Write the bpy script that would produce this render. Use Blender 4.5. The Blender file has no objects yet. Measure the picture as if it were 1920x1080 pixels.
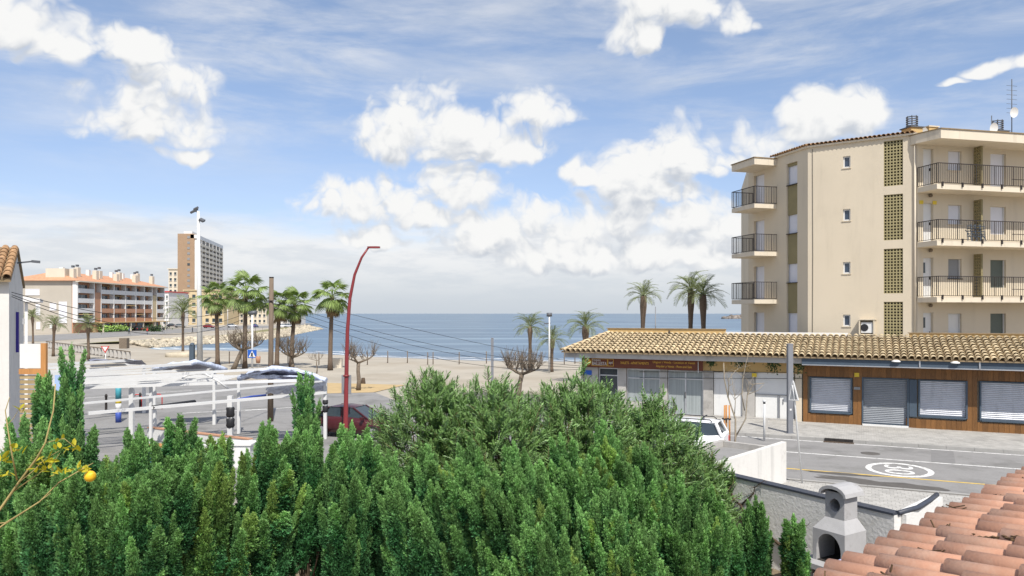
import bpy, math, random
import numpy as np
from mathutils import Vector, Matrix, Euler
random.seed(7); np.random.seed(7)
D = bpy.data
SC = bpy.context.scene
COL = SC.collection
R = math.radians
def V(*a): return Vector(a)
# ------------------------------------------------------------------ camera
H = 5.6; F = 1400.0
cam = D.cameras.new('camera'); camo = D.objects.new('camera', cam); COL.objects.link(camo)
camo.location = (0, 0, H); camo.rotation_euler = (R(90), 0, 0)
cam.sensor_width = 36; cam.lens = F / 1920 * 36; cam.shift_y = 0.025
cam.clip_start = 0.05; cam.clip_end = 60000
SC.camera = camo
SUN_AZ = (0.28, -0.96); SUN_EL = 53
SUN_STRENGTH = 4.3; SKY_STRENGTH = 0.128; EXPOSURE = 0.36
# ------------------------------------------------------------------ world
class NT:
    def __init__(s, t): s.t = t
    def n(s, typ, **kw):
        x = s.t.nodes.new(typ)
        for k, v in kw.items(): setattr(x, k, v)
        return x
    def l(s, a, b): s.t.links.new(a, b)
    def put(s, sock, v):
        if isinstance(v, bpy.types.NodeSocket): s.l(v, sock)
        elif v is not None: sock.default_value = v
    def m(s, op, a, b=None, c=None, clamp=False):
        x = s.n('ShaderNodeMath', operation=op); x.use_clamp = clamp
        for i, v in enumerate((a, b, c)): s.put(x.inputs[i], v)
        return x.outputs[0]
    def v(s, op, a, b=None):
        x = s.n('ShaderNodeVectorMath', operation=op); s.put(x.inputs[0], a)
        if b is not None: s.put(x.inputs[1], b)
        return x.outputs['Value'] if op in ('LENGTH', 'DOT_PRODUCT') else x.outputs[0]
    def scale(s, a, k):
        x = s.n('ShaderNodeVectorMath', operation='SCALE'); s.put(x.inputs[0], a); s.put(x.inputs['Scale'], k); return x.outputs[0]
    def noise(s, vec, scale, detail=4, rough=.55, out='Fac', dist=0):
        x = s.n('ShaderNodeTexNoise'); s.put(x.inputs['Vector'], vec)
        x.inputs['Scale'].default_value = scale; x.inputs['Detail'].default_value = detail
        x.inputs['Roughness'].default_value = rough; x.inputs['Distortion'].default_value = dist
        return x.outputs[out]
    def ramp(s, fac, lo, hi, a=0., b=1., smooth=True):
        x = s.n('ShaderNodeMapRange'); x.interpolation_type = 'SMOOTHSTEP' if smooth else 'LINEAR'
        s.put(x.inputs[0], fac)
        for i, v in enumerate((lo, hi, a, b)): s.put(x.inputs[i + 1], v)
        return x.outputs[0]
    def mix(s, f, a, b, blend='MIX'):
        x = s.n('ShaderNodeMix', data_type='RGBA', blend_type=blend)
        s.put(x.inputs[0], f); s.put(x.inputs[6], a); s.put(x.inputs[7], b)
        return x.outputs[2]

def c4(c): return (c[0], c[1], c[2], 1.0)
def srgb(r, g, b):
    f = lambda u: (u / 255 / 12.92) if u / 255 <= .04045 else ((u / 255 + .055) / 1.055) ** 2.4
    return (f(r), f(g), f(b))

# cumulus masses: (image-plane azimuth/elevation given as tangent coordinates) centre u,v and half sizes
CLOUDS = [(40, 40, 95, 60), (110, 75, 50, 32), (235, 82, 72, 36), (275, 175, 62, 50), (330, 165, 62, 30), (285, 228, 112, 42), (352, 288, 40, 13),
 (785, 225, 92, 58), (728, 255, 75, 44), (880, 255, 110, 44), (1010, 205, 76, 40), (960, 275, 82, 30),
 (640, 385, 80, 36), (735, 378, 85, 42), (860, 352, 82, 42), (800, 400, 120, 30),
 (1195, 30, 58, 58), (1275, 22, 62, 36), (1378, 36, 36, 26), (1215, 70, 40, 40),
 (1265, 282, 78, 46), (1190, 312, 86, 40), (1130, 328, 50, 24), (1215, 355, 92, 36), (1310, 300, 50, 28),
 (1565, 222, 76, 42), (1530, 236, 50, 26), (1432, 262, 44, 24), (1410, 288, 52, 20),
 (1010, 405, 110, 46), (1180, 405, 110, 48), (1310, 410, 110, 46), (890, 440, 110, 38), (700, 440, 80, 26), (1130, 470, 44, 20), (1050, 470, 150, 36), (1260, 470, 150, 40),
 (1885, 118, 56, 12), (1797, 146, 20, 8)]
w = D.worlds.new('World'); SC.world = w; w.use_nodes = True
t = NT(w.node_tree); w.node_tree.nodes.clear()
sky = t.n('ShaderNodeTexSky', sky_type='NISHITA'); sky.sun_disc = False
sky.sun_elevation = R(SUN_EL); sky.sun_rotation = math.atan2(SUN_AZ[0], SUN_AZ[1])
sky.air_density = 1.0; sky.dust_density = 0.6; sky.ozone_density = 1.6
tc = t.n('ShaderNodeTexCoord'); d0 = tc.outputs['Generated']
grp = D.node_groups.new('cloud_field', 'ShaderNodeTree')
grp.interface.new_socket('Vector', in_out='INPUT', socket_type='NodeSocketVector')
grp.interface.new_socket('Field', in_out='OUTPUT', socket_type='NodeSocketFloat')
g = NT(grp); gi = g.n('NodeGroupInput'); go = g.n('NodeGroupOutput')
dv = gi.outputs[0]
nc = g.noise(dv, 9, 3, .58, 'Color')
wob = g.scale(g.v('SUBTRACT', nc, (.5, .5, .5)), 0.075)
dw = g.v('ADD', dv, wob)
acc = None
blobs = []
for (x, y, a, b) in CLOUDS:
    low = y > 395
    blobs.append((Vector(((x - 960) / F, 1, (588 - y - b * .32) / F)), a / F * (1.0 if low else 1.22), b / F * (1.25 if low else 1.65)))
rr = random.Random(3)
for k in range(14):                     # the same kind of sky goes on all round
    az = R(rr.uniform(45, 315)); el = R(rr.uniform(6, 55))
    blobs.append((Vector((math.sin(az) * math.cos(el), math.cos(az) * math.cos(el), math.sin(el))), rr.uniform(.1, .2), rr.uniform(.05, .1)))
for (dvec, a, b) in blobs:
    ln = dvec.length; c = dvec.normalized(); k = 1 / ln
    rt = V(c.y, -c.x, 0).normalized(); tp = rt.cross(c)
    x_ = g.v('DOT_PRODUCT', dw, rt / (a * k)); y_ = g.v('DOT_PRODUCT', dw, tp / (b * k))
    y_ = g.m('MAXIMUM', y_, g.m('MULTIPLY', y_, -1.9))
    f = g.m('SUBTRACT', 1.0, g.m('MULTIPLY_ADD', x_, x_, g.m('MULTIPLY', y_, y_)))
    acc = f if acc is None else g.m('MAXIMUM', acc, f)
acc = g.m('MAXIMUM', acc, -3.0)
bl = lambda sc, k: g.m('MULTIPLY', g.m('ABSOLUTE', g.m('SUBTRACT', g.noise(dw, sc, 0), .5)), 2 * k)
n2 = g.m('ADD', g.m('ADD', bl(15, .62), bl(34, .44)), g.m('ADD', bl(76, .20), bl(160, .09)))
n3 = g.noise(dv, 10, 2, .5)
fld = g.m('ADD', acc, g.m('MULTIPLY', g.m('SUBTRACT', n2, .30), 1.9))
fld = g.m('ADD', fld, g.m('MULTIPLY', g.m('SUBTRACT', n3, .5), 0.9))
g.l(fld, go.inputs[0])
def cf(vec):
    x = t.n('ShaderNodeGroup'); x.node_tree = grp; t.l(vec, x.inputs[0]); return x.outputs[0]
f0 = cf(d0); f1 = cf(t.v('ADD', d0, (0.004, -0.004, 0.026)))
alpha = t.ramp(f0, -0.20, 0.80)
grad = t.m('SUBTRACT', f0, f1)
sep = t.n('ShaderNodeSeparateXYZ'); t.l(d0, sep.inputs[0]); dz = sep.outputs[2]
lum = t.ramp(grad, -1.0, 0.45, 0.0, 1.0)
ccol = t.mix(lum, c4((.64, .69, .77)), c4((1.08, 1.08, 1.07)))
# thin high veil, streaked
stz = t.n('ShaderNodeMapping'); t.l(d0, stz.inputs[0]); stz.inputs['Rotation'].default_value = (0.0, R(-24), 0.3); stz.inputs['Scale'].default_value = (1.3, 1.5, 6.5)
ci = t.noise(stz.outputs[0], 3.2, 8, .62, dist=.35)
ci2 = t.noise(d0, 2.3, 3, .5)
veil = t.m('MULTIPLY', t.ramp(ci, .34, .76), t.ramp(ci2, .26, .58))
veil = t.m('MULTIPLY', veil, t.ramp(dz, .12, .28))
# low bank of stratus near the horizon
st = t.noise(d0, 1.0, 1)
bm = t.n('ShaderNodeMapping'); t.l(d0, bm.inputs[0]); bm.inputs['Scale'].default_value = (1, 1, 5)
bn = t.noise(bm.outputs[0], 4.5, 7, .6)
top = t.m('ADD', 0.118, t.m('MULTIPLY', t.m('SUBTRACT', bn, .5), 0.10))
bank = t.m('SUBTRACT', 1.0, t.ramp(t.m('SUBTRACT', dz, top), -0.035, 0.018))
bn2 = t.noise(bm.outputs[0], 11, 6, .62)
bcol = t.mix(t.ramp(bn2, .36, .62), c4((.86, .89, .93)), c4((1.03, 1.03, 1.03)))
bcol = t.mix(t.ramp(dz, 0.0, 0.085), c4((.68, .75, .83)), bcol)
bga = t.n('ShaderNodeBackground'); tint = t.mix(t.ramp(dz, .02, .42), c4((.84, .79, .89)), c4((1.10, 1.01, .98))); t.l(t.mix(1.0, sky.outputs[0], tint, 'MULTIPLY'), bga.inputs[0]); bga.inputs[1].default_value = SKY_STRENGTH
bgb = t.n('ShaderNodeBackground')
cmix = t.mix(alpha, bcol, ccol)
t.l(cmix, bgb.inputs[0]); bgb.inputs[1].default_value = 0.68
a_bank = t.m('MULTIPLY', bank, .92)
a_veil = t.m('MULTIPLY', veil, .70)
tot = t.m('SUBTRACT', 1.0, t.m('MULTIPLY', t.m('MULTIPLY', t.m('SUBTRACT', 1.0, alpha), t.m('SUBTRACT', 1.0, a_bank)), t.m('SUBTRACT', 1.0, a_veil)))
ms = t.n('ShaderNodeMixShader'); t.l(tot, ms.inputs[0]); t.l(bga.outputs[0], ms.inputs[1]); t.l(bgb.outputs[0], ms.inputs[2])
wo = t.n('ShaderNodeOutputWorld'); t.l(ms.outputs[0], wo.inputs[0])
w.cycles.sampling_method = 'MANUAL'; w.cycles.sample_map_resolution = 512
# ------------------------------------------------------------------ sun, exposure
sl = D.lights.new('sun', 'SUN'); sl.energy = SUN_STRENGTH; sl.angle = R(0.6); sl.color = (1.0, .955, .88)
so = D.objects.new('sun', sl); COL.objects.link(so)
S = Vector((SUN_AZ[0] * math.cos(R(SUN_EL)), SUN_AZ[1] * math.cos(R(SUN_EL)), math.sin(R(SUN_EL))))
so.rotation_euler = S.to_track_quat('Z', 'Y').to_euler(); so.location = (20, -30, 40)
vs = SC.view_settings; vs.view_transform = 'Standard'; vs.look = 'None'; vs.gamma = 1; vs.exposure = EXPOSURE; vs.use_curve_mapping = False
SC.render.engine = 'CYCLES'; SC.cycles.use_denoising = True; SC.cycles.max_bounces = 6; SC.cycles.transparent_max_bounces = 6
SC.cycles.diffuse_bounces = 3; SC.cycles.glossy_bounces = 3
# ------------------------------------------------------------------ materials
def mat(name, col, rough=.7, var=.12, nscale=3., bump=0., bscale=None, metal=0., rand=0., col2=None, f2=(.5, .7), s2=.8, spec=.4, detail=5, stretch=None, isl=0., trans=0., coord='pos'):
    m = D.materials.new(name); m.use_nodes = True; q = NT(m.node_tree); q.t.nodes.clear()
    o = q.n('ShaderNodeOutputMaterial'); p = q.n('ShaderNodeBsdfPrincipled')
    p.inputs['Roughness'].default_value = rough; p.inputs['Metallic'].default_value = metal
    p.inputs['Specular IOR Level'].default_value = spec
    geo = q.n('ShaderNodeNewGeometry'); pos = geo.outputs['Position']
    if coord == 'obj': pos = q.n('ShaderNodeTexCoord').outputs['Object']
    if stretch:
        mp = q.n('ShaderNodeMapping'); q.l(pos, mp.inputs[0]); mp.inputs['Scale'].default_value = stretch; pos = mp.outputs[0]
    nz = q.noise(pos, nscale, detail, .6)
    k = q.ramp(nz, .25, .75, 1 - var, 1 + var, False)
    if rand:
        oi = q.n('ShaderNodeObjectInfo'); k = q.m('MULTIPLY', k, q.ramp(oi.outputs['Random'], 0, 1, 1 - rand, 1 + rand, False))
    if isl: k = q.m('MULTIPLY', k, q.ramp(geo.outputs['Random Per Island'], 0, 1, 1 - isl, 1 + isl, False))
    base = c4(col)
    if col2 is not None: base = q.mix(q.ramp(q.noise(pos, s2, 6, .65), f2[0], f2[1]), c4(col), c4(col2))
    x = q.n('ShaderNodeVectorMath', operation='SCALE'); q.put(x.inputs[0], base if not isinstance(base, tuple) else base[:3]); q.l(k, x.inputs['Scale'])
    q.l(x.outputs[0], p.inputs['Base Color'])
    if bump:
        b = q.n('ShaderNodeBump'); b.inputs['Strength'].default_value = 1; b.inputs['Distance'].default_value = bump
        q.l(q.noise(pos, bscale or nscale * 4, 5, .6), b.inputs['Height']); q.l(b.outputs[0], p.inputs['Normal'])
    out = p.outputs[0]
    if trans:
        tr = q.n('ShaderNodeBsdfTranslucent'); y = q.n('ShaderNodeVectorMath', operation='MULTIPLY'); q.l(x.outputs[0], y.inputs[0]); y.inputs[1].default_value = (1.3, 1.5, .6)
        q.l(y.outputs[0], tr.inputs[0]); mx = q.n('ShaderNodeMixShader'); mx.inputs[0].default_value = trans
        q.l(out, mx.inputs[1]); q.l(tr.outputs[0], mx.inputs[2]); out = mx.outputs[0]
    q.l(out, o.inputs[0])
    return m

M = {}
M['sand'] = mat('sand', (.395, .355, .29), .95, .10, .25, .02, 6, col2=(.345, .30, .235), f2=(.45, .62), s2=.06)
M['soil'] = mat('soil', (.20, .155, .10), .95, .25, 2, .02, 14)
M['asphalt'] = mat('asphalt', (.25, .243, .235), .9, .10, 1.3, .004, 60, col2=(.205, .20, .19), f2=(.5, .62), s2=.35)
M['asphalt_patch'] = mat('asphalt_wet_stain', (.105, .098, .09), .7, .2, 3, .003, 50)
M['paver'] = mat('paver', (.41, .395, .365), .9, .12, 1.2, .003, 40, rand=.12, isl=.1)
M['joint'] = mat('paver_bed', (.13, .12, .105), .95, .2, 2)
M['kerb'] = mat('kerb_stone', (.33, .32, .30), .85, .12, 2, .003, 30)
M['paint_white'] = mat('road_paint_white', (.72, .71, .68), .7, .14, 5, col2=(.33, .325, .31), f2=(.50, .66), s2=6)
M['paint_yellow'] = mat('road_paint_yellow', (.66, .45, .10), .7, .14, 4, col2=(.42, .32, .14), f2=(.56, .70), s2=6)
M['plaster'] = mat('cream_plaster', (.61, .53, .405), .88, .06, .7, .004, 22, col2=(.56, .485, .375), f2=(.45, .75), s2=.35)
M['plaster_light'] = mat('pale_cream_plaster', (.62, .545, .43), .88, .06, .8, .003, 20)
M['olive'] = mat('olive_plaster', (.26, .22, .115), .88, .10, 1.5, .003, 20)
M['lattice'] = mat('olive_concrete_lattice', (.33, .285, .15), .9, .12, 2)
M['tower_glass'] = mat('grey_tower_window', (.20, .205, .21), .3, .2, 1)  # even mid grey for the tower glazing
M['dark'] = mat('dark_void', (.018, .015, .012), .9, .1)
M['iron'] = mat('brown_black_iron', (.028, .022, .02), .55, .15, 4)
M['white_metal'] = mat('white_metal', (.62, .62, .61), .45, .06, 2)
M['white_shutter'] = mat('white_roller_shutter', (.66, .66, .70), .5, .05, 2)
M['grey_shutter'] = mat('grey_roller_shutter', (.24, .245, .25), .5, .08, 2)
M['green_shutter'] = mat('green_grey_shutter', (.105, .125, .105), .6, .1, 2)
M['alu'] = mat('aluminium', (.55, .56, .58), .35, .08, 3, metal=.75)
M['steel_shutter'] = mat('galvanised_shutter', (.50, .51, .54), .38, .10, 1.6, metal=.55)
M['steel_dark'] = mat('dark_steel_shutter', (.235, .25, .27), .42, .12, 1.6, metal=.4)
M['glass'] = mat('window_glass', (.035, .05, .06), .06, .2, 1, spec=.8)
M['glass_blue'] = mat('blue_window_glass', (.03, .05, .085), .08, .2, 1, spec=.8)
M['curtain'] = mat('pale_curtain_glass', (.30, .33, .33), .3, .25, 6, stretch=(3, 3, .05))
M['wood'] = mat('varnished_wood', (.19, .088, .027), .5, .28, 5, .002, 30, rand=.22, stretch=(6, 6, .7))
M['navy'] = mat('navy_grey_awning', (.06, .085, .115), .6, .1, 3)
M['sign_brown'] = mat('maroon_sign', (.135, .035, .014), .45, .08, 2)
M['gold'] = mat('gold_lettering', (.72, .43, .06), .5, .03)
M['white'] = mat('white_paint', (.68, .675, .655), .7, .05, 1.5, .002, 25)
M['white_wall'] = mat('whitewash', (.66, .64, .60), .88, .06, .8, .006, 12, col2=(.46, .43, .38), f2=(.55, .78), s2=1.1)
M['rough_wall'] = mat('rough_grey_render', (.70, .69, .665), .95, .12, 1.6, .012, 16, col2=(.48, .47, .44), f2=(.5, .74), s2=1.6)
M['coping'] = mat('slate_coping', (.045, .052, .07), .5, .12, 4)
M['concrete'] = mat('concrete', (.42, .40, .37), .9, .12, 1.5, .004, 30, col2=(.30, .285, .26), f2=(.5, .7), s2=1.2)
M['bbq'] = mat('cast_concrete', (.37, .365, .365), .9, .10, 4, .004, 60, col2=(.26, .25, .245), f2=(.56, .72), s2=4)
M['soot_and_shade'] = mat('soot_and_shade', (.03, .027, .025), .95, .5, 7)  # hearth soot, and the painted shade in the vent and drain
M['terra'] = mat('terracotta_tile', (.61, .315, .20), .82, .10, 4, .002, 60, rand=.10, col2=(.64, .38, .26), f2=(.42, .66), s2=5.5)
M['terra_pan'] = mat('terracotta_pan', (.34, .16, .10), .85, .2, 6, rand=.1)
M['tan_tile'] = mat('straw_tile', (.53, .425, .265), .88, .16, 5, rand=.18, isl=.12, col2=(.33, .245, .15), f2=(.46, .70), s2=2.6)
M['old_tile'] = mat('old_brown_tile', (.36, .215, .11), .88, .25, 7, .004, 40, rand=.2, col2=(.17, .105, .06), f2=(.5, .66), s2=5)
M['tile_bed'] = mat('roof_bedding', (.25, .185, .11), .95, .2, 3)
M['moss'] = mat('roof_lichen', (.10, .06, .03), .95, .4, 30)
M['red_pole'] = mat('oxide_red_enamel', (.21, .032, .035), .42, .08, 3)
M['grey_pole'] = mat('grey_enamel', (.20, .205, .22), .5, .08, 3)
M['black'] = mat('black_plastic', (.02, .02, .022), .5, .2, 5)
M['bark'] = mat('grey_bark', (.17, .135, .10), .9, .3, 8, .01, 24)
M['bark_pale'] = mat('pale_bark', (.30, .255, .19), .9, .25, 10)
M['bark_dark'] = mat('dark_bark', (.075, .05, .032), .9, .3, 8, .008, 30)
M['palm_trunk'] = mat('palm_trunk', (.145, .105, .075), .95, .3, 5, .03, 9, stretch=(1, 1, 3))
M['palm_dead'] = mat('dry_palm_skirt', (.20, .135, .065), .95, .3, 4, isl=.3)
M['fan_leaf'] = mat('fan_palm_leaf', (.19, .26, .08), .55, .2, 3, isl=.35, rand=.15, trans=.2)
M['date_leaf'] = mat('date_palm_leaf', (.19, .22, .10), .55, .2, 3, isl=.35, rand=.15, trans=.18)
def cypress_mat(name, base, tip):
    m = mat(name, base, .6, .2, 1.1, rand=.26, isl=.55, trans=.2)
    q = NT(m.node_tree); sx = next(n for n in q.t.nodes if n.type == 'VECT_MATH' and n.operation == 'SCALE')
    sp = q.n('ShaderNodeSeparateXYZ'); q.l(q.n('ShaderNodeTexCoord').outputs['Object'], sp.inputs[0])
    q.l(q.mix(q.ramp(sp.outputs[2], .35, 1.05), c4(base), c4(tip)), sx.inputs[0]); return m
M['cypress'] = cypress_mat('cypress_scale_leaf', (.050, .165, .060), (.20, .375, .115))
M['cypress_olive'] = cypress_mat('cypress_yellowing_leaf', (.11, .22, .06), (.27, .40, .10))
M['oleander'] = mat('oleander_leaf', (.15, .26, .08), .42, .2, 1.2, isl=.55, trans=.14, spec=.6, col2=(.185, .19, .075), f2=(.6, .74), s2=1.3)
M['stem'] = mat('green_brown_stem', (.16, .12, .06), .8, .2, 8)
M['lemon_stem'] = mat('olive_twig', (.36, .28, .11), .7, .2, 12)
M['lemon_leaf'] = mat('yellow_citrus_leaf', (.46, .40, .03), .45, .2, 14, isl=.3, trans=.35)
M['lemon'] = mat('lemon_rind', (.80, .47, .02), .4, .06, 30, .0015, 160)
M['ivy'] = mat('ivy_leaf', (.045, .085, .028), .6, .2, 4, isl=.4, trans=.15)
M['grass'] = mat('dry_coastal_grass', (.17, .17, .065), .95, .3, .5, .05, 4, col2=(.32, .27, .15), f2=(.45, .6), s2=.12)
M['rock'] = mat('pale_boulder', (.44, .385, .29), .9, .22, .9, .03, 4, isl=.25)
M['rock_dark'] = mat('grey_boulder', (.22, .19, .165), .9, .2, .2, isl=.3)
M['wet_sand'] = mat('wet_sand', (.25, .22, .18), .35, .1, 1)
M['brick'] = mat('ochre_brick', (.33, .225, .145), .9, .1, .3)
M['ochre'] = mat('ochre_render', (.52, .36, .16), .9, .08, .5)
M['yellow_wall'] = mat('pale_yellow_render', (.55, .44, .27), .9, .08, .3)
M['grey_wall'] = mat('greige_render', (.43, .39, .33), .9, .06, .3)
M['orange_wall'] = mat('orange_brick_render', (.46, .25, .155), .9, .08, .4)  # softened orange, distance haze put into the colour
M['orange_roof'] = mat('orange_tile_roof', (.50, .26, .15), .9, .2, 1.2, stretch=(1, 1, 1))  # roof orange muted too, haze painted into the base colour
M['far_white'] = mat('white_render', (.70, .68, .65), .85, .06, .4)
M['far_cream'] = mat('cream_render', (.62, .55, .44), .85, .06, .4)
M['plastic'] = mat('translucent_sheeting', (.56, .62, .76), .35, .35, 3, .05, 5, stretch=(2, 2, .7))
M['plastic_dark'] = mat('violet_grey_sheeting', (.22, .22, .28), .32, .45, 5, .04, 6, stretch=(2.5, 2.5, .5), col2=(.50, .51, .57), f2=(.58, .72), s2=3)
M['blue'] = mat('blue_panel', (.045, .085, .35), .5, .08, 3)
M['pale_blue'] = mat('pale_blue_panel', (.36, .50, .78), .5, .08, 3)
M['teal'] = mat('teal_panel', (.06, .30, .36), .5, .08, 3)
M['yellow'] = mat('yellow_panel', (.68, .50, .04), .5, .08, 3)
M['violet'] = mat('violet_sign', (.045, .03, .28), .4, .05, 3)
M['sign_blue'] = mat('sign_blue', (.02, .10, .42), .4, .05, 3)
M['sign_red'] = mat('sign_red', (.50, .03, .03), .4, .05, 3)
M['rubber'] = mat('tyre_rubber', (.02, .02, .02), .85, .2, 8)
M['cable'] = mat('black_cable', (.015, .015, .016), .6, .1)
M['ochre_board'] = mat('ochre_wood_board', (.46, .22, .075), .75, .18, 4, stretch=(5, 5, .6))
M['louvre'] = mat('straw_louvre', (.36, .27, .14), .85, .2, 5, rand=.15)
M['wood_grey'] = mat('weathered_wood', (.165, .125, .09), .9, .25, 6, stretch=(6, 6, .6))
M['lamp_grey'] = mat('lamp_housing', (.10, .105, .115), .45, .1, 4)
def streaks(m, sc, lo, hi, amt, scale=1.):
    q = NT(m.node_tree); p = next(n for n in q.t.nodes if n.type == 'BSDF_PRINCIPLED'); src = p.inputs['Base Color'].links[0].from_socket
    mp = q.n('ShaderNodeMapping'); q.l(q.n('ShaderNodeNewGeometry').outputs['Position'], mp.inputs[0]); mp.inputs['Scale'].default_value = sc
    k = q.ramp(q.noise(mp.outputs[0], scale, 6, .65), lo, hi, 1.0, 1 - amt); v = q.n('ShaderNodeVectorMath', operation='SCALE'); q.l(src, v.inputs[0]); q.l(k, v.inputs['Scale']); q.l(v.outputs[0], p.inputs['Base Color'])
streaks(M['plaster'], (1.6, 1.6, .22), .5, .8, .10); streaks(M['plaster_light'], (3, 3, .25), .5, .75, .18); streaks(M['white_wall'], (3, 3, .2), .52, .75, .2); streaks(M['white'], (4, 4, .3), .55, .75, .15)
streaks(M['asphalt'], (.9, .9, .9), .55, .62, .14, .45); streaks(M['asphalt'], (14, 14, 14), .45, .7, .12); streaks(M['sand'], (.5, 1.1, 1), .52, .68, .13, .9); streaks(M['paver'], (1, 1, 1), .5, .72, .25, .7); streaks(M['terra'], (8, 8, 8), .60, .78, .22); streaks(M['steel_shutter'], (3, 3, .4), .5, .75, .2)
def paint(name, col): return mat(name, col, .28, .04, 2, spec=.6)
# sea
m = D.materials.new('sea_water'); m.use_nodes = True; q = NT(m.node_tree); q.t.nodes.clear()
o = q.n('ShaderNodeOutputMaterial'); p = q.n('ShaderNodeBsdfPrincipled'); p.inputs['Roughness'].default_value = .3; p.inputs['IOR'].default_value = 1.33; p.inputs['Specular IOR Level'].default_value = .32
pos = q.n('ShaderNodeNewGeometry').outputs['Position']
mp = q.n('ShaderNodeMapping'); q.l(pos, mp.inputs[0]); mp.inputs['Scale'].default_value = (.35, 1., 1)
nb = q.noise(mp.outputs[0], .010, 6, .6)
sc = q.n('ShaderNodeMapping'); q.l(pos, sc.inputs[0]); sc.inputs['Scale'].default_value = (.12, 1., 1)
nb2 = q.noise(sc.outputs[0], .05, 6, .7)
colr = q.mix(q.ramp(nb, .35, .65), c4((.05, .10, .165)), c4((.085, .15, .22)))
colr = q.mix(q.ramp(nb2, .50, .66), colr, c4((.22, .31, .38)))
q.l(colr, p.inputs['Base Color'])
b = q.n('ShaderNodeBump'); b.inputs['Distance'].default_value = .5; b.inputs['Strength'].default_value = .75
w1 = q.noise(mp.outputs[0], .9, 4, .6); w2 = q.noise(mp.outputs[0], .16, 4, .6)
q.l(q.m('ADD', q.m('MULTIPLY', w1, .35), w2), b.inputs['Height']); q.l(b.outputs[0], p.inputs['Normal'])
q.l(p.outputs[0], o.inputs[0]); M['sea'] = m
# ------------------------------------------------------------------ mesh helpers
def GP(px, py, z=0.):                     # point at height z seen at a pixel of the photograph
    y = (H - z) * F / (py - 588.0); return Vector(((px - 960) / F * y, y, z))
def PP(px, py, y): return Vector(((px - 960) / F * y, y, H - (py - 588.0) * y / F))
class MB:
    def __init__(s): s.v = []; s.f = []; s.sm = []
    def add(s, vs, fs, smooth=False):
        o = len(s.v); s.v += [tuple(x) for x in vs]; s.f += [tuple(i + o for i in f) for f in fs]; s.sm += [smooth] * len(fs); return s
    def box(s, x0, x1, y0, y1, z0, z1, tr=None):
        vs = [V(x, y, z) for z in (z0, z1) for (x, y) in ((x0, y0), (x1, y0), (x1, y1), (x0, y1))]
        if tr: vs = [tr(a) for a in vs]
        return s.add(vs, [(3, 2, 1, 0), (4, 5, 6, 7), (0, 1, 5, 4), (1, 2, 6, 5), (2, 3, 7, 6), (3, 0, 4, 7)])
    def bar(s, a, b, w, h=None, up=(0, 0, 1)):
        a = V(*a); b = V(*b); h = h or w; d = (b - a).normalized(); up = V(*up)
        if abs(d.dot(up)) > .98: up = V(1, 0, 0)
        r = d.cross(up).normalized() * w / 2; u = r.cross(d).normalized() * h / 2
        vs = [p + i * r + j * u for p in (a, b) for (i, j) in ((-1, -1), (1, -1), (1, 1), (-1, 1))]
        return s.add(vs, [(3, 2, 1, 0), (4, 5, 6, 7), (0, 1, 5, 4), (1, 2, 6, 5), (2, 3, 7, 6), (3, 0, 4, 7)])
    def tube(s, pts, rad, n=8, cap=True):
        pts = [V(*p) for p in pts]; k = len(pts)
        if not hasattr(rad, '__len__'): rad = [rad] * k
        vs = []; prev = None
        for i, p in enumerate(pts):
            d = (pts[min(i + 1, k - 1)] - pts[max(i - 1, 0)]).normalized()
            if prev is None: ref = V(1, 0, 0) if abs(d.x) < .8 else V(0, 1, 0); a = d.cross(ref).normalized()
            else:
                a = prev - d * prev.dot(d); a = a.normalized() if a.length > 1e-6 else d.orthogonal().normalized()
            prev = a; b = d.cross(a)
            for j in range(n):
                th = 2 * math.pi * j / n; vs.append(p + (a * math.cos(th) + b * math.sin(th)) * rad[i])
        fs = [(i * n + j, i * n + (j + 1) % n, (i + 1) * n + (j + 1) % n, (i + 1) * n + j) for i in range(k - 1) for j in range(n)]
        s.add(vs, fs, True)
        if cap:
            o = len(s.v) - len(vs); s.f += [tuple(o + j for j in reversed(range(n))), tuple(o + (k - 1) * n + j for j in range(n))]; s.sm += [False, False]
        return s
    def prism(s, poly, z0, z1, tr=None):
        n = len(poly); ar = sum(poly[i][0] * poly[(i + 1) % n][1] - poly[(i + 1) % n][0] * poly[i][1] for i in range(n))
        if ar < 0: poly = list(reversed(poly))
        vs = [V(x, y, z) for z in (z0, z1) for (x, y) in poly]
        if tr: vs = [tr(a) for a in vs]
        return s.add(vs, [tuple(reversed(range(n))), tuple(range(n, 2 * n))] + [(i, (i + 1) % n, n + (i + 1) % n, n + i) for i in range(n)])
    def lathe(s, prof, c=(0, 0, 0), n=14):
        vs = [V(c[0] + r * math.cos(2 * math.pi * j / n), c[1] + r * math.sin(2 * math.pi * j / n), c[2] + z) for (r, z) in prof for j in range(n)]
        k = len(prof)
        return s.add(vs, [(i * n + j, i * n + (j + 1) % n, (i + 1) * n + (j + 1) % n, (i + 1) * n + j) for i in range(k - 1) for j in range(n)], True)
    def quad(s, a, b, c, d): return s.add([a, b, c, d], [(0, 1, 2, 3)])
    def mesh(s, name, m, off=(0, 0, 0)):
        me = D.meshes.new(name); o = V(*off)
        me.from_pydata([(x[0] - o.x, x[1] - o.y, x[2] - o.z) for x in s.v], [], s.f)
        me.polygons.foreach_set('use_smooth', s.sm); me.materials.append(m); me.update(); return me
def wloc(p):
    l = V(0, 0, 0)
    while p is not None: l += p.location; p = p.parent
    return l
def link(name, me, parent=None, loc=(0, 0, 0)):
    o = D.objects.new(name, me); COL.objects.link(o); o.location = loc; o.parent = parent; return o
def part(name, mb, m, parent, world=True):
    return link(name, mb.mesh(name, m, wloc(parent) if world else (0, 0, 0)), parent)
def tag(o, label, cat=None, group=None, kind=None):
    o['label'] = label
    if cat: o['category'] = cat
    if group: o['group'] = group
    if kind: o['kind'] = kind
    return o
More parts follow.
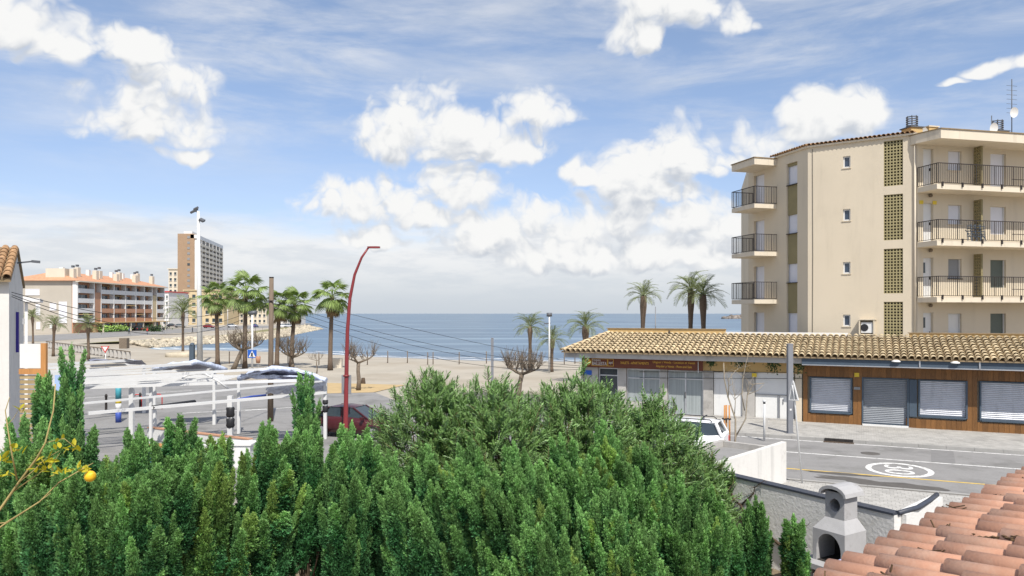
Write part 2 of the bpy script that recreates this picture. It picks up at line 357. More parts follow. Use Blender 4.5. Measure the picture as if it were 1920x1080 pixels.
def thing(name, label, cat, loc, group=None, rz=0):
    o = link(name, None, None, loc); o.rotation_euler = (0, 0, rz); o.empty_display_size = .3
    return tag(o, label, cat, group)
def solo(name, mb, m, label, cat, loc, group=None):
    return tag(link(name, mb.mesh(name, m, loc), None, loc), label, cat, group)
def struct(name, mb, m, loc=(0, 0, 0), parent=None, kind='structure', label=None):
    o = link(name, mb.mesh(name, m, loc), parent, loc)
    if kind: o['kind'] = kind
    if label: o['label'] = label
    return o
def np_mesh(name, verts, faces, m, smooth=False):     # verts (n,3), faces (k,4) numpy
    me = D.meshes.new(name); nv = len(verts); nf = len(faces); fs = faces.shape[1]
    me.vertices.add(nv); me.vertices.foreach_set('co', np.asarray(verts, 'f').ravel())
    me.loops.add(nf * fs); me.loops.foreach_set('vertex_index', np.asarray(faces, 'i').ravel())
    me.polygons.add(nf); me.polygons.foreach_set('loop_start', np.arange(0, nf * fs, fs, dtype='i'))
    me.materials.append(m); me.update(calc_edges=True); me.validate()
    if smooth: me.polygons.foreach_set('use_smooth', [True] * nf)
    return me
def in_view(p):
    if p.y < .3: return False
    x = 960 + p.x / p.y * F; y = 588 - (p.z - H) / p.y * F
    return -30 < x < 1950 and -30 < y < 1110
def pieces(name, me, mats, parent, limit=300, rest='remaining_pieces'):
    """Place one shared mesh at many matrices (world); beyond the limit join the rest into one part."""
    pl = wloc(parent) if parent else V(0, 0, 0)
    mats = sorted(mats, key=lambda x: (not in_view(x.translation), (x.translation - camo.location).length))
    for x in mats[:limit]:
        o = link(name, me, parent); y = x.copy(); y.translation -= pl; o.matrix_basis = y
    if len(mats) > limit:
        n = len(me.vertices); co = np.empty(n * 3, 'f'); me.vertices.foreach_get('co', co); co = co.reshape(-1, 3)
        fl = [tuple(p.vertices) for p in me.polygons]; sm = [p.use_smooth for p in me.polygons]
        vs = []; fs = []; ss = []
        for i, x in enumerate(mats[limit:]):
            A = np.array(x); vs.append(co @ A[:3, :3].T + A[:3, 3] - np.array(pl)); fs += [tuple(a + i * n for a in f) for f in fl]; ss += sm
        m2 = D.meshes.new(rest); m2.from_pydata(np.concatenate(vs).tolist(), [], fs); m2.polygons.foreach_set('use_smooth', ss)
        m2.materials.append(me.materials[0]); m2.update(); o = link(rest, m2, parent); o['kind'] = 'stuff'
def frame(o, ax, ay, az=None):
    """Matrix with origin o and columns ax, ay, az."""
    ax = V(*ax).normalized(); ay = V(*ay); az = V(*az).normalized() if az is not None else ax.cross(ay).normalized()
    ay = az.cross(ax).normalized(); m = Matrix.Identity(4)
    for i in range(3): m[i][0] = ax[i]; m[i][1] = ay[i]; m[i][2] = az[i]; m[i][3] = o[i]
    return m
def text(body, size, mtr, mx, m, parent, name='lettering', w=None):
    """Flat lettering as mesh; mx = world matrix whose X runs along the text and Y up."""
    cu = D.curves.new(name, 'FONT'); cu.body = body; cu.size = size; cu.extrude = .004; cu.align_x = 'LEFT'
    to = D.objects.new(name, cu); COL.objects.link(to); bpy.context.view_layer.update()
    dg = bpy.context.evaluated_depsgraph_get(); me = D.meshes.new_from_object(to.evaluated_get(dg)); D.objects.remove(to)
    xs = [v.co.x for v in me.vertices]
    if w and xs:
        k = w / (max(xs) - min(xs)); x0 = min(xs)
        for v in me.vertices: v.co.x = (v.co.x - x0) * k
    me.materials.clear(); me.materials.append(m)
    o = link(name, me, parent); y = mx.copy(); y.translation -= wloc(parent); o.matrix_basis = y; return o
def barrel(name, L, r0, r1, m, n=8, th=.014, arc=math.pi):
    """Half-round tile: X along the tile from the low end (radius r0) to the high end (r1), Z up."""
    b = MB(); vs = []
    for (x, r) in ((0, r0), (L, r1)):
        for q in (r, r - th):
            for j in range(n + 1):
                a = (math.pi - arc) / 2 + arc * j / n; vs.append(V(x, -q * math.cos(a), q * math.sin(a)))
    k = n + 1; fs = []
    for j in range(n):
        fs.append((j, j + 1, 2 * k + j + 1, 2 * k + j)); fs.append((k + j + 1, k + j, 3 * k + j, 3 * k + j + 1)); fs.append((j + 1, j, k + j, k + j + 1))
    b.add(vs, fs, True); b.sm = [i % 3 != 2 for i in range(len(fs))]
    return b.mesh(name, m)
# ------------------------------------------------------------------ setting: terrain, sea, roads
SHORE = [(4000, 200), (400, 130), (120, 106), (60, 100), (9.9, 99), (-4.3, 101), (-20.5, 110), (-30.6, 119), (-43, 126), (-53.8, 130), (-62, 132), (-66, 137), (-65.5, 146), (-62.5, 160), (-60, 180), (-62, 205), (-66, 226), (-72, 265), (-77, 300), (-82, 316), (-92, 328), (-112, 372), (-145, 480), (-200, 620), (-600, 1500), (-4000, 6000)]
WPOLY = SHORE + [(-4000, 60000), (60000, 60000), (60000, 200)]
def shore_dist(P):
    P = np.asarray(P, float); best = np.full(len(P), 1e9)
    for a, b in zip(SHORE[:-1], SHORE[1:]):
        a = np.array(a, float); b = np.array(b, float); ab = b - a
        tt = np.clip(((P - a) @ ab) / (ab @ ab), 0, 1); best = np.minimum(best, np.hypot(*(P - a - tt[:, None] * ab).T))
    ins = np.zeros(len(P), bool); n = len(WPOLY)
    for i in range(n):
        (x1, y1), (x2, y2) = WPOLY[i], WPOLY[(i + 1) % n]
        if y1 == y2: continue
        c = ((P[:, 1] < y1) != (P[:, 1] < y2)) & (P[:, 0] < (x2 - x1) * (P[:, 1] - y1) / (y2 - y1) + x1); ins ^= c
    return np.where(ins, -best, best)
def land_z(P):
    P = np.asarray(P, float); d = shore_dist(P)
    rev = np.clip((P[:, 1] - 134) / 8, 0, 1) * (P[:, 0] < -20)          # stone revetment along the promontory
    beach = -.75 + np.minimum(d, 16) * (.73 / 16)
    bank = -.75 + np.minimum(d, 4.5) * (1.15 / 4.5)
    bank = np.where(d > 4.5, .4 - np.minimum((d - 4.5) * .05, .42), bank)
    z = np.where(d > 0, beach * (1 - rev) + bank * rev, -.75 + np.maximum(d * .06, -4))
    return z
xs = np.unique(np.concatenate([np.linspace(-3000, -300, 12), np.linspace(-300, -130, 18), np.linspace(-130, 70, 101), np.linspace(70, 300, 18), np.linspace(300, 3000, 12)]))
ys = np.unique(np.concatenate([np.linspace(-300, 0, 7), np.linspace(0, 84, 12), np.linspace(84, 340, 129), np.linspace(340, 900, 24), np.linspace(900, 5000, 12)]))
XX, YY = np.meshgrid(xs, ys); PT = np.stack([XX.ravel(), YY.ravel()], 1); ZZ = land_z(PT)
nx = len(xs); ny = len(ys)
ii, jj = np.meshgrid(np.arange(nx - 1), np.arange(ny - 1)); k0 = (jj * nx + ii).ravel()
fc = np.stack([k0, k0 + 1, k0 + 1 + nx, k0 + nx], 1)
go = link('ground', np_mesh('ground', np.column_stack([PT, ZZ]), fc, M['sand'], True)); tag(go, 'pale sandy ground of the beach and promenade', kind='structure')
b = MB(); b.quad((-60000, 60, -.7), (60000, 60, -.7), (60000, 60000, -.7), (-60000, 60000, -.7))
tag(struct('sea', b, M['sea'], (0, 0, 0)), 'blue grey sea reaching to the horizon')
U = V(.906, -.4233, 0).normalized(); N = V(-U.y, U.x, 0); A0 = V(11.6, 33.8, 0)
def SP(t, s, z=0.): return A0 + U * t + N * s + V(0, 0, z)
def sheet(name, pts, z, m, label=None, kind='structure', parent=None):
    b = MB(); pts = [(p[0], p[1]) for p in pts]; n = len(pts)
    ar = sum(pts[i][0] * pts[(i + 1) % n][1] - pts[(i + 1) % n][0] * pts[i][1] for i in range(n))
    if ar < 0: pts = pts[::-1]
    b.add([(x, y, z) for x, y in pts], [tuple(range(n))])
    o = link(name, b.mesh(name, m, wloc(parent) if parent else (0, 0, 0)), parent)
    if kind: o['kind'] = kind
    if label: o['label'] = label
    return o
road = sheet('road', [(-60, 74), (-31.6, 67), (-15.3, 59.4), (-9.9, 53.3), (-7, 47), SP(-19, 0), SP(60, 0), SP(60, -9.1), SP(-8, -9.1), (-3, 21), (-60, 21)], .004, M['asphalt'], 'grey asphalt street bending past the shops')
sheet('garden_ground', [(-18, -8), (-18, 20.6), (4.6, 18.6), (7.2, 14.3), (9, 15.6), (14, 9), (14, -8)], .008, M['soil'], 'brown garden soil under the hedge')
# far pavement and near pavement, real steps of 12 cm
def pavement(name, poly, label):
    b = MB().prism([(p.x, p.y) for p in poly], -.03, .105); o = struct(name, b, M['joint'], (0, 0, 0)); o['label'] = label; return o
fp = pavement('pavement', [SP(-19, .15), SP(40, .15), SP(40, 5.4), SP(-12, 5.4), SP(-14, 11), SP(-21, 11)], 'block paved pavement in front of the shops')
npv = pavement('pavement', [SP(-3, -9.25), SP(40, -9.25), SP(40, -15.5), SP(-2.6, -18)], 'block paved pavement beside the garden wall')
pb = MB().box(-.098, .098, -.098, .098, 0, .018).mesh('paver', M['paver'])
def fld(t0, t1, s0, s1, step, inside=lambda p: True):
    out = []; s = s0; r = 0
    while s < s1:
        t = t0 + (step / 2 if r % 2 else 0)
        while t < t1:
            p = SP(t, s, .105 + random.uniform(-.003, .003))
            if inside(p): out.append(frame(p, U, N))
            t += step
        s += step; r += 1
    return out
pieces('paver', pb, fld(-2.4, 9, -14.4, -9.35, .203), npv, 300, 'paver_field')
pl = fld(-11, 13, .28, 5.2, .203)
pieces('paver', pb, pl, fp, 0, 'paver_field')
for nm, s0, s1, lab, ts, te in (('kerb', 0, .148, 'long grey kerb of the pavement by the shops', -19, 40), ('kerb', -9.248, -9.1, 'grey kerb of the pavement by the garden', -3, 40)):
    kb = link(nm, None, None, SP(ts, s0)); tag(kb, lab, kind='structure')
    me = MB().box(0, .99, 0, .148, -.03, .125).mesh('kerb_stone', M['kerb'])
    pieces('kerb_stone', me, [frame(SP(t, s0), U, N) for t in np.arange(ts, te, 1.0)], kb)
# painted markings (flat paint, a few mm above the asphalt)
def stripe(name, p0, p1, wd, m, z=.008, label=None):
    d = (p1 - p0).normalized(); r = V(-d.y, d.x, 0) * wd / 2
    return sheet(name, [p0 - r, p1 - r, p1 + r, p0 + r], z, m, label, parent=None)
stripe('road_marking', SP(-9, -.32), SP(40, -.32), .12, M['paint_white'], label='white edge line along the far kerb')
stripe('road_marking', SP(-1.4, -3.45), SP(40, -3.45), .13, M['paint_white'], label='white line down the middle of the street')
b = MB()
def flat(b, pts, z):
    n = len(pts); b.add([(p[0], p[1], z) for p in pts], [tuple(range(n))])
yl = MB(); q0 = SP(-.1, -6.9); q1 = SP(30, -6.55)
for (p0, p1, wd) in ((q0, q1, .13), (q0 + V(.06, -.1, 0), SP(-.45, -8.9), .13), (q0 + V(-.1, 0, 0), SP(-2.2, -8.2), .13)):
    d = (p1 - p0).normalized(); r = V(-d.y, d.x, 0) * wd / 2; flat(yl, [p0 - r, p1 - r, p1 + r, p0 + r], .009 + .003 * (len(yl.f)))
o = struct('road_marking', yl, M['paint_yellow']); o['label'] = 'yellow no parking line beside the near kerb'
# 30 roundel
c = GP(1686, 881); ring = MB(); n = 40
for j in range(n):
    a0 = 2 * math.pi * j / n; a1 = 2 * math.pi * (j + 1) / n
    e = lambda a, k: c + U * 1.10 * k * math.cos(a) + N * 1.30 * k * math.sin(a)
    flat(ring, [e(a0, .82), e(a0, 1), e(a1, 1), e(a1, .82)], .009)
rd = struct('road_marking', ring, M['paint_white']); rd['label'] = 'white painted 30 speed roundel on the asphalt'
tx = text('30', 1.35, None, frame(c - U * .46 + N * .80 + V(0, 0, .006), -N, U, (0, 0, 1)), M['paint_white'], rd, 'numeral', w=1.6)
wet = MB(); random.seed(5)
cx = GP(1640, 906); pts = []
for j in range(26):
    a = 2 * math.pi * j / 26; r = 1 + random.uniform(-.42, .3); pts.append(cx + U * 2.0 * r * math.cos(a) + N * (.45 * r * math.sin(a)) + N * (-.28 * math.cos(a)))
flat(wet, pts, .0125); cx = GP(1580, 889); pts = []
for j in range(18):
    a = 2 * math.pi * j / 18; r = 1 + random.uniform(-.25, .25); pts.append(cx + U * 1.2 * r * math.cos(a) + N * .16 * r * math.sin(a))
flat(wet, pts, .0135)
o = struct('road_marking', wet, M['asphalt_patch']); o.name = 'damp_patch'; o['kind'] = 'stuff'; o['label'] = 'dark damp stain spread over the asphalt'
mh = MB().lathe([(.0, .012), (.3, .012), (.36, .009), (.36, .0)], GP(1632, 850.5), 20); solo('manhole_cover', mh, M['asphalt_patch'], 'round dark manhole cover set in the road', 'manhole cover', GP(1632, 850.5))
dg = MB(); dp = SP(2.9, -.02)
dr = thing('storm_drain', 'rusty storm drain opening cut into the kerb', 'drain', dp)
part('drain_throat', MB().box(0, 1.15, -.03, .12, .03, .128, lambda a: SP(2.35 + a.x, a.y, a.z)), M['soot_and_shade'], dr)  # solid dark block painting the shade of the drain opening
part('grate', MB().box(-.03, 1.18, -.36, -.04, .005, .018, lambda a: SP(2.35 + a.x, a.y, a.z)), M['bark_dark'], dr)
# far promenade road, grass verge
sheet('far_road', [(-122, 150), (-95, 150), (-98, 330), (-112, 430), (-124, 430)], .012, M['asphalt'], 'grey seafront road on the promontory')
vp = []
V1 = [(-71.5, 138), (-70.5, 150), (-67.5, 165), (-65.2, 182), (-67.2, 206), (-71.5, 228), (-77.5, 266), (-82, 298)]
vb = MB()
for i in range(len(V1) - 1):
    (x0, y0), (x1, y1) = V1[i], V1[i + 1]
    vb.quad((x0, y0, .425), (x1, y1, .425), (x1 - 9, y1, .08), (x0 - 9, y0, .08))
vb.v = [(x, y, z) for x, y, z in vb.v]
o = struct('grass_verge', vb, M['grass']); o['label'] = 'dry grass verge above the rocks'; o['kind'] = 'structure'
sf = MB(); wsb = MB(); rw = random.Random(9); prev = None
pl_ = [V(*p, 0) for p in SHORE[2:13]]; smp = []
for a, c_ in zip(pl_[:-1], pl_[1:]):
    n_ = max(2, int((c_ - a).length / 1.6)); smp += [a + (c_ - a) * (k / n_) for k in range(n_)]
ph_ = 0
for i, p in enumerate(smp):
    d = (smp[min(i + 1, len(smp) - 1)] - smp[max(i - 1, 0)]).normalized(); nn = V(-d.y, d.x, 0)
    if nn.y < 0: nn = -nn
    ph_ += rw.uniform(-.35, .35); ph_ *= .9
    row = [p + nn * (k + ph_ * .8 + (rw.uniform(-.25, .25) if k > .2 else 0)) for k in (.05, .9, 3.2 + ph_, 3.9 + ph_ * 1.4)]; wr = [p - nn * 4.6, p + nn * .4]
    if prev and math.hypot(p.x, p.y) > 5:
        sf.quad(*[q_ + V(0, 0, -.694) for q_ in (prev[0], row[0], row[1], prev[1])]); sf.quad(*[q_ + V(0, 0, -.692) for q_ in (prev[2], row[2], row[3], prev[3])])
    prev = row
o = struct('surf', sf, mat('sea_foam', (.62, .64, .65), .8, .2, 2)); o['kind'] = 'stuff'; o['label'] = 'thin white surf line along the beach'
for k, (pts, lab) in enumerate((([SP(6.2, -3.3), SP(7.0, -3.3), SP(7.2, -.5), SP(6.4, -.5)], 'darker trench patch across the far lane'), ([SP(-7, -6.2), SP(-1.5, -6.4), SP(-1.5, -5.6), SP(-7, -5.5)], 'pale resurfaced strip along the near lane'))):
    sheet('road_patch', pts, .0062, mat('road_patch_%d' % k, ((.20, .195, .19), (.27, .262, .25))[k], .9, .12, 3), lab)
# ------------------------------------------------------------------ generic facade with openings
def facade(b, o, d, L, z0, z1, holes, depth):
    """Wall sheet from o along unit d, outward normal = d x up rotated; holes are (t0,t1,z0,z1) with reveals."""
    nrm = V(d.y, -d.x, 0)
    ts = sorted({0, L, *[h[0] for h in holes], *[h[1] for h in holes]}); zs = sorted({z0, z1, *[h[2] for h in holes], *[h[3] for h in holes]})
    P = lambda tt, zz, dd=0: o + d * tt - nrm * dd + V(0, 0, zz)
    for i in range(len(ts) - 1):
        for j in range(len(zs) - 1):
            tm = (ts[i] + ts[i + 1]) / 2; zm = (zs[j] + zs[j + 1]) / 2
            if any(h[0] < tm < h[1] and h[2] < zm < h[3] for h in holes): continue
            b.quad(P(ts[i], zs[j]), P(ts[i + 1], zs[j]), P(ts[i + 1], zs[j + 1]), P(ts[i], zs[j + 1]))
    for (a, c, e, f) in holes:
        b.quad(P(a, e), P(a, e, depth), P(a, f, depth), P(a, f)); b.quad(P(c, e, depth), P(c, e), P(c, f), P(c, f, depth))
        b.quad(P(a, e), P(c, e), P(c, e, depth), P(a, e, depth)); b.quad(P(a, f, depth), P(c, f, depth), P(c, f), P(a, f))
def local(o, d):
    nrm = V(d.y, -d.x, 0)
    return lambda a: o + d * a.x - nrm * a.y + V(0, 0, a.z)      # x along, y inward, z up
# ------------------------------------------------------------------ shop row
def tS(px, s=5.05):
    r = (px - 960) / F; k = A0.y + N.y * s; h = A0.x + N.x * s
    return (r * k - h) / (U.x - r * U.y)
def zS(px, py, s=5.05):
    y = SP(tS(px, s), s).y; return H - (py - 588) * y / F
base = SP(0, 5.05)
TL, TM, TR, TE = -10.7, tS(1320), tS(1505), 15.0
shop = thing('shop_row', 'single storey row of shops with straw coloured tile roof', 'building', base)
LS = lambda a: SP(a.x, a.y, a.z)
wb = MB()
wb.box(TL, TE, 5.30, 7.37, .0, 3.25, LS).box(TL, TE, 7.371, 8.9, .0, 4.25, LS)
part('wall', wb, M['plaster_light'], shop)
# roof deck + tiles
ES, EZ, RS, RZ = 3.95, 3.46, 7.35, 4.40
hipL0, hipL1 = -11.57, -9.88
deck = MB(); vs = [SP(hipL0, ES, EZ), SP(TE, ES, EZ), SP(TE, RS, RZ), SP(hipL1, RS, RZ), SP(hipL0, 8.9, EZ), SP(hipL0, ES, EZ - .06), SP(TE, ES, EZ - .06), SP(TE, RS, RZ - .3), SP(hipL0, 8.9, EZ - .06), SP(TE, 8.9, EZ - .06)]
deck.add(vs, [(0, 1, 2, 3), (0, 3, 4), (0, 5, 6, 1), (5, 8, 9, 6), (4, 8, 5, 0)])
rf = part('roof', deck, M['tile_bed'], shop)
sl_ = V(*(N * (RS - ES) + V(0, 0, RZ - EZ))); SLN = sl_.length; sl_.normalize()
tile = barrel('roof_tile', .47, .140, .104, M['tan_tile'], 7)
mats = []
col = 0; t = hipL0 + .12
while t < TE:
    s = -.06; k = 0
    while s < SLN - .12:
        frac = max(s, 0) / SLN; tl = hipL0 + (hipL1 - hipL0) * frac
        if t > tl - .02:
            o = SP(t, ES, EZ) + sl_ * s + V(0, 0, .062) + U * random.uniform(-.012, .012)
            ax = sl_ + U * random.uniform(-.03, .03) + V(0, 0, -.10 + random.uniform(-.015, .015))
            mats.append(frame(o, ax, -U + V(0, 0, random.uniform(-.03, .03))))
        s += .405; k += 1
    t += .300; col += 1
pieces('roof_tile', tile, mats, rf, 300, 'roof_tiles_far')
# hip ridge
hp = [SP(hipL0, ES, EZ) + (SP(hipL1, RS, RZ) - SP(hipL0, ES, EZ)) * k for k in np.linspace(0, .9, 9)]
hm = barrel('hip_tile', .46, .14, .11, M['tan_tile'], 6); hd = (hp[-1] - hp[0]).normalized()
pieces('hip_tile', hm, [frame(p + V(0, 0, .05), hd, V(-hd.y, hd.x, 0)) for p in hp], rf)
part('fascia', MB().box(hipL0 + .15, TR + .02, ES + .16, ES + .26, EZ - .34, EZ - .062, LS), M['concrete'], shop)  # white fascia in greyer concrete, eave shade put into the colour
part('soffit', MB().box(hipL0 + .2, TE, ES + .262, 5.30, EZ - .2, EZ - .12, LS), M['plaster_light'], shop)
t1360 = tS(1360, RS); t1590 = tS(1590, RS)
pp = part('parapet', MB().box(hipL1 - .05, t1360, RS + .02, RS + .2, 4.3, 4.70, LS), M['olive'], shop); pp.data.materials[0] = M['ochre']
part('parapet_cap', MB().box(hipL1 - .1, t1360 + .02, RS - .03, RS + .25, 4.70, 4.745, LS), M['tile_bed'], shop)
part('parapet', MB().box(t1360 + .002, t1590, RS + .01, RS + .3, 4.3, 4.58, LS), M['white'], shop)
tr0 = tS(1705, RS)
part('parapet', MB().box(tr0, TE, RS + .01, RS + .2, 4.3, 4.60, LS), M['ochre'], shop)
part('parapet_cap', MB().box(tr0 - .06, TE, RS - .05, RS + .25, 4.60, 4.64, LS), M['tile_bed'], shop)
part('terrace_slab', MB().box(hipL1, TE, RS + .31, 8.95, 4.252, 4.29, LS), M['concrete'], shop)
part('roof_vent', MB().tube([SP(-6.2, RS - .1, 4.4), SP(-6.2, RS - .1, 4.62)], .05, 8), M['iron'], shop)
# --- office front: pillars, glazed bays, sign
FZ = .105
def bay(px0, px1, z0, z1, m, name='window', s=5.22, parent=shop, frame_w=.05, fm='alu', mull=0, transom=None):
    a, c = tS(px0), tS(px1)
    g_ = part(name, MB().box(a + .01, c - .01, s, s + .05, z0, z1, LS), m, parent)
    fb = MB()
    for (x0, x1, za, zb) in ((a, a + frame_w, z0, z1), (c - frame_w, c, z0, z1), (a + frame_w, c - frame_w, z1 - frame_w, z1), (a + frame_w, c - frame_w, z0, z0 + frame_w)): fb.box(x0, x1, s - .05, s - .002, za, zb, LS)
    for k in range(mull):
        x = a + (c - a) * (k + 1) / (mull + 1); fb.box(x - .04, x + .04, s - .06, s - .002, z0 + frame_w, z1 - frame_w, LS)
    if transom: fb.box(a + frame_w, c - frame_w, s - .045, s - .003, transom - .03, transom + .03, LS)
    part('frame', fb, M[fm], g_); return g_
bay(1122, 1158, .7, 2.52, M['glass'], transom=2.1)
bay(1175, 1237, .7, 2.52, M['curtain'], transom=2.0, mull=1)
gd = bay(1252, 1318, FZ, 2.50, M['curtain'], 'glazed_door', mull=1, transom=2.05)
part('door_handle', MB().tube([LS(V(tS(1284), 5.13, 1.0)), LS(V(tS(1284), 5.13, 1.35))], .02, 6), M['iron'], gd)
for (a, c) in ((1090, 1121), (1159, 1174), (1238, 1251), (1319, 1337)):
    part('pillar', MB().box(tS(a), tS(c), 5.02, 5.29, FZ, 2.54, LS), M['concrete'], shop)
part('lintel_band', MB().box(TL, TR, 5.06, 5.28, 2.545, 3.24, LS), M['ochre'], shop)
part('stall_riser', MB().box(tS(1121) + .01, tS(1251) - .01, 5.1, 5.28, FZ, .69, LS), M['concrete'], shop)
# white garage section
part('garage_door', MB().box(tS(1338), tS(1391), 5.14, 5.2, FZ, 2.50, LS), M['white'], shop)
part('pillar', MB().box(tS(1392), tS(1415), 5.02, 5.29, FZ, 2.54, LS), M['grey_shutter'], shop).data.materials[0] = M['concrete']
part('white_panel', MB().box(tS(1416), tS(1488), 5.12, 5.2, 1.42, 2.54, LS), M['white'], shop)
gdd = part('garage_door', MB().box(tS(1416), tS(1458), 5.15, 5.2, .16, 1.38, LS), M['white'], shop)
part('garage_door', MB().box(tS(1462), tS(1486), 5.15, 5.2, .16, 1.38, LS), M['white'], shop)
part('door_frame', MB().box(tS(1458) + .01, tS(1462) - .01, 5.1, 5.19, FZ, 1.385, LS).box(tS(1416), tS(1488), 5.08, 5.115, 1.385, 1.43, LS).box(tS(1486) + .01, tS(1488) + .05, 5.1, 5.2, FZ, 1.38, LS), M['grey_pole'], shop)
part('padlock_plate', MB().box(tS(1467), tS(1469), 5.12, 5.148, .95, 1.2, LS), M['grey_shutter'], shop)
part('pillar', MB().box(tS(1491), tS(1503.5), 5.0, 5.28, FZ, 2.54, LS), M['plaster_light'], shop)
part('base_step', MB().box(tS(1338), tS(1490), 4.9, 5.1, .1, .2, LS), M['concrete'], shop)
# --- timber clad front: every board a part
holes = [(1519, 1597, .62, 2.38), (1618, 1702, .13, 2.42), (1703, 1813, .62, 2.42), (1838, 1990, .60, 2.44)]
hl = [(tS(a), tS(c), z0, z1) for a, c, z0, z1 in holes]
bw = .21; t = TR + .02; BMS = {}
def board(x0, z0, z1):
    key = (round(z1 - z0, 3))
    if key not in BMS: BMS[key] = MB().box(.004, bw - .004, -.02, .02, 0, z1 - z0).box(.0, bw, .0201, .03, 0, z1 - z0).mesh('board', M['wood'])
    o = link('board', BMS[key], shop); o.matrix_basis = frame(SP(x0, 5.06 + random.uniform(-.004, .004), z0) - wloc(shop), U, N)
while t < TE - bw:
    seg = [(.12, 3.2)]
    for (a, c, z0, z1) in hl:
        if t + bw > a - .01 and t < c + .01 - bw * .3 and t + bw / 2 > a - bw * .2:
            seg = [(.12, z0 - .05), (z1 + .05, 3.2)] if z0 > .3 else [(z1 + .05, 3.2)]
    for (z0, z1) in seg: board(t, z0, z1)
    t += bw
part('wood_beam', MB().box(TR + .02, TE, 5.092, 5.29, .0, .119, LS).box(TR, TE, 5.1, 5.28, 3.0, 3.25, LS), M['wood'], shop)
def roller(px0, px1, z0, z1, m, name='roller_shutter', s=5.17, pitch=.085):
    a, c = tS(px0), tS(px1); b = MB(); n_ = int((z1 - z0) / pitch); vs = []; fs = []
    for i in range(n_ + 1):
        z = z0 + (z1 - z0) * i / n_
        for (dz_, ds) in ((0, 0.), (.35 * pitch, -.022), (.7 * pitch, -.018)):
            if z + dz_ > z1: continue
            vs += [LS(V(a, s + ds, z + dz_)), LS(V(c, s + ds, z + dz_))]
    for i in range(len(vs) // 2 - 1): fs.append((2 * i, 2 * i + 1, 2 * i + 3, 2 * i + 2))
    b.add(vs, fs); o = part(name, b, m, shop)
    part('frame', MB().box(a - .07, a - .001, 5.0, 5.28, z0 - .06, z1 + .05, LS).box(c + .001, c + .07, 5.0, 5.28, z0 - .06, z1 + .05, LS).box(a, c, 5.0, 5.28, z1 + .001, z1 + .05, LS).box(a, c, 4.98, 5.28, z0 - .09, z0 - .001, LS), M['navy'], o)
    return o
roller(1521, 1595, .70, 2.36, M['steel_shutter']); roller(1619, 1701, .22, 2.42, M['steel_dark']); roller(1725, 1811, .74, 2.40, M['steel_shutter']); roller(1840, 1990, .70, 2.42, M['steel_shutter'])
part('blue_panel', MB().box(tS(1704) + .02, tS(1723) - .09, 5.01, 5.2, .66, 2.44, LS), M['navy'], shop)
part('door_step', MB().box(tS(1617), tS(1703), 4.85, 5.2, .1, .20, LS), M['white'], shop)
aw = part('awning_box', MB().box(TR + .03, TE, 4.05, 4.21, 3.10, 3.395, LS), M['navy'], shop)
part('awning_edge', MB().box(TR + .03, TE, 4.02, 4.2, 3.05, 3.098, LS), M['alu'], aw)
for px in (1680, 1791):
    a = tS(px, 4.0); part('vent_cowl', MB().lathe([(0, .1), (.1, .09), (.19, .05), (.2, 0)], SP(a, 4.02, 3.33), 12), M['white'], shop)
for px in (1724, 1836):
    a = tS(px, 4.2); part('awning_joint', MB().box(a - .03, a + .03, 4.0, 4.048, 3.1, 3.40, LS), M['alu'], aw)
part('notice_plate', MB().box(tS(1602), tS(1611), 5.0, 5.03, 2.48, 2.68, LS), M['yellow'], shop)
part('notice_plate', MB().box(tS(1601), tS(1613), 5.0, 5.03, 1.85, 1.98, LS), M['grey_shutter'], shop)
part('notice_plate', MB().box(tS(1410), tS(1419), 5.0, 5.018, 2.3, 2.5, LS), M['yellow'], shop)
part('street_name_plate', MB().box(tS(1096.5), tS(1110), 4.99, 5.018, 2.1, 2.36, LS), M['sign_blue'], shop)
# sign board (a thing fixed to the building)
sb0, sb1 = tS(1091, 4.75), tS(1318, 4.75); sz0, sz1 = 2.56, 3.14
sg = thing('shop_sign', 'long maroon estate agency sign with gold lettering', 'sign', SP(sb0, 4.75, sz0))
part('board', MB().box(sb0, sb1, 4.72, 4.80, sz0, sz1, LS), M['sign_brown'], sg)
part('bracket', MB().box(sb0 + .4, sb0 + .5, 4.801, 5.06, sz0 + .2, sz0 + .3, LS).box(sb1 - .5, sb1 - .4, 4.801, 5.06, sz0 + .2, sz0 + .3, LS), M['iron'], sg)
TF = lambda t_, z_: frame(SP(t_, 4.712, z_), U, (0, 0, 1))
W = sb1 - sb0
lg = MB()
cxx = sb0 + W * .055; n = 18
lg.add([SP(cxx + .19 * math.cos(2 * math.pi * j / n), 4.71, 2.86 + .19 * math.sin(2 * math.pi * j / n)) for j in range(n)], [tuple(range(n))])
part('sun_emblem', lg, M['gold'], sg)
def outline(t0, t1, z0, z1, w_=.02):
    return MB().box(t0, t1, 4.708, 4.718, z0, z0 + w_, LS).box(t0, t1, 4.708, 4.718, z1 - w_, z1, LS).box(t0, t0 + w_, 4.7075, 4.7185, z0 + w_, z1 - w_, LS).box(t1 - w_, t1, 4.7075, 4.7185, z0 + w_, z1 - w_, LS)
part('emblem_frame', outline(sb0 + W * .088, sb0 + W * .225, 2.65, 3.06), M['gold'], sg)
part('emblem_frame', outline(sb0 + W * .228, sb0 + W * .278, 2.65, 3.06), M['gold'], sg)
text('Finques', .19, None, TF(sb0 + W * .095, 2.92), M['white'], sg, w=W * .07)
text('BALLESTA', .26, None, TF(sb0 + W * .093, 2.70), M['white'], sg, w=W * .126)
text('api', .2, None, TF(sb0 + W * .237, 2.80), M['white'], sg, w=W * .032)
text('XALETS - APARTAMENTS', .2, None, TF(sb0 + W * .335, 2.80), M['gold'], sg, w=W * .235)
text('Lloguer i Venda - Location et Vente', .18, None, TF(sb0 + W * .605, 2.90), M['gold'], sg, w=W * .335)
text('Alquiler y Venta - Rent and Sale', .18, None, TF(sb0 + W * .63, 2.68), M['gold'], sg, w=W * .285)
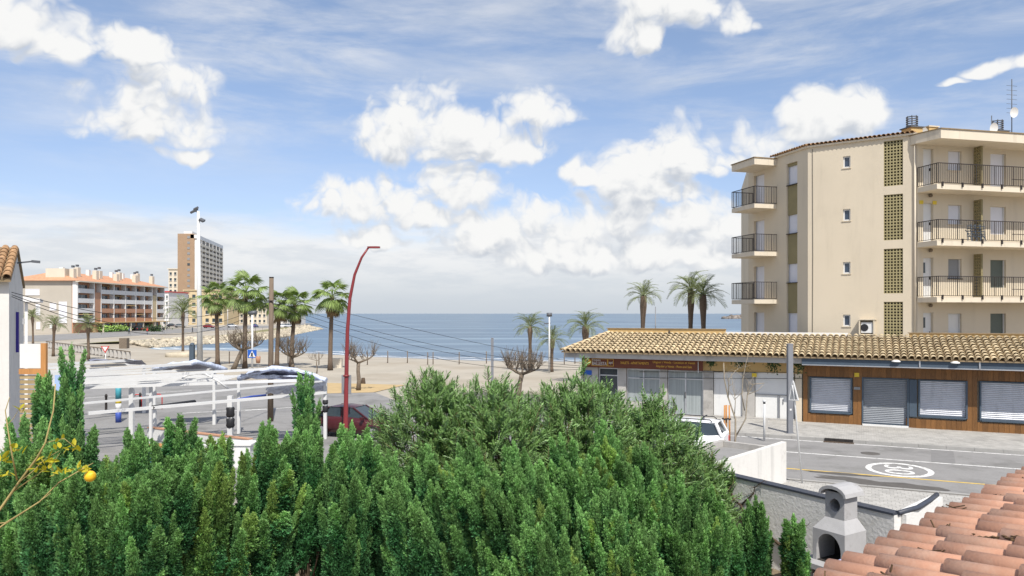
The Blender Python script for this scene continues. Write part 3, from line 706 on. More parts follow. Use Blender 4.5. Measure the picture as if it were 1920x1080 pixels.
part('lamp_arm', MB().bar(SP(sb1 - .22, 4.6, 2.45), SP(sb1 - .22, 4.6, 3.05), .03), M['white_metal'], sg)
# wall cables along the front
for i, py in enumerate((697.5, 709)):
    pts = [SP(tS(px), 4.97, H - (py + (px - 1300) * .004 - 588) * SP(tS(px), 4.97).y / F) for px in np.linspace(1200, 1503, 12)]
    solo('wall_cable', MB().tube(pts, .014, 5), M['cable'], ('upper' if i == 0 else 'lower') + ' black cable stretched along the white garage front', 'cable', pts[0])
# trailing plants under the eave
def leaf_cloud(n, fn, size, rng, fold=.0):
    """n small diamond leaves; fn(i) -> (pos, dir)"""
    vs = np.zeros((n, 4, 3))
    for i in range(n):
        p, d = fn(i); d = d.normalized(); r = d.orthogonal().normalized(); r = Matrix.Rotation(rng.uniform(0, 6.28), 3, d) @ r
        s = size * rng.uniform(.7, 1.3); w_ = s * .3
        for j, a in enumerate((p, p + d * s * .5 + r * w_, p + d * s, p + d * s * .5 - r * w_)): vs[i, j] = a
    return vs.reshape(-1, 3), np.arange(n * 4).reshape(-1, 4)
rng = random.Random(11)
for i, (px, wd, ln) in enumerate(((1336, .25, .35), (1392, .4, .4), (1450, .35, .5), (1500, .3, .6))):
    o = SP(tS(px), 4.6, 3.2)
    vv, ff = leaf_cloud(170, lambda k: (V(0, 0, 0) + U * rng.gauss(0, wd * .5) + N * rng.uniform(-.15, .15) + V(0, 0, -abs(rng.gauss(0, ln * .45))), V(rng.gauss(0, .5), rng.gauss(0, .5), -1)), .11, rng)
    ob = link('trailing_plant', np_mesh('trailing_plant', vv, ff, M['ivy']), None, o)
    tag(ob, ['small dark creeper hanging beside the maroon sign', 'dark creeper hanging above the white garage door', 'dark creeper hanging above the two leaf garage panel', 'dark creeper hanging where the awning box begins'][i], 'plant', 'creepers hanging under the shop eave')
# ------------------------------------------------------------------ apartment building
B0 = V(15.2, 48.0, 0); B1 = V(16.8, 42.4, 0); B2 = V(21.3, 39.2, 0); d3 = V(.97, .225, 0).normalized(); B3 = B2 + d3 * 15
apt = thing('apartment_block', 'four storey cream apartment block with dark balconies above the shops', 'building', V(22, 45, 0))
d1 = (B1 - B0); L1 = d1.length; d1.normalize(); d2 = (B2 - B1); L2 = d2.length; d2.normalize()
FL = [3.55, 6.45, 9.33, 12.2]
ZT = 15.1
wb = MB(); holes1 = []; holes2 = []; holes3 = []
tf1 = lambda px: (lambda r: (r * B0.y - B0.x) / (d1.x - r * d1.y))((px - 960) / F)
tf2 = lambda px: (lambda r: (r * B1.y - B1.x) / (d2.x - r * d2.y))((px - 960) / F)
tf3 = lambda px: (lambda r: (r * B2.y - B2.x) / (d3.x - r * d3.y))((px - 960) / F)
wc0, wc1 = tf1(1475), tf1(1495); bd0, bd1 = tf1(1413.5), tf1(1433)
for f in FL:
    holes1.append((bd0, bd1, f + .02, f + 2.12))
holes1.append((wc0, wc1, 3.6, 14.45))
sw0, sw1 = tf2(1580.5), tf2(1594.5); la0, la1 = tf2(1657), tf2(1693)
for zc in (13.97, 11.05, 8.13, 5.22): holes2.append((sw0, sw1, zc - .32, zc + .32))
LZ = [(12.43, 14.85), (9.53, 11.97), (6.68, 9.07), (4.3, 6.23)]
for z0, z1 in LZ: holes2.append((la0, la1, z0, z1))
dx = [tf3(p) for p in (1731, 1750, 1778, 1803, 1857, 1886)] + [6.85, 7.7]
for f in FL:
    holes3 += [(dx[0], dx[1], f + .02, f + 2.10), (dx[2], dx[3], f + 1.02, f + 2.05), (dx[4], dx[5], f + (.02 if f in (FL[0], FL[3]) else .55), f + 2.05), (dx[6], dx[7], f + .02, f + 2.05)]
facade(wb, B0, d1, L1, 0, ZT, holes1, .22); facade(wb, B1, d2, L2, 0, ZT, holes2, .18); facade(wb, B2, d3, 15, 0, ZT - .3, holes3, .2)
BK = [V(34, 57, 0), V(17.5, 57, 0)]
for a, c in ((B3, BK[0]), (BK[0], BK[1]), (BK[1], B0)): wb.quad(a, c, c + V(0, 0, ZT), a + V(0, 0, ZT))
part('wall', wb, M['plaster'], apt)
T1, T2, T3 = local(B0, d1), local(B1, d2), local(B2, d3)
for i, f in enumerate(FL):
    w_ = part('balcony_door', MB().box(bd0 + .002, bd1 - .002, .2, .24, f + .02, f + 2.12, T1), M['white_shutter'], apt)
    part('door_frame', MB().box(bd0 + .002, bd0 + .06, .15, .199, f + .02, f + 2.1, T1).box(bd1 - .06, bd1 - .002, .15, .199, f + .02, f + 2.1, T1), M['alu'], w_)
    z0 = 3.6 if i == 0 else f + .98; z1 = f + 2.08
    ww = part('roller_blind', MB().box(wc0 + .002, wc1 - .002, .19, .22, z0, z1, T1), M['white_shutter'], apt)
    part('frame', MB().box(wc0 + .002, wc0 + .05, .14, .189, z0, z1, T1).box(wc1 - .05, wc1 - .002, .14, .189, z0, z1, T1), M['alu'], ww)
    zz1 = FL[i + 1] + .94 if i < 3 else 14.448
    part('spandrel', MB().box(wc0 + .002, wc1 - .002, .10, .22, z1 + .002, zz1, T1), M['olive'], apt)
    if i < 3: part('sill', MB().box(wc0 - .03, wc1 + .03, -.03, .2, zz1 + .001, zz1 + .038, T1), M['iron'], apt)
for k, zc in enumerate((13.97, 11.05, 8.13, 5.22)):
    gl = part('window', MB().box(sw0 + .06, sw1 - .06, .12, .14, zc - .26, zc + .26, T2), M['glass_blue'], apt)
    part('frame', MB().box(sw0 + .002, sw1 - .002, .08, .119, zc + .25, zc + .318, T2).box(sw0 + .002, sw1 - .002, .08, .119, zc - .318, zc - .25, T2).box(sw0 + .002, sw0 + .075, .081, .118, zc - .25, zc + .25, T2).box(sw1 - .075, sw1 - .002, .081, .118, zc - .25, zc + .25, T2), M['white_metal'], gl)
    part('sill', MB().box(sw0 - .05, sw1 + .05, -.04, .1, zc - .37, zc - .322, T2), M['plaster'], gl)
for z0, z1 in LZ:                                   # pierced concrete screens
    g_ = MB(); nc_ = 6; nr = int(round((z1 - z0) / .16)); cw = (la1 - la0) / nc_; rh = (z1 - z0) / nr; hs = .28
    for i in range(nc_ + 1):
        x = la0 + i * cw; a = max(la0 + .002, x - cw * .19); c_ = min(la1 - .002, x + cw * .19); g_.box(a, c_, .04, .13, z0, z1, T2)
    for j in range(nr + 1):
        z = z0 + j * rh; g_.box(la0 + .003, la1 - .003, .045, .125, max(z0, z - rh * .2), min(z1, z + rh * .2), T2)
    pn = part('pierced_screen', g_, M['lattice'], apt)
    part('screen_back', MB().box(la0 + .002, la1 - .002, .155, .175, z0, z1, T2), M['dark'], pn)  # near-black plate painting the shade behind the holes
for i, f in enumerate(FL):
    dr_ = part('entrance_door', MB().box(dx[0] + .002, dx[1] - .002, .16, .2, f + .02, f + 2.10, T3), M['white'], apt)
    if i < 2: part('door_pane', MB().box(dx[0] + .14, dx[0] + .26, .145, .159, f + 1.3, f + 1.85, T3), M['glass'], dr_)
    part('door_handle', MB().box(dx[1] - .12, dx[1] - .08, .12, .159, f + .95, f + 1.1, T3), M['iron'], dr_)
    m_ = [M['white'], M['grey_shutter'], M['white_shutter'], M['white_shutter']][i]
    wi = part('window_blind', MB().box(dx[2] + .002, dx[3] - .002, .16, .19, f + 1.02, f + 2.05, T3), m_, apt)
    part('frame', MB().box(dx[2] + .002, dx[2] + .05, .1, .159, f + 1.02, f + 2.04, T3).box(dx[3] - .05, dx[3] - .002, .1, .159, f + 1.02, f + 2.04, T3), M['white_metal'], wi)
    part('sill', MB().box(dx[2] - .06, dx[3] + .06, -.05, .1, f + .97, f + 1.018, T3), M['iron'] if i < 2 else M['plaster'], wi)
    m_ = [M['green_shutter'], M['green_shutter'], M['white_shutter'], M['white_shutter']][i]
    z0 = f + (.02 if f in (FL[0], FL[3]) else .55)
    bl = part('patio_blind', MB().box(dx[4] + .002, dx[5] - .002, .16, .19, z0, f + 2.05, T3), m_, apt)
    part('frame', MB().box(dx[5] - .06, dx[5] - .002, .1, .159, z0, f + 2.04, T3), M['white_metal'], bl)
    part('patio_blind', MB().box(dx[6] + .002, dx[7] - .002, .16, .19, f + .02, f + 2.05, T3), M['green_shutter'], apt)
    wl = part('wall_lamp', MB().lathe([(.0, .0), (.07, .02), (.10, .1), (.07, .18), (.03, .2)], T3(V(.72, -.1, f + 2.38)), 10), M['bark'], apt)
if True:
    for k, px in enumerate((1727, 1752)):
        a = tf3(px); part('notice_plate', MB().box(a - .12, a + .12, -.03, -.005, FL[2] + 2.03, FL[2] + 2.22, T3), M['yellow'], apt)
def railing(b, pts, h, step=.115, z0=.06):
    for a, c in zip(pts[:-1], pts[1:]):
        L = (c - a).length; d = (c - a) / L
        b.bar(a + V(0, 0, h), c + V(0, 0, h), .05, .035); b.bar(a + V(0, 0, z0), c + V(0, 0, z0), .035, .03)
        n_ = max(2, int(L / step))
        for i in range(n_ + 1):
            p = a + d * (L * i / n_); wd = .034 if i % 10 == 0 else .018
            b.bar(p + V(0, 0, z0), p + V(0, 0, h), wd)
# right hand balconies
BD = 1.35
for i, f in enumerate(FL[1:]):
    sb = part('balcony_slab', MB().prism([(-.05, .0), (15, .0), (15, -BD), (-.05, -BD)], f - .27, f, T3), M['plaster_light'], apt)
    g_ = MB(); a = T3(V(.0, -.01, f)); c_ = T3(V(.0, -BD - .03, f)); e = T3(V(14.9, -BD - .03, f)); railing(g_, [a, c_, e], 1.05)
    rl = part('railing', g_, M['iron'], apt)
    hk = MB()
    for k in np.arange(.25, 15, 1.22): hk.box(k - .04, k + .04, -BD - .07, -BD - .002, f - .13, f + .1, T3)
    part('rail_foot', hk, M['iron'], rl)
    dv_ = MB(); t0 = tf3(1826); zt = f + 2.3
    for k in range(4): y = -.05 - k * .14; dv_.box(t0 - .05, t0 + .05, y - .05, y, f, zt, T3)
    for k in range(15): z = f + k * 2.25 / 14; dv_.box(t0 - .045, t0 + .045, -.52, -.051, z, z + .07, T3)
    part('divider_screen', dv_, M['olive'], apt)
    part('drying_rail', MB().bar(T3(V(4.7, -BD + .1, f + .42)), T3(V(5.75, -BD + .1, f + .42)), .03), M['iron'], rl)
part('roof_slab', MB().prism([(-.25, .3), (15, .3), (15, -BD - .15), (.05, -BD - .15), (-.25, -.15)], ZT - .62, ZT - .15, T3), M['plaster_light'], apt)
part('roof_edge', MB().prism([(-.29, .3), (15, .3), (15, -BD - .2), (.03, -BD - .2), (-.29, -.17)], ZT - .148, ZT - .10, T3), M['tile_bed'], apt)
# left balconies: on facet 1, projecting 1.5 m
q0, q1 = L1 - 5.31, L1 - 2.87; LD = 1.55
for i, f in enumerate(FL[1:]):
    part('balcony_slab', MB().prism([(q0, 0), (q1, 0), (q1, -LD), (q0, -LD)], f - .25, f, T1), M['plaster_light'], apt)
    g_ = MB(); railing(g_, [T1(V(q0, -.01, f)), T1(V(q0, -LD + .02, f)), T1(V(q1, -LD + .02, f)), T1(V(q1, -.01, f))], 1.05); part('railing', g_, M['iron'], apt)
part('roof_slab', MB().prism([(q0, .2), (q1, .2), (q1, -LD), (q0, -LD)], ZT - .55, ZT - .16, T1), M['plaster_light'], apt)
part('roof_edge', MB().prism([(q0 - .04, .2), (q1 + .04, .2), (q1 + .04, -LD - .05), (q0 - .04, -LD - .05)], ZT - .158, ZT - .10, T1), M['tile_bed'], apt)
part('downpipe', MB().tube([T2(V(L2 - .12, -.07, ZT - .1)), T2(V(L2 - .12, -.07, 4.3))], .05, 8), M['plaster_light'], apt)
part('wall_cable', MB().tube([T2(V(.25, -.02, 14.9)), T2(V(.27, -.02, 9)), T2(V(.25, -.02, 4.4))], .012, 5), M['cable'], apt)
# tiled roof
rp = [B0, B1, B2, B3, BK[0], BK[1]]; cen = V(26, 49, ZT + 1.5); rb_ = MB()
rb_.add([p + V(0, 0, ZT) for p in rp] + [cen], [(i, (i + 1) % 6, 6) for i in range(6)])
rfa = part('roof', rb_, M['tile_bed'], apt)
part('eave_moulding', MB().box(L1 - 2.9, L1 + .02, -.12, .1, ZT - .1, ZT - .001, T1).box(-.02, L2 - .05, -.12, .1, ZT - .099, ZT - .002, T2), M['plaster'], apt)
tl2 = barrel('roof_tile', .5, .105, .085, M['old_tile'], 6); mats = []
for (T_, d, n0, n1) in ((T1, d1, 2.55, L1), (T2, d2, 0, L2 - .1)):
    nin = V(-d.y, d.x, 0)
    for k in np.arange(n0 + .1, n1, .225):
        for r_ in range(3):
            ax = nin + V(0, 0, .17 + random.uniform(-.03, .03)); mats.append(frame(T_(V(k, -.2 + r_ * .4, ZT + .02 + r_ * .06)), ax, -d))
pieces('roof_tile', tl2, mats, rfa)
def chimney(t_, in_, w_, h, style):
    p = T3(V(t_, in_, ZT - .1)); b = MB().box(t_ - w_, t_ + w_, in_ - w_, in_ + w_, ZT - .6, ZT - .1 + h, T3)
    ch = part('chimney', b, M['ochre'], apt)
    if style:
        cb = MB(); zc = ZT - .1 + h
        cb.box(t_ - w_ - .07, t_ + w_ + .07, in_ - w_ - .07, in_ + w_ + .07, zc + .001, zc + .06, T3)
        for k in range(5): c_ = T3(V(t_, in_, 0)); cb.lathe([(.26, zc + .12 + k * .12), (.30, zc + .12 + k * .12), (.30, zc + .17 + k * .12), (.26, zc + .17 + k * .12), (.26, zc + .12 + k * .12)], (c_.x, c_.y, 0), 14)
        for k in range(6):
            a = k * math.pi / 3; c_ = T3(V(t_, in_, 0)); cb.bar((c_.x + .25 * math.cos(a), c_.y + .25 * math.sin(a), zc + .06), (c_.x + .25 * math.cos(a), c_.y + .25 * math.sin(a), zc + .7), .03)
        part('chimney_cowl', cb, M['lamp_grey'], ch)
    else:
        part('chimney_cap', MB().box(t_ - w_ - .05, t_ + w_ + .05, in_ - w_ - .05, in_ + w_ + .05, ZT - .099 + h, ZT - .03 + h, T3), M['plaster'], ch)
chimney(.7, 1.2, .36, .62, 1); chimney(2.55, 2.0, .3, .95, 0); chimney(6.1, 1.0, .36, .66, 1)
part('satellite_dish', MB().lathe([(0, .0), (.2, .03), (.36, .1), (.46, .2)], (0, 0, 0), 16).__class__().add([T3(V(1.15 + .42 * math.cos(a), 1.0 - .1 * math.sin(a), ZT + .18 + .42 * math.sin(a))) for a in np.linspace(0, 2 * math.pi, 19)[:-1]] + [T3(V(1.15, 1.12, ZT + .18))], [(i, (i + 1) % 18, 18) for i in range(18)], True), M['white'], apt)
for (t_, zt_, lab) in ((5.4, 1.5, 0), (6.75, 3.6, 1)):
    an = part('antenna', MB().tube([T3(V(t_, .7, ZT - .1)), T3(V(t_, .7, ZT - .1 + zt_))], .025, 6), M['lamp_grey'], apt)
    ab = MB()
    for k in range(7): ab.bar(T3(V(t_ - .35, .7 + .0, ZT + zt_ * (.45 + .07 * k))), T3(V(t_ + .35, .7, ZT + zt_ * (.45 + .07 * k))), .015)
    if lab: part('antenna_rods', ab, M['lamp_grey'], an)
    part('dish', MB().add([T3(V(t_ + .28 * math.cos(a), .55 - .05 * math.sin(a), ZT + zt_ * .45 + .28 * math.sin(a))) for a in np.linspace(0, 2 * math.pi, 15)[:-1]] + [T3(V(t_, .65, ZT + zt_ * .45))], [(i, (i + 1) % 14, 14) for i in range(14)], True), M['white'], an)
# air conditioner in an alcove at the foot of the chamfered wall
ac0, ac1 = tf2(1613), tf2(1642)
ac = thing('air_conditioner', 'white air conditioner in a framed alcove above the shop roof', 'air conditioner', T2(V((ac0 + ac1) / 2, -.2, 4.5)))
part('casing', MB().box(ac0 + .1, ac1 - .1, -.32, -.02, 4.56, 5.12, T2), M['white'], ac)
part('surround', MB().box(ac0, ac0 + .06, -.4, -.004, 4.5, 5.25, T2).box(ac1 - .06, ac1, -.4, -.004, 4.5, 5.25, T2).box(ac0 - .04, ac1 + .04, -.42, -.004, 5.252, 5.31, T2).box(ac0, ac1, -.4, -.004, 4.45, 4.499, T2), M['plaster'], ac)
cc = T2(V((ac0 + ac1) / 2 - .12, -.335, 4.84)); fn_ = MB()
fn_.add([cc + d2 * .2 * math.cos(a) + V(0, 0, .2 * math.sin(a)) for a in np.linspace(0, 2 * math.pi, 17)[:-1]], [tuple(range(16))]); part('fan_grille', fn_, M['black'], ac)
# drying frame folded on the second balcony
f = FL[2]; ch = MB(); rs = random.Random(4)
dk = thing('folding_chairs', 'dark folded garden chairs stacked on the second balcony', 'chair', T3(V(2.4, -1.0, f)))
for k in range(4):
    x = 2.0 + k * .28; s_ = MB()
    for sgn in (0, .22): s_.bar(T3(V(x + sgn, -1.18, f)), T3(V(x + sgn + .12, -.98, f + .9)), .03)
    for j in range(5): s_.bar(T3(V(x + .02 + j * .02, -1.15 + j * .03, f + .25 + j * .14)), T3(V(x + .24 + j * .02, -1.15 + j * .03, f + .25 + j * .14)), .04)
    s_.bar(T3(V(x + .3, -1.18, f + .05)), T3(V(x, -1.0, f + .62)), .03)
    part('chair_frame', s_, M['navy'], dk)
# ------------------------------------------------------------------ own roof at the lower right
EZ2 = 4.15; E0 = GP(1500, 1078, EZ2); E1 = GP(1920, 875, EZ2); ed = (E1 - E0).normalized(); E0.z -= .20; EZ2 -= .20
ud = V(ed.y, -ed.x, 0); SLP = R(9.0); us = ud * math.cos(SLP) + V(0, 0, math.sin(SLP)); un = ed.cross(us).normalized()
if un.z < 0: un = -un
roofh = thing('tiled_house', 'low house wing with terracotta barrel tile roof', 'house', V(E0.x + 2.5, E0.y + .5, 0))
ra, rb2 = -1.6, 7.2; RL = 3.6
def RP(a, s, z=0): return E0 + ed * a + us * s + un * z
dk_ = MB(); vs = [RP(ra, 0), RP(rb2, 0), RP(rb2, RL), RP(ra, RL)]; vs += [v - V(0, 0, .14) for v in vs]
dk_.add(vs, [(0, 1, 2, 3), (7, 6, 5, 4), (0, 4, 5, 1), (1, 5, 6, 2), (2, 6, 7, 3), (3, 7, 4, 0)])
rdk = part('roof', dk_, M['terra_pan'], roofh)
hw = MB(); pr = [RP(ra + .3, .35), RP(rb2 - .3, .35), RP(rb2 - .3, RL), RP(ra + .3, RL)]; hw.prism([(p.x, p.y) for p in pr], 0, EZ2 - .12); part('wall', hw, M['white_wall'], roofh)
pit = .232; tiles = [barrel('roof_tile', .47 + .004 * k, .088, .068, M['terra'], 10, .015) for k in range(3)]
rs = random.Random(8); nrow = int((rb2 - ra) / pit); cl = []
per = {0: [], 1: [], 2: []}
for r in range(nrow):
    a = ra + .1 + r * pit; s = -.07 + rs.uniform(-.03, .03)
    if rs.random() < .5: s -= 0.0; first = rs.uniform(.15, .36)
    else: first = .38
    k = 0
    while s < RL - .35:
        off = rs.uniform(-.008, .008)
        o = RP(a + off, s, .045 + .017); ax = us - un * .05 + ed * rs.uniform(-.02, .02)
        per[rs.randrange(3)].append(frame(o, ax, -ed, None) if True else None)
        s += first if k == 0 else .385 + rs.uniform(-.012, .012); k += 1
for k in per:
    fixed = []
    for m_ in per[k]:
        if m_.col[2].to_3d().dot(un) < 0:
            ax = m_.col[0].to_3d(); m_ = frame(m_.translation, ax, ed)
        fixed.append(m_)
    pieces('roof_tile', tiles[k], fixed, rdk, 100)
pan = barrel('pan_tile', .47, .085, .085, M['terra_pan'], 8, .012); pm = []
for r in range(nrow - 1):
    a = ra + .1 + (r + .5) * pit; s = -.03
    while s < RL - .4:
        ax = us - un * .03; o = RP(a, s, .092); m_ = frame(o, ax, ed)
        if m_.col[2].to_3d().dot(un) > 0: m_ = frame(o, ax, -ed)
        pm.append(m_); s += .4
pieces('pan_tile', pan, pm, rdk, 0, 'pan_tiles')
for r in (1, 4, 7, 8, 11, 14, 17, 20, 24):                      # little twigs and mortar crumbs caught at the eave
    b = MB(); p = RP(ra + .1 + r * pit + pit / 2, rs.uniform(-.02, .12) if r not in (8, 11) else .3, .1)
    for k in range(6):
        q = p + V(rs.uniform(-.04, .04), rs.uniform(-.04, .04), rs.uniform(-.02, .02)); b.bar(q, q + V(rs.uniform(-.07, .07), rs.uniform(-.06, .06), rs.uniform(-.005, .045)), .008)
    part('eave_debris', b, M['moss'], roofh)
for (r, s, n_) in ((3, .75, 14), (5, .55, 10), (14, .5, 26), (15, .9, 20), (4, 1.0, 9)):
    b = MB()
    for k in range(n_):
        th = R(rs.uniform(18, 42)); c_ = RP(ra + .1 + r * pit, s + rs.uniform(-.14, .14), .06) - ed * .085 * math.cos(th) + un * .085 * math.sin(th); z_ = rs.uniform(.006, .016)
        b.add([c_ + ed * -z_, c_ + us * z_ * 1.5, c_ + un * z_ * .6, c_ - us * z_ * 1.5, c_ - un * z_], [(0, 1, 2), (0, 2, 3), (0, 3, 4), (0, 4, 1)])
    o = part('lichen_patch', b, M['moss'], rdk); o['kind'] = 'stuff'
# ------------------------------------------------------------------ garden wall
WH = 1.8; W0 = V(4.55, 18.45, 0); W1 = V(7.28, 14.1, 0); W2 = V(8.85, 15.55, 0)
gw = thing('garden_wall', 'rough grey rendered garden wall with dark slate coping', 'wall', W0)
def wallseg(b, a, c, th, z0, z1, ea=0, ec=0):
    d = (c - a).normalized(); n_ = V(-d.y, d.x, 0) * th / 2; a2 = a - d * ea; c2 = c + d * ec
    b.prism([((a2 - n_).x, (a2 - n_).y), ((c2 - n_).x, (c2 - n_).y), ((c2 + n_).x, (c2 + n_).y), ((a2 + n_).x, (a2 + n_).y)], z0, z1)
b = MB(); wallseg(b, W0, W1, .22, 0, WH); part('wall_face', b, M['rough_wall'], gw)
b = MB(); wallseg(b, W1, W2, .22, 0, WH - .002, -.13); part('wall_face', b, M['rough_wall'], gw)
cps = []
dW = (W1 - W0); nW = int(dW.length / .5)
cm = MB().box(.004, dW.length / nW - .004, -.13, .13, 0, .042).mesh('coping_slab', M['coping'])
pieces('coping_slab', cm, [frame(W0 + dW * (k / nW) + V(0, 0, WH + .001), dW, V(-dW.y, dW.x, 0)) for k in range(nW)], gw)
cv = [W1 + V(0, 0, WH + .03), W1 + (W2 - W1) * .35 + V(.05, -.12, WH + .04), W1 + (W2 - W1) * .7 + V(.03, -.08, WH + .04), W2 + V(0, 0, WH + .03)]
part('coping_bend', MB().tube(cv, .05, 8), M['coping'], gw)
# bare vine on the wall
dWn = dW.normalized(); inn = V(dWn.y, -dWn.x, 0)
if inn.dot(-W0) < 0: inn = -inn
WPt = lambda a, z, o_=.13: W0 + dWn * a + inn * o_ + V(0, 0, z)
vn = thing('wall_vine', 'leafless brown vine climbing the grey garden wall', 'vine', WPt(2.2, 0))
rv = random.Random(21)
def wander(a, z, da, dz_, n_, r0, r1):
    pts = []; 
    for k in range(n_):
        pts.append(WPt(a, z, .135 + rv.uniform(0, .03))); a += da * rv.uniform(.5, 1.4) + rv.uniform(-.05, .05); z += dz_ * rv.uniform(.4, 1.5) + rv.uniform(-.04, .04)
    return pts, list(np.linspace(r0, r1, n_)), a, z
pts, rad, a_, z_ = wander(3.6, .05, -.22, .13, 16, .045, .016); part('main_stem', MB().tube(pts, rad, 6), M['bark_dark'], vn)
for (i, da, dz_, n_) in ((4, .05, .12, 9), (6, -.2, .03, 9), (9, .12, .1, 7), (11, -.2, -.02, 8), (8, -.05, -.12, 6)):
    p2 = pts[i]; a0_ = (p2 - W0).dot(dWn); q_, r_, a2, z2 = wander(a0_, p2.z, da, dz_, n_, .022, .006); br = part('branch', MB().tube(q_, r_, 5), M['bark_dark'], vn)
    tw = MB()
    for k in range(14):
        s_ = rv.choice(q_); e_ = s_ + dWn * rv.uniform(-.22, .22) + V(0, 0, rv.uniform(-.08, .2)) + inn * rv.uniform(0, .1); tw.tube([s_, (s_ + e_) / 2 + V(0, 0, .02), e_], [.006, .004, .002], 4)
    part('twigs', tw, M['bark_dark'], br)['kind'] = 'stuff'
# low back wall behind the hedge with pierced blocks
b = MB(); HB = [V(-17, 20.2, 0), V(-6, 19.6, 0), V(4.4, 18.55, 0)]
hb = thing('low_boundary_wall', 'low pale boundary wall of pierced blocks behind the hedge', 'wall', HB[1])
for a, c_ in zip(HB[:-1], HB[1:]): wallseg(b, a, c_, .2, 0, .35)
part('plinth', b, M['concrete'], hb)
blk = MB()
for (x0, x1, z0, z1) in ((0, .06, 0, .3), (.24, .3, 0, .3), (.06, .24, 0, .05), (.06, .24, .25, .3), (.12, .18, .05, .25)): blk.box(x0, x1, -.05, .05, z0, z1)
bm_ = blk.mesh('pierced_block', M['concrete']); mm = []
for a, c_ in zip(HB[:-1], HB[1:]):
    d = (c_ - a); L = d.length; d.normalize()
    for k in range(int(L / .305)):
        for j in range(2): mm.append(frame(a + d * (k * .305) + V(0, 0, .352 + j * .303), d, V(-d.y, d.x, 0)))
pieces('pierced_block', bm_, mm, hb, 300, 'pierced_blocks')
# patio slab seen through the hedge
pc = GP(770, 1085); pts = [pc + V(1.9 * math.cos(a), 1.3 * math.sin(a) - .6, 0) for a in np.linspace(0, 2 * math.pi, 25)[:-1]]
solo('patio_bed', MB().prism([(p.x, p.y) for p in pts], -.02, .16), M['concrete'], 'rounded concrete patio edge at the foot of the hedge', 'paving', pc)
# ------------------------------------------------------------------ white wall and planter by the road
PW0 = GP(1340, 868, 1.43); PW0.z = 0; PW1 = GP(1470, 910)
pd = (PW1 - PW0).normalized()
pw = thing('white_garden_wall', 'bright white wall end standing beside the street', 'wall', PW1)
b = MB(); wallseg(b, PW0 - pd * 1.2, PW1, .16, 0, 1.43); part('wall_face', b, M['white_wall'], pw)
pn_ = V(-pd.y, pd.x, 0)
pt = thing('concrete_planter', 'low grey concrete planter behind the white wall', 'planter', PW1 + pn_ * 1.6 - pd * 2)
b = MB(); c0 = PW1 + pn_ * .12 - pd * .3; 
for (a, c_) in ((c0 - pd * 4.0 + pn_ * 1.8, c0 + pn_ * 1.8 - pd * .1), ): wallseg(b, a, c_, .18, 0, 1.32)
wallseg(b, c0 + pn_ * .02 - pd * .2, c0 + pn_ * 1.7 - pd * .2, .18, 0, 1.30)
part('rim', b, M['concrete'], pt)
part('fill', MB().prism([((c0 - pd * 4 + pn_ * .05).x, (c0 - pd * 4 + pn_ * .05).y), ((c0 - pd * .3 + pn_ * .05).x, (c0 - pd * .3 + pn_ * .05).y), ((c0 - pd * .3 + pn_ * 1.7).x, (c0 - pd * .3 + pn_ * 1.7).y), ((c0 - pd * 4 + pn_ * 1.7).x, (c0 - pd * 4 + pn_ * 1.7).y)], 0, 1.12), M['asphalt'], pt)
# ------------------------------------------------------------------ barbecue
BC = V(6.22, 14.15, -.09); fx = -inn * -1.0            # fx points out of the wall
fx = inn.normalized(); fy = V(-fx.y, fx.x, 0)
def BB(a): return BC + fy * a.x + fx * a.y + V(0, 0, a.z)     # x sideways, y towards the front
bq = thing('barbecue', 'grey cast concrete garden barbecue with arched hearth and chimney', 'barbecue', BC)
part('base', MB().box(-.42, -.30, -.42, .42, .08, .92, BB).box(.30, .42, -.42, .42, 0, .92, BB).box(-.29, .29, -.42, -.36, 0, .92, BB), M['bbq'], bq)
part('hearth_slab', MB().box(-.50, .50, -.46, .62, .921, 1.02, BB), M['bbq'], bq)
# hood: front wall with an arch, sides and taper
hd_ = MB(); z0 = 1.021; w_ = .335; zs_ = 1.62; ar = [( .255 * math.cos(a), z0 + .24 + .31 * math.sin(a)) for a in np.linspace(math.pi, 0, 13)]
arch = [(-.255, z0)] + ar + [(.255, z0)]
outer = [(-w_, z0)] + [(-w_ * math.cos(math.pi * k / 14) if 0 < k < 14 else (-w_ if k == 0 else w_), z0 + .34 + (zs_ - z0 - .34) * min(1, math.sin(math.pi * k / 14) * 1.7)) for k in range(15)][1:-1] + [(w_, z0)]
k = len(arch); 
fr = [BB(V(x, .36, z)) for x, z in arch] + [BB(V(x, .36, z)) for x, z in outer[:k]]
nO = len(outer)
hd_.add([BB(V(x, .36, z)) for x, z in outer] + [BB(V(x, .36, z)) for x, z in arch], [(i, i + 1, nO + i + 1, nO + i) for i in range(min(nO, k) - 1)])
hd_.add([BB(V(x, y, z)) for y in (.36, -.2) for x, z in arch], [(i, i + 1, k + i + 1, k + i) for i in range(k - 1)])
for sx in (-1, 1): hd_.quad(BB(V(sx * w_, .36, z0)), BB(V(sx * w_, -.3, z0)), BB(V(sx * w_, -.3, zs_)), BB(V(sx * w_, .36, zs_)))
hd_.quad(BB(V(-w_, -.3, z0)), BB(V(w_, -.3, z0)), BB(V(w_, -.3, zs_)), BB(V(-w_, -.3, zs_)))
lo = [(-w_, .36, zs_), (w_, .36, zs_), (w_, -.3, zs_), (-w_, -.3, zs_)]; hi = [(-.2, .17, 1.83), (.2, .17, 1.83), (.2, -.23, 1.83), (-.2, -.23, 1.83)]
hd_.add([BB(V(*p)) for p in lo + hi], [(0, 1, 5, 4), (1, 2, 6, 5), (2, 3, 7, 6), (3, 0, 4, 7)])
for sx in (-1, 1):
    hd_.add([BB(V(sx * w_, .361, z0 + .34)), BB(V(sx * w_, .361, zs_)), BB(V(sx * w_ * .5, .361, zs_))], [(0, 1, 2)])
part('hood', hd_, M['bbq'], bq)
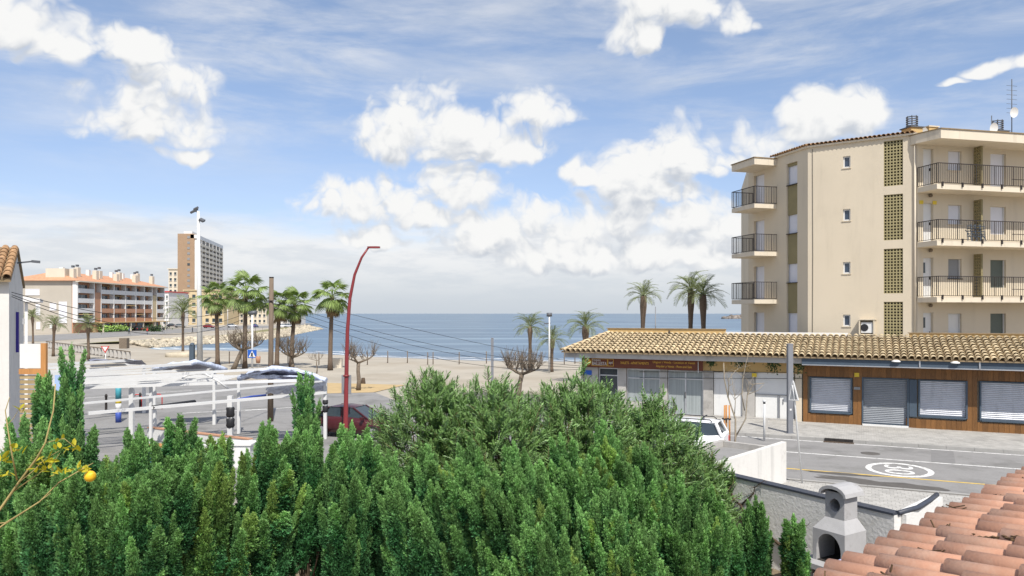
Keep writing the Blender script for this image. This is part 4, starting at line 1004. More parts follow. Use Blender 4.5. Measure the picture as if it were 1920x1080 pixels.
part('hearth_lining', MB().box(-.254, .254, -.22, -.20, z0 + .002, z0 + .62, BB).box(-.254, .254, -.2, .34, z0 + .002, z0 + .012, BB), M['soot_and_shade'], bq)
st = MB(); c_ = [(-.2, .17), (.2, .17), (.2, -.23), (-.2, -.23)]; n_ = 16
# stack front has a round vent
vz = 2.08; vr = .11; ring = [(vr * math.cos(2 * math.pi * j / n_), vz + vr * 1.15 * math.sin(2 * math.pi * j / n_)) for j in range(n_)]
def sqr(x, z):
    dx_, dz_ = x, z - vz; m__ = max(abs(dx_) / .2, abs(dz_) / .25); return (dx_ / m__, vz + dz_ / m__)
sq = [sqr(*p) for p in ring]
st.add([BB(V(x, .17, z)) for x, z in ring] + [BB(V(x, .17, z)) for x, z in sq], [(j, (j + 1) % n_, n_ + (j + 1) % n_, n_ + j) for j in range(n_)])
cr = [(-.2, vz - .25), (.2, vz - .25), (.2, vz + .25), (-.2, vz + .25)]
for (ux, uz) in cr:
    near = sorted(range(n_), key=lambda j: (sq[j][0] - ux) ** 2 + (sq[j][1] - uz) ** 2)[:2]
    st.add([BB(V(ux, .17, uz)), BB(V(sq[near[0]][0], .17, sq[near[0]][1])), BB(V(sq[near[1]][0], .17, sq[near[1]][1]))], [(0, 1, 2)])
st.add([BB(V(x, y, z)) for y in (.17, -.1) for x, z in ring], [(j, (j + 1) % n_, n_ + (j + 1) % n_, n_ + j) for j in range(n_)])
for a, c2 in ((1, 2), (2, 3), (3, 0)): st.quad(BB(V(*c_[a], 1.831)), BB(V(*c_[c2], 1.831)), BB(V(*c_[c2], 2.33)), BB(V(*c_[a], 2.33)))
part('chimney_stack', st, M['bbq'], bq)
part('vent_shadow', MB().box(-.15, .15, -.12, -.10, vz - .16, vz + .16, BB), M['soot_and_shade'], bq)  # dark plate painting the shade inside the round vent
cpz = MB(); pr = []
for j in range(9):
    a = math.pi * j / 8; pr.append((-.29 * math.cos(a), 2.27 + .19 * math.sin(a)))
pr2 = [(x * .84, 2.25 + (z - 2.25) * .70) for x, z in pr]
k = 9
cpz.add([BB(V(x, y, z)) for y in (.26, -.32) for x, z in pr + pr2], [(i, i + 1, 2 * k + i + 1, 2 * k + i) for i in range(k - 1)] + [(k + i + 1, k + i, 3 * k + i, 3 * k + i + 1) for i in range(k - 1)] + [(i, k + i, k + i + 1, i + 1) for i in range(k - 1)] + [(2 * k + i + 1, 3 * k + i + 1, 3 * k + i, 2 * k + i) for i in range(k - 1)])
part('chimney_cap', cpz, M['bbq'], bq)
tb = solo('storage_tub', MB().box(.0, .36, 0, .3, 0, .2, lambda a: V(6.25, 13.05, 1.03) + fx * (.2 + a.y) - fy * a.x * 1.0 + V(0, 0, a.z * (1))).box(-.02, .38, -.02, .32, .2, .22, lambda a: V(6.25, 13.05, 1.03) + fx * (.2 + a.y) - fy * a.x + V(0, 0, a.z)), M['pale_blue'], 'pale blue plastic tub on the slab beside the barbecue', 'tub', V(6.25, 13.05, 1.03))
tb.data.materials[0] = mat('pale_tub', (.42, .46, .68), .5, .06)
tt = solo('side_table', MB().box(-.55, .45, -.35, .35, .95, 1.02, lambda a: V(6.1, 13.0, 0) + fx * (.25 + a.y) - fy * (a.x + .1) + V(0, 0, a.z)).box(-.45, -.3, -.3, .3, 0, .949, lambda a: V(6.1, 13.0, 0) + fx * (.25 + a.y) - fy * (a.x + .1) + V(0, 0, a.z)).box(.25, .4, -.3, .3, 0, .949, lambda a: V(6.1, 13.0, 0) + fx * (.25 + a.y) - fy * (a.x + .1) + V(0, 0, a.z)), M['concrete'], 'plain concrete side bench next to the barbecue', 'bench', V(6.1, 13.0, 0))
# ------------------------------------------------------------------ cypress hedge
def plume_mesh(seed, n, m, loose=0.):
    """Feathery upright shoot of unit height: side sprigs along a leader, each set with small scale-leaf sprays."""
    g_ = np.random.default_rng(seed); K = 34; per = n // K; Q = []
    for k in range(K):
        h = .02 + .80 * (k / K) ** .9; ph = k * 2.4 + g_.uniform(-.5, .5)
        out = np.array([math.cos(ph), math.sin(ph), 0.]); env = min(1, .55 + h * 2.2) * (1 - h) ** .95
        ln = (.30 + .10 * g_.random()) * (.5 + .5 * (1 - h)); reach = .105 * env * g_.uniform(.7, 1.2)
        if k > K - 5: reach *= .4; ln = .2
        b0 = np.array([0, 0, h]); tip = b0 + out * reach + np.array([0, 0, ln * (.62 if h < .6 else .8)])
        f = g_.random(per) ** .8; c0 = b0 + (tip - b0) * f[:, None]; c0[:, :2] += out[:2] * (reach * .35 * np.sin(f * np.pi))[:, None]
        th = g_.random(per) * 2 * np.pi; rad = (.024 * (1 - f) + .004) * (.6 + .4 * g_.random(per)); o2 = np.stack([np.cos(th), np.sin(th), np.zeros(per)], 1)
        P = c0 + o2 * rad[:, None]; ax = (tip - b0) / np.linalg.norm(tip - b0)
        d = ax + o2 * ((.4 + .45 * g_.random(per)) * (1.1 - .7 * h))[:, None] + g_.normal(0, .2, (per, 3)); d /= np.linalg.norm(d, axis=1)[:, None]
        side = np.cross(d, o2 + g_.normal(0, .5, (per, 3))); side /= np.linalg.norm(side, axis=1)[:, None] + 1e-9
        L = (.045 + .055 * g_.random(per) ** 1.6)[:, None] * (1 + loose) * (1.12 - .72 * h); W = L * .135
        for (off, sgn, kk) in ((0., 0, 1.), (.25, 1, .62), (.45, -1, .55)):
            b_ = P + d * L * off; dd = d + side * sgn * .75; dd /= np.linalg.norm(dd, axis=1)[:, None]
            nn = np.cross(dd, d * .3 + o2); nn /= np.linalg.norm(nn, axis=1)[:, None] + 1e-9
            l = L * kk; w_ = W * (1 if sgn == 0 else .85)
            Q.append(np.stack([b_ - nn * w_ * .5, b_ + dd * l * .55 - nn * w_, b_ + dd * l, b_ + dd * l * .55 + nn * w_], 1))
    Vv = np.concatenate(Q).reshape(-1, 3); return np_mesh('shoot', Vv, np.arange(len(Vv)).reshape(-1, 4), m)
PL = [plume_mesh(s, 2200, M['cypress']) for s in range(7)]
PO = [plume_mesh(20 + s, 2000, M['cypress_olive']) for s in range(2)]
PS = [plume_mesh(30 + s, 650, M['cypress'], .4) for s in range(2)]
HL = []
def cypress(px, ptop, Y, width, label, n=46, zlow=.8, lean=(0, 0), olive=.08, sparse=False, seed=0, group='cypress bushes of the garden hedge', name='cypress_bush'):
    width *= .9; g_ = random.Random(seed + int(px)); top = PP(px, ptop, Y); base = V(top.x - lean[0] * (top.z - 1), Y, 0); Ht = top.z
    c = thing(name, label, 'cypress', base, group)
    tr = MB(); ax = lambda z: V(lean[0] * max(z - 1, 0), lean[1] * max(z - 1, 0), z)
    tr.tube([ax(z) + V(g_.uniform(-.03, .03), g_.uniform(-.03, .03), 0) for z in np.linspace(0, Ht * .8, 7)], np.linspace(.07, .015, 7), 7); part('trunk', tr, M['bark_dark'], c, False)
    limb = MB(); pls = []; ns = max(3, int(n / 4.6))
    for i in range(ns):                                   # leading stems, each clothed in feathery shoots
        ph = g_.uniform(0, 2 * math.pi) if g_.random() < .45 else g_.gauss(-math.pi / 2, 1.0)
        rf_ = math.sqrt((i + .3) / ns); r_ = width / 2 * rf_ * g_.uniform(.85, 1.1)
        zt_ = Ht - rf_ ** 1.6 * g_.uniform(.25, 1.0) * min(1.5, Ht * .35) - g_.uniform(0, .25); zt_ = max(zt_, zlow + .7)
        if i == 0: r_ = 0; zt_ = Ht
        L = min(g_.uniform(1.7, 2.5), max(.7, zt_ - (zlow * .5 if zlow < 1.95 else zlow + g_.uniform(-1.5, .2)))); tip = ax(zt_) + V(r_ * math.cos(ph), r_ * math.sin(ph) * .85, 0)
        bs = ax(zt_ - L) + V(r_ * .5 * math.cos(ph), r_ * .5 * math.sin(ph) * .85, 0); d = (tip - bs).normalized()
        limb.tube([ax(max(.25, zt_ - L - .8)), bs, bs + (tip - bs) * .5, bs + (tip - bs) * .85], [.014, .012, .008, .004], 4)
        np_ = 6; tl_ = min(1.35, L * .62); pls.append((tip - d * tl_, d, tl_))
        for k in range(np_ - 1):
            f = .04 + .62 * k / (np_ - 1); a_ = k * 2.4 + i + g_.uniform(-.4, .4); o_ = V(math.cos(a_), math.sin(a_), 0)
            if o_.y > .5 and g_.random() < .6: o_.y *= -1
            pls.append((bs + (tip - bs) * f + o_ * .03, (d + o_ * g_.uniform(.07, .2)).normalized(), min(L * g_.uniform(.5, .72), (1 - f) * L * .95)))
    part('limbs', limb, M['bark_dark'], c, False)
    for (p, d, L) in pls:
        me = g_.choice(PS) if sparse else (g_.choice(PO) if g_.random() < olive else g_.choice(PL))
        o = link('shoot', me, c); q_ = d.to_track_quat('Z', 'Y') @ Euler((0, 0, g_.uniform(0, 6.28))).to_quaternion()
        wd = g_.uniform(.8, 1.25) * (.75 if sparse else 1); o.rotation_euler = q_.to_euler(); o.location = p; o.scale = (wd, wd, L)
    return c
CY = [ # px of tip, py of tip, depth, width, n, zlow, lean, olive
 (45, 770, 10.2, 1.5, 44, 1.3, (0, 0), 0, 'cypress bush against the white house wall'),
 (150, 786, 9.6, 1.7, 60, 1.2, (0, 0), .05, 'broad cypress bush behind the lemon twigs'),
 (262, 790, 9.8, 1.5, 54, 1.2, (0, 0), .08, 'cypress bush right of the lemon'),
 (338, 772, 10.8, 1.35, 46, 1.3, (0, 0), 0, 'tall dark cypress bush in front of the blue counter'),
 (418, 806, 10.6, 1.2, 40, 1.95, (.04, 0), .5, 'yellowing thin cypress bush with bare lower stems'),
 (505, 782, 11.4, 1.5, 46, 2.0, (.05, 0), .12, 'cypress bush below the black wrapped stall post'),
 (578, 772, 11.8, 1.4, 50, 1.95, (0, 0), .0, 'dense cypress bush in front of the plastic sheeting'),
 (660, 784, 11.6, 1.4, 44, 2.05, (.03, 0), .05, 'cypress bush hiding the foot of the red lamp post'),
 (728, 838, 11.9, 1.1, 32, 2.1, (0, 0), .03, 'slim cypress bush beside the oleander'),
 (800, 828, 10.9, 1.5, 48, 1.6, (-.10, 0), .0, 'cypress bush at the left edge of the big clump'),
 (880, 815, 10.5, 1.6, 62, 1.2, (-.14, 0), .04, 'leaning cypress bush in the big clump, second from its left edge'),
 (962, 822, 10.2, 1.6, 66, 1.0, (-.14, 0), .06, 'leaning cypress bush in the middle of the big clump'),
 (1050, 808, 10.5, 1.6, 62, 1.0, (-.10, 0), .05, 'leaning cypress bush just right of the clump middle'),
 (1130, 782, 10.9, 1.6, 60, 1.0, (-.06, 0), .10, 'highest cypress bush of the big clump'),
 (1208, 825, 10.6, 1.5, 58, 1.0, (-.03, 0), .12, 'cypress bush in the right half of the big clump'),
 (1275, 880, 10.4, 1.4, 50, .9, (.02, 0), .10, 'cypress bush at the right end of the big clump'),
 (1150, 905, 9.3, 1.3, 46, .9, (-.05, 0), .12, 'low cypress bush filling the bottom of the clump'),
 (1010, 930, 9.2, 1.3, 44, .9, (-.08, 0), .06, 'low cypress bush at the bottom middle of the clump'),
]
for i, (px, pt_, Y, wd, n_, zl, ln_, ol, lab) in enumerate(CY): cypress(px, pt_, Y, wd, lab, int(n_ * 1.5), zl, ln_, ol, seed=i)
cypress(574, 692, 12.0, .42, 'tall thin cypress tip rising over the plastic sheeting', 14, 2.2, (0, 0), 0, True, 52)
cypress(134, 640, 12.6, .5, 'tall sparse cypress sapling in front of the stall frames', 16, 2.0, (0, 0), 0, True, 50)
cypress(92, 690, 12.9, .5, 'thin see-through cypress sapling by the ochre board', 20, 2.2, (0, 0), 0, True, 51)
for i, (px, pt_, Y, wd, n_, lab) in enumerate(((1335, 905, 12.2, .6, 16, 'young cypress at the oleander corner of the wall'), (1376, 975, 12.6, .3, 6, 'small young cypress, second along the garden wall'), (1417, 925, 12.9, .34, 8, 'slender young cypress in the middle of the garden wall'), (1488, 960, 12.6, .42, 10, 'young cypress next to the barbecue'))):
    cypress(px, pt_, Y, wd, lab, n_ * 2, .3, (0, 0), .05, seed=70 + i, group='young cypresses along the garden wall', name='young_cypress')
# ------------------------------------------------------------------ oleander
def oleander(c, rx, ry, zb, zt, tips, seed, label):
    g_ = np.random.default_rng(seed); py_ = random.Random(seed)
    root = thing('oleander_bush', label, 'oleander', c, 'oleander bushes behind the hedge')
    st_ = MB(); leaves = []
    for i in range(tips):
        u = py_.uniform(-1, 1); th = py_.uniform(0, 2 * math.pi); v_ = py_.uniform(-.35, 1) ; rr_ = math.sqrt(max(0, 1 - v_ * v_)) * py_.uniform(.78, 1.02)
        if py_.random() < .55: th = py_.gauss(-math.pi / 2, .8)
        bump_ = 1 + .13 * math.sin(3 * th + seed + 4 * v_) + .10 * math.sin(7 * th + 6 * v_) + py_.uniform(-.12, .08) + (.22 if py_.random() < .07 else 0)
        tip = V(rx * rr_ * math.cos(th) * bump_, ry * rr_ * math.sin(th) * bump_, zb + (zt - zb) * (.36 + .64 * v_ * (py_.uniform(.80, 1.05) + (.12 if py_.random() < .06 else 0))))
        ax = (V(tip.x / rx, tip.y / ry, .55 + .45 * max(v_, 0))).normalized() + V(py_.gauss(0, .3), py_.gauss(0, .3), py_.gauss(0, .16)); ax.normalize()
        if i % 5 == 0: st_.tube([V(tip.x * .12, tip.y * .12, .1), V(tip.x * .45, tip.y * .45, tip.z * .55), tip - ax * .25, tip], [.025, .018, .008, .004], 4)
        L = py_.uniform(.28, .5); n_ = py_.randint(20, 34)
        for k in range(n_):
            f = k / n_; p = tip - ax * L * (1 - f); a = k * 2.1 + py_.uniform(-.3, .3)
            o1 = ax.orthogonal().normalized(); o2 = ax.cross(o1); ot = o1 * math.cos(a) + o2 * math.sin(a)
            sp = 1.5 - .85 * f; d = (ax + ot * sp + V(0, 0, -.08)).normalized(); l = py_.uniform(.10, .165) * (1 - .25 * f); leaves.append((p, d, l, ot))
    P = np.array([x[0][:] for x in leaves]); Dd = np.array([x[1][:] for x in leaves]); L = np.array([x[2] for x in leaves])[:, None]; O = np.array([x[3][:] for x in leaves])
    Sd = np.cross(Dd, O); Sd /= np.linalg.norm(Sd, axis=1)[:, None] + 1e-9; Nn = np.cross(Sd, Dd); W = L * .11
    droop = Nn * L * .06
    q = [P, P + Dd * L * .35 + Sd * W + droop, P + Dd * L * .75 + Sd * W * .8 + droop, P + Dd * L, P + Dd * L * .75 - Sd * W * .8 + droop, P + Dd * L * .35 - Sd * W + droop]
    Vv = np.stack(q, 1).reshape(-1, 3); b_ = np.arange(len(leaves))[:, None] * 6
    Ff = np.concatenate([b_ + np.array([[0, 1, 2, 3]]), b_ + np.array([[0, 3, 4, 5]])])
    link('foliage', np_mesh('foliage', Vv, Ff, M['oleander']), root); part('stems', st_, M['stem'], root, False)
oleander(PP(815, 588, 16.6).xy.to_3d(), 1.55, 1.3, .6, 4.34, 900, 1, 'oleander bush nearest the red car')
oleander(PP(930, 588, 16.2).xy.to_3d(), 1.5, 1.4, .6, 4.2, 880, 2, 'oleander bush in front of the pollarded tree')
oleander(PP(1090, 588, 16.8).xy.to_3d(), 1.9, 1.5, .6, 4.25, 1150, 3, 'wide oleander bush below the maroon sign')
oleander(PP(1225, 588, 16.6).xy.to_3d(), 1.36, 1.25, .4, 3.8, 860, 4, 'oleander bush in front of the glazed office door')
oleander(PP(1305, 588, 17.4).xy.to_3d(), 1.05, .95, .2, 2.55, 480, 5, 'low oleander bush by the white wall')
# ------------------------------------------------------------------ lemon twigs at the lower left
lr = thing('lemon_tree', 'bare lemon tree twigs with yellow leaves at the lower left', 'lemon tree', PP(-90, 1000, 4.9).xy.to_3d())
Q = lambda px, py, y=4.9: PP(px, py, y)
part('trunk', MB().tube([V(Q(-90, 1000).x, 4.9, 0), Q(-80, 1150), Q(-60, 1010), Q(-20, 985)], [.05, .045, .03, .02], 8), M['bark_pale'], lr)
tws = [([(-40, 1000), (0, 955), (35, 905), (70, 858), (85, 830), (100, 770), (104, 720)], .016), ([(-40, 1020), (5, 985), (75, 940), (110, 905), (150, 882), (175, 868)], .010), ([(20, 925), (70, 890), (100, 868), (112, 850)], .006),
       ([(32, 900), (22, 850), (14, 800), (10, 770), (18, 745)], .009), ([(35, 905), (60, 885), (85, 860), (115, 843)], .005), ([(-40, 985), (10, 980), (60, 950), (95, 925)], .007), ([(10, 800), (25, 785), (40, 760)], .004), ([(85, 830), (120, 822), (140, 838)], .005)]
for pts, r_ in tws:
    P_ = [Q(x, y, 4.9 + .06 * math.sin(i * 1.7 + x)) for i, (x, y) in enumerate(pts)]; part('twig', MB().tube(P_, list(np.linspace(r_ * .62, r_ * .25, len(P_))), 6), M['lemon_stem'], lr)
rl_ = random.Random(5); lf = MB()
L_ = [V(0, 0, 0), V(.5, .28, .05), V(1, 0, 0), V(.5, -.28, .05)]
lme = MB().add([V(0, 0, 0), V(.3, .2, .06), V(.7, .19, .06), V(1, 0, 0), V(.7, -.19, .06), V(.3, -.2, .06)], [(0, 1, 2, 3), (0, 3, 4, 5)], True).mesh('leaf', M['lemon_leaf'])
for (px, py, n_, sp) in ((32, 845, 9, 10), (88, 868, 9, 11), (78, 880, 8, 12), (110, 888, 11, 12), (125, 842, 14, 14), (152, 880, 10, 9), (5, 865, 8, 10), (3, 890, 7, 10), (30, 770, 4, 8)):
    for k in range(n_):
        o = link('leaf', lme, lr); o.location = Q(px + rl_.gauss(0, sp), py + rl_.gauss(0, sp * .45), 4.9 + rl_.uniform(-.05, .05)) - lr.location
        o.rotation_euler = (rl_.uniform(-.9, .9), rl_.uniform(-1.2, .2), rl_.uniform(0, 6.28)); s_ = rl_.uniform(.042, .075); o.scale = (s_, s_, s_)
lm = MB(); lp = Q(169, 893, 4.87); n_ = 12; prof = [(0, -.042), (.012, -.040), (.025, -.031), (.034, -.014), (.036, .0), (.034, .014), (.025, .029), (.012, .036), (.006, .041), (0, .042)]
lm.lathe(prof, (0, 0, 0), 14); fr = link('lemon', lm.mesh('lemon', M['lemon']), lr); fr.location = lp - lr.location; fr.rotation_euler = (.5, .9, 0); fr['label'] = 'single ripe yellow lemon'
# ------------------------------------------------------------------ palms
def frond_pinnate(seed, L=2.3):
    g_ = random.Random(seed); b = MB(); pts = []; n = 11; up = g_.uniform(.5, 1.0)
    for i in range(n):
        f = i / (n - 1); pts.append(V(L * f * (1 - .10 * f), 0, L * (up * f - .95 * f * f * up * 1.05)))
    b.tube(pts, list(np.linspace(.035, .008, n)), 4, False)
    for i in range(2, n - 1):
        for k in (0, .5):
            p = pts[i] + (pts[i + 1] - pts[i]) * k; d = (pts[i + 1] - pts[i]).normalized(); f = (i + k) / n; ll = .52 * math.sin(math.pi * min(1, f * .85 + .12)) + .08
            for s in (-1, 1):
                o = V(0, s, 0); e = p + (d * .75 + o * .8 + V(0, 0, .32 - .5 * f + g_.uniform(-.1, .1))).normalized() * ll; w_ = d * .034
                b.add([p - w_ * .4, (p + e) / 2 - w_, e, (p + e) / 2 + w_], [(0, 1, 2, 3)])
    return b.mesh('frond', M['date_leaf'])
def frond_fan(seed, L=1.25):
    g_ = random.Random(seed); b = MB(); pet = L * .85; up = g_.uniform(.1, .5)
    P0 = V(pet, 0, pet * up); b.tube([V(0, 0, 0), V(pet * .5, 0, pet * up * .7), P0], [.03, .022, .015], 4, False)
    n = 20
    for i in range(n):
        a = R(-105 + 210 * i / (n - 1)); d = V(math.cos(a), math.sin(a), -.18 - .15 * abs(math.sin(a))).normalized(); ll = L * .78 * (.7 + .3 * math.cos(a * .7)) * g_.uniform(.9, 1.05)
        s = V(-math.sin(a), math.cos(a), 0) * .058; m1 = P0 + d * ll * .5; e = P0 + d * ll + V(0, 0, -.16 * ll - g_.uniform(0, .14))
        b.add([P0, m1 - s + V(0, 0, .03), e, m1 + s - V(0, 0, .01)], [(0, 1, 2, 3)])
    return b.mesh('frond', M['fan_leaf'])
FP = [frond_pinnate(i) for i in range(4)]; FF = [frond_fan(i) for i in range(4)]
DEAD = []
for i in range(2):
    mmm = frond_fan(50 + i, 1.0); mmm.materials[0] = M['palm_dead']; DEAD.append(mmm)
def palm(px, pybase, pycrown, kind, label, group, scale=1., lean=0., n=None, zbase=0., Y=None, seed=0, rt=.17):
    g_ = random.Random(int(px) + seed)
    base = GP(px, pybase, zbase) if Y is None else V((px - 960) / F * Y, Y, zbase)
    top = PP(px + lean, pycrown, base.y); h = top.z - zbase; off = top.x - base.x
    c = thing('palm_tree', label, 'palm tree', base, group); tr = MB(); k = 9
    pts = [V(off * (i / (k - 1)) ** 1.6, 0, h * i / (k - 1)) for i in range(k)]
    rad = [rt * (1.35 if i == 0 else 1.05 - .25 * i / k) for i in range(k)]
    if kind == 'date': rad[-1] = rt * 1.35; rad[-2] = rt * 1.5; rad[-3] = rt * 1.1
    tr.tube(pts, rad, 9); part('trunk', tr, M['palm_trunk'], c, False)
    n = n or 28; scale *= .9; T = pts[-1]
    for i in range(n):
        az = i * 2.399 + g_.uniform(-.2, .2); f = i / n
        o = link('frond', g_.choice(FP if kind == 'date' else FF), c); o.location = T + V(0, 0, -.12 + .1 * (1 - f))
        el = (82 - 92 * f ** .9) if kind == 'date' else (72 - 125 * f ** .9)
        o.rotation_euler = Euler((g_.uniform(-.3, .3), -R(el + g_.uniform(-8, 8)) + (.45 if kind == 'date' else .2), az)); s = scale * g_.uniform(.85, 1.1); o.scale = (s, s, s)
    if kind == 'fan':
        for i in range(14):
            o = link('dead_frond', g_.choice(DEAD), c); o.location = T + V(0, 0, -.35 - .05 * i); o.rotation_euler = Euler((g_.uniform(-.3, .3), R(62 + g_.uniform(-8, 12)), i * 2.4)); s = scale * g_.uniform(.6, .85); o.scale = (s, s, s)
    return c
GA = 'palms along the seafront promenade'
for a in ((408, 686, 557, 'fan', 'fan palm just right of the white floodlight mast', GA, 1.22, -3), (459, 692, 548, 'fan', 'bushy fan palm with the widest crown, left of the utility pole', GA, 1.45, 2), (519, 690, 570, 'fan', 'fan palm partly hidden by the wooden utility pole', GA, 1.15, 6), (546, 688, 572, 'fan', 'fan palm just right of the wooden utility pole', GA, 1.2, 8), (619, 694, 556, 'fan', 'fan palm standing alone left of the red lamp post', GA, 1.3, 4)): palm(*a, rt=.22)
for a in ((343, 666, 584, 'date', 'date palm in a round stone planter by the mast', GA, 1.35, 0), (166, 674, 610, 'date', 'date palm in front of the yield sign fence', GA, .9, -1), (100, 668, 608, 'date', 'date palm above the white parapet corner', GA, .95, 2), (62, 646, 594, 'date', 'date palm beside the far left white house', GA, 1.1, -1)): palm(*a, n=30)
GB = 'palms behind the shops and pollarded tree'
for a in ((994, 696, 612, 'date', 'date palm behind the pollarded tree', GB, 1.0, 0), (1034, 697, 636, 'date', 'low date palm beside the slim promenade lamp', GB, .95, 2)): palm(*a, n=26)
for (px, pc, lab, Y, sc_, zb, ln_) in ((1098, 612, 'date palm rising behind the left end of the tile roof', 60, .95, 0, 0), (1204, 555, 'single palm rising above the shop roof ridge', 64, .95, 0, 3), (1294, 545, 'left palm of the pair above the shop roof', 62, 1.12, 0, 2), (1320, 552, 'right palm of the pair above the shop roof', 60, 1.1, 0, -2)):
    palm(px, 0, pc, 'date', lab, GB, sc_, ln_, 26, 0, Y, rt=.2)
# ------------------------------------------------------------------ bare trees
def bare_tree(base, h_fork, limbs, spread, twig, label, seed, cat='tree', name='bare_tree', rt=.2, m='bark', lean=0., depth=3, tw_n=5, tlen=.55, group=None):
    g_ = random.Random(seed); c = thing(name, label, cat, base, group); T = MB(); Lm = MB(); Tw = MB()
    fk = V(lean, 0, h_fork); T.tube([V(0, 0, 0), V(lean * .3 + .04, 0, h_fork * .35), V(lean * .7 - .03, .02, h_fork * .7), fk], [rt * 1.25, rt, rt * .9, rt * .85], 9); part('trunk', T, M[m], c, False)
    tips = []
    for i in range(limbs):
        az = 2 * math.pi * i / limbs + g_.uniform(-.4, .4); d = V(math.cos(az), math.sin(az) * .8, .25 + g_.uniform(-.1, .3)).normalized(); p = fk.copy(); pts = [p.copy()]; L = spread * g_.uniform(.8, 1.1)
        for k in range(5):
            p = p + d * L / 5; d = (d + V(g_.uniform(-.25, .25), g_.uniform(-.25, .25), .07 + g_.uniform(-.15, .2))).normalized(); pts.append(p.copy())
        Lb = MB().tube(pts, list(np.linspace(rt * .55, rt * .22, 6)), 6); lo = part('limb', Lb, M[m], c, False)
        sub = MB()
        for k in (2, 3, 4, 5):
            for r_ in range(2 if k < 5 else 3):
                q = pts[k]; e = V(g_.gauss(0, .6), g_.gauss(0, .6), .7 + g_.random() * .5).normalized(); s2 = [q]; pp_ = q.copy(); ll = twig * g_.uniform(.5, 1.)
                for u in range(3): pp_ = pp_ + e * ll / 3; e = (e + V(g_.uniform(-.3, .3), g_.uniform(-.3, .3), .2)).normalized(); s2.append(pp_.copy())
                sub.tube(s2, list(np.linspace(rt * .2, rt * .09, 4)), 5, False)
                for w_ in range(tw_n):
                    st_ = s2[g_.choice((1, 2, 3))]; e2 = (e + V(g_.gauss(0, .55), g_.gauss(0, .55), g_.gauss(.1, .3))).normalized(); l2 = tlen * g_.uniform(.4, 1.1); md = st_ + e2 * l2 * .5 + V(0, 0, .04); sub.tube([st_, md, st_ + (e2 + V(0, 0, .25)) * l2], [rt * .10, rt * .075, rt * .045], 3, False)
        part('twigs', sub, M[m], lo, False)['kind'] = 'stuff'
    return c
GT = 'pollarded bare trees along the promenade'
bare_tree(GP(437, 694), 2.0, 6, 1.9, .7, 'leafless leaning tree under the widest fan palm', 3, lean=.9, rt=.22, tw_n=5, tlen=1.1, group=GT)
bare_tree(GP(548, 690), 1.1, 6, 2.0, .7, 'leafless spreading tree right of the utility pole', 4, rt=.18, tlen=1.1, tw_n=5, group=GT)
bare_tree(GP(672, 732), 2.0, 3, 1.3, .5, 'leafless forked tree right of the red lamp post', 14, rt=.15, tlen=.85, tw_n=6, group=GT)
bare_tree(GP(968, 760), 1.9, 5, 1.35, .5, 'leafless pollarded tree behind the oleander', 9, rt=.16, tlen=.85, tw_n=6, group=GT, lean=.35)
bare_tree(GP(594, 700), 1.2, 3, .7, .4, 'spindly leafless shrub beside the plastic sheeting', 10, rt=.05, tlen=.35, tw_n=3)
# slim street tree by the white wall
st_b = GP(1375, 853); st_b.z = 0
c = thing('street_sapling', 'slim leafless sapling with pale stems by the white wall', 'tree', st_b); pxp = lambda px, py: PP(px, py, st_b.y) - st_b
for pts, r_ in (([(1377, 860), (1379, 820), (1378, 785), (1366, 745), (1358, 710), (1356, 680)], .045), ([(1379, 820), (1397, 785), (1402, 742), (1413, 720), (1432, 718)], .03), ([(1397, 770), (1390, 740), (1393, 710), (1400, 680), (1402, 665)], .024), ([(1366, 745), (1366, 710), (1375, 700), (1388, 688)], .02), ([(1378, 785), (1378, 750), (1375, 730), (1372, 700)], .018), ([(1402, 742), (1405, 720), (1412, 705)], .014), ([(1378, 750), (1388, 738), (1397, 730)], .012), ([(1403, 740), (1420, 732), (1432, 720)], .015), ([(1378, 748), (1370, 738), (1364, 728)], .01), ([(1366, 715), (1360, 700), (1354, 692)], .012)):
    P_ = [pxp(*p) + V(0, .08 * math.sin(i * 2.1 + pts[0][0]), 0) for i, p in enumerate(pts)]
    if pts[0][1] > 855: P_[0].z = 0
    part('stem', MB().tube(P_, list(np.linspace(r_, r_ * .4, len(P_))), 6), M['bark_pale'], c, False)
rt_ = random.Random(3); tw = MB()
for k in range(40):
    px, py = rt_.choice(((1358, 700), (1366, 725), (1402, 735), (1410, 722), (1378, 742), (1393, 705), (1388, 690))); s = pxp(px, py); e = s + V(rt_.gauss(0, .25), rt_.gauss(0, .2), rt_.uniform(.1, .5)); tw.tube([s, (s + e) / 2 + V(.02, 0, 0), e], [.007, .005, .003], 3, False)
part('twigs', tw, M['bark_pale'], c, False)['kind'] = 'stuff'
sk = GP(1363, 838); sk.z = 0
stk = thing('tree_stakes', 'bundle of wooden stakes tied round the young street tree', 'stake', sk)
for k in range(3):
    o = V(-.12 + .12 * k, .1 * (k % 2), 0); part('stake', MB().tube([sk + o, sk + o * .8 + V(0, 0, 1.75)], .035, 7), M['ochre_board'], stk)
part('tie', MB().box(-.17, .17, -.05, .15, 1.15, 1.2, lambda a: sk + a), M['black'], stk)
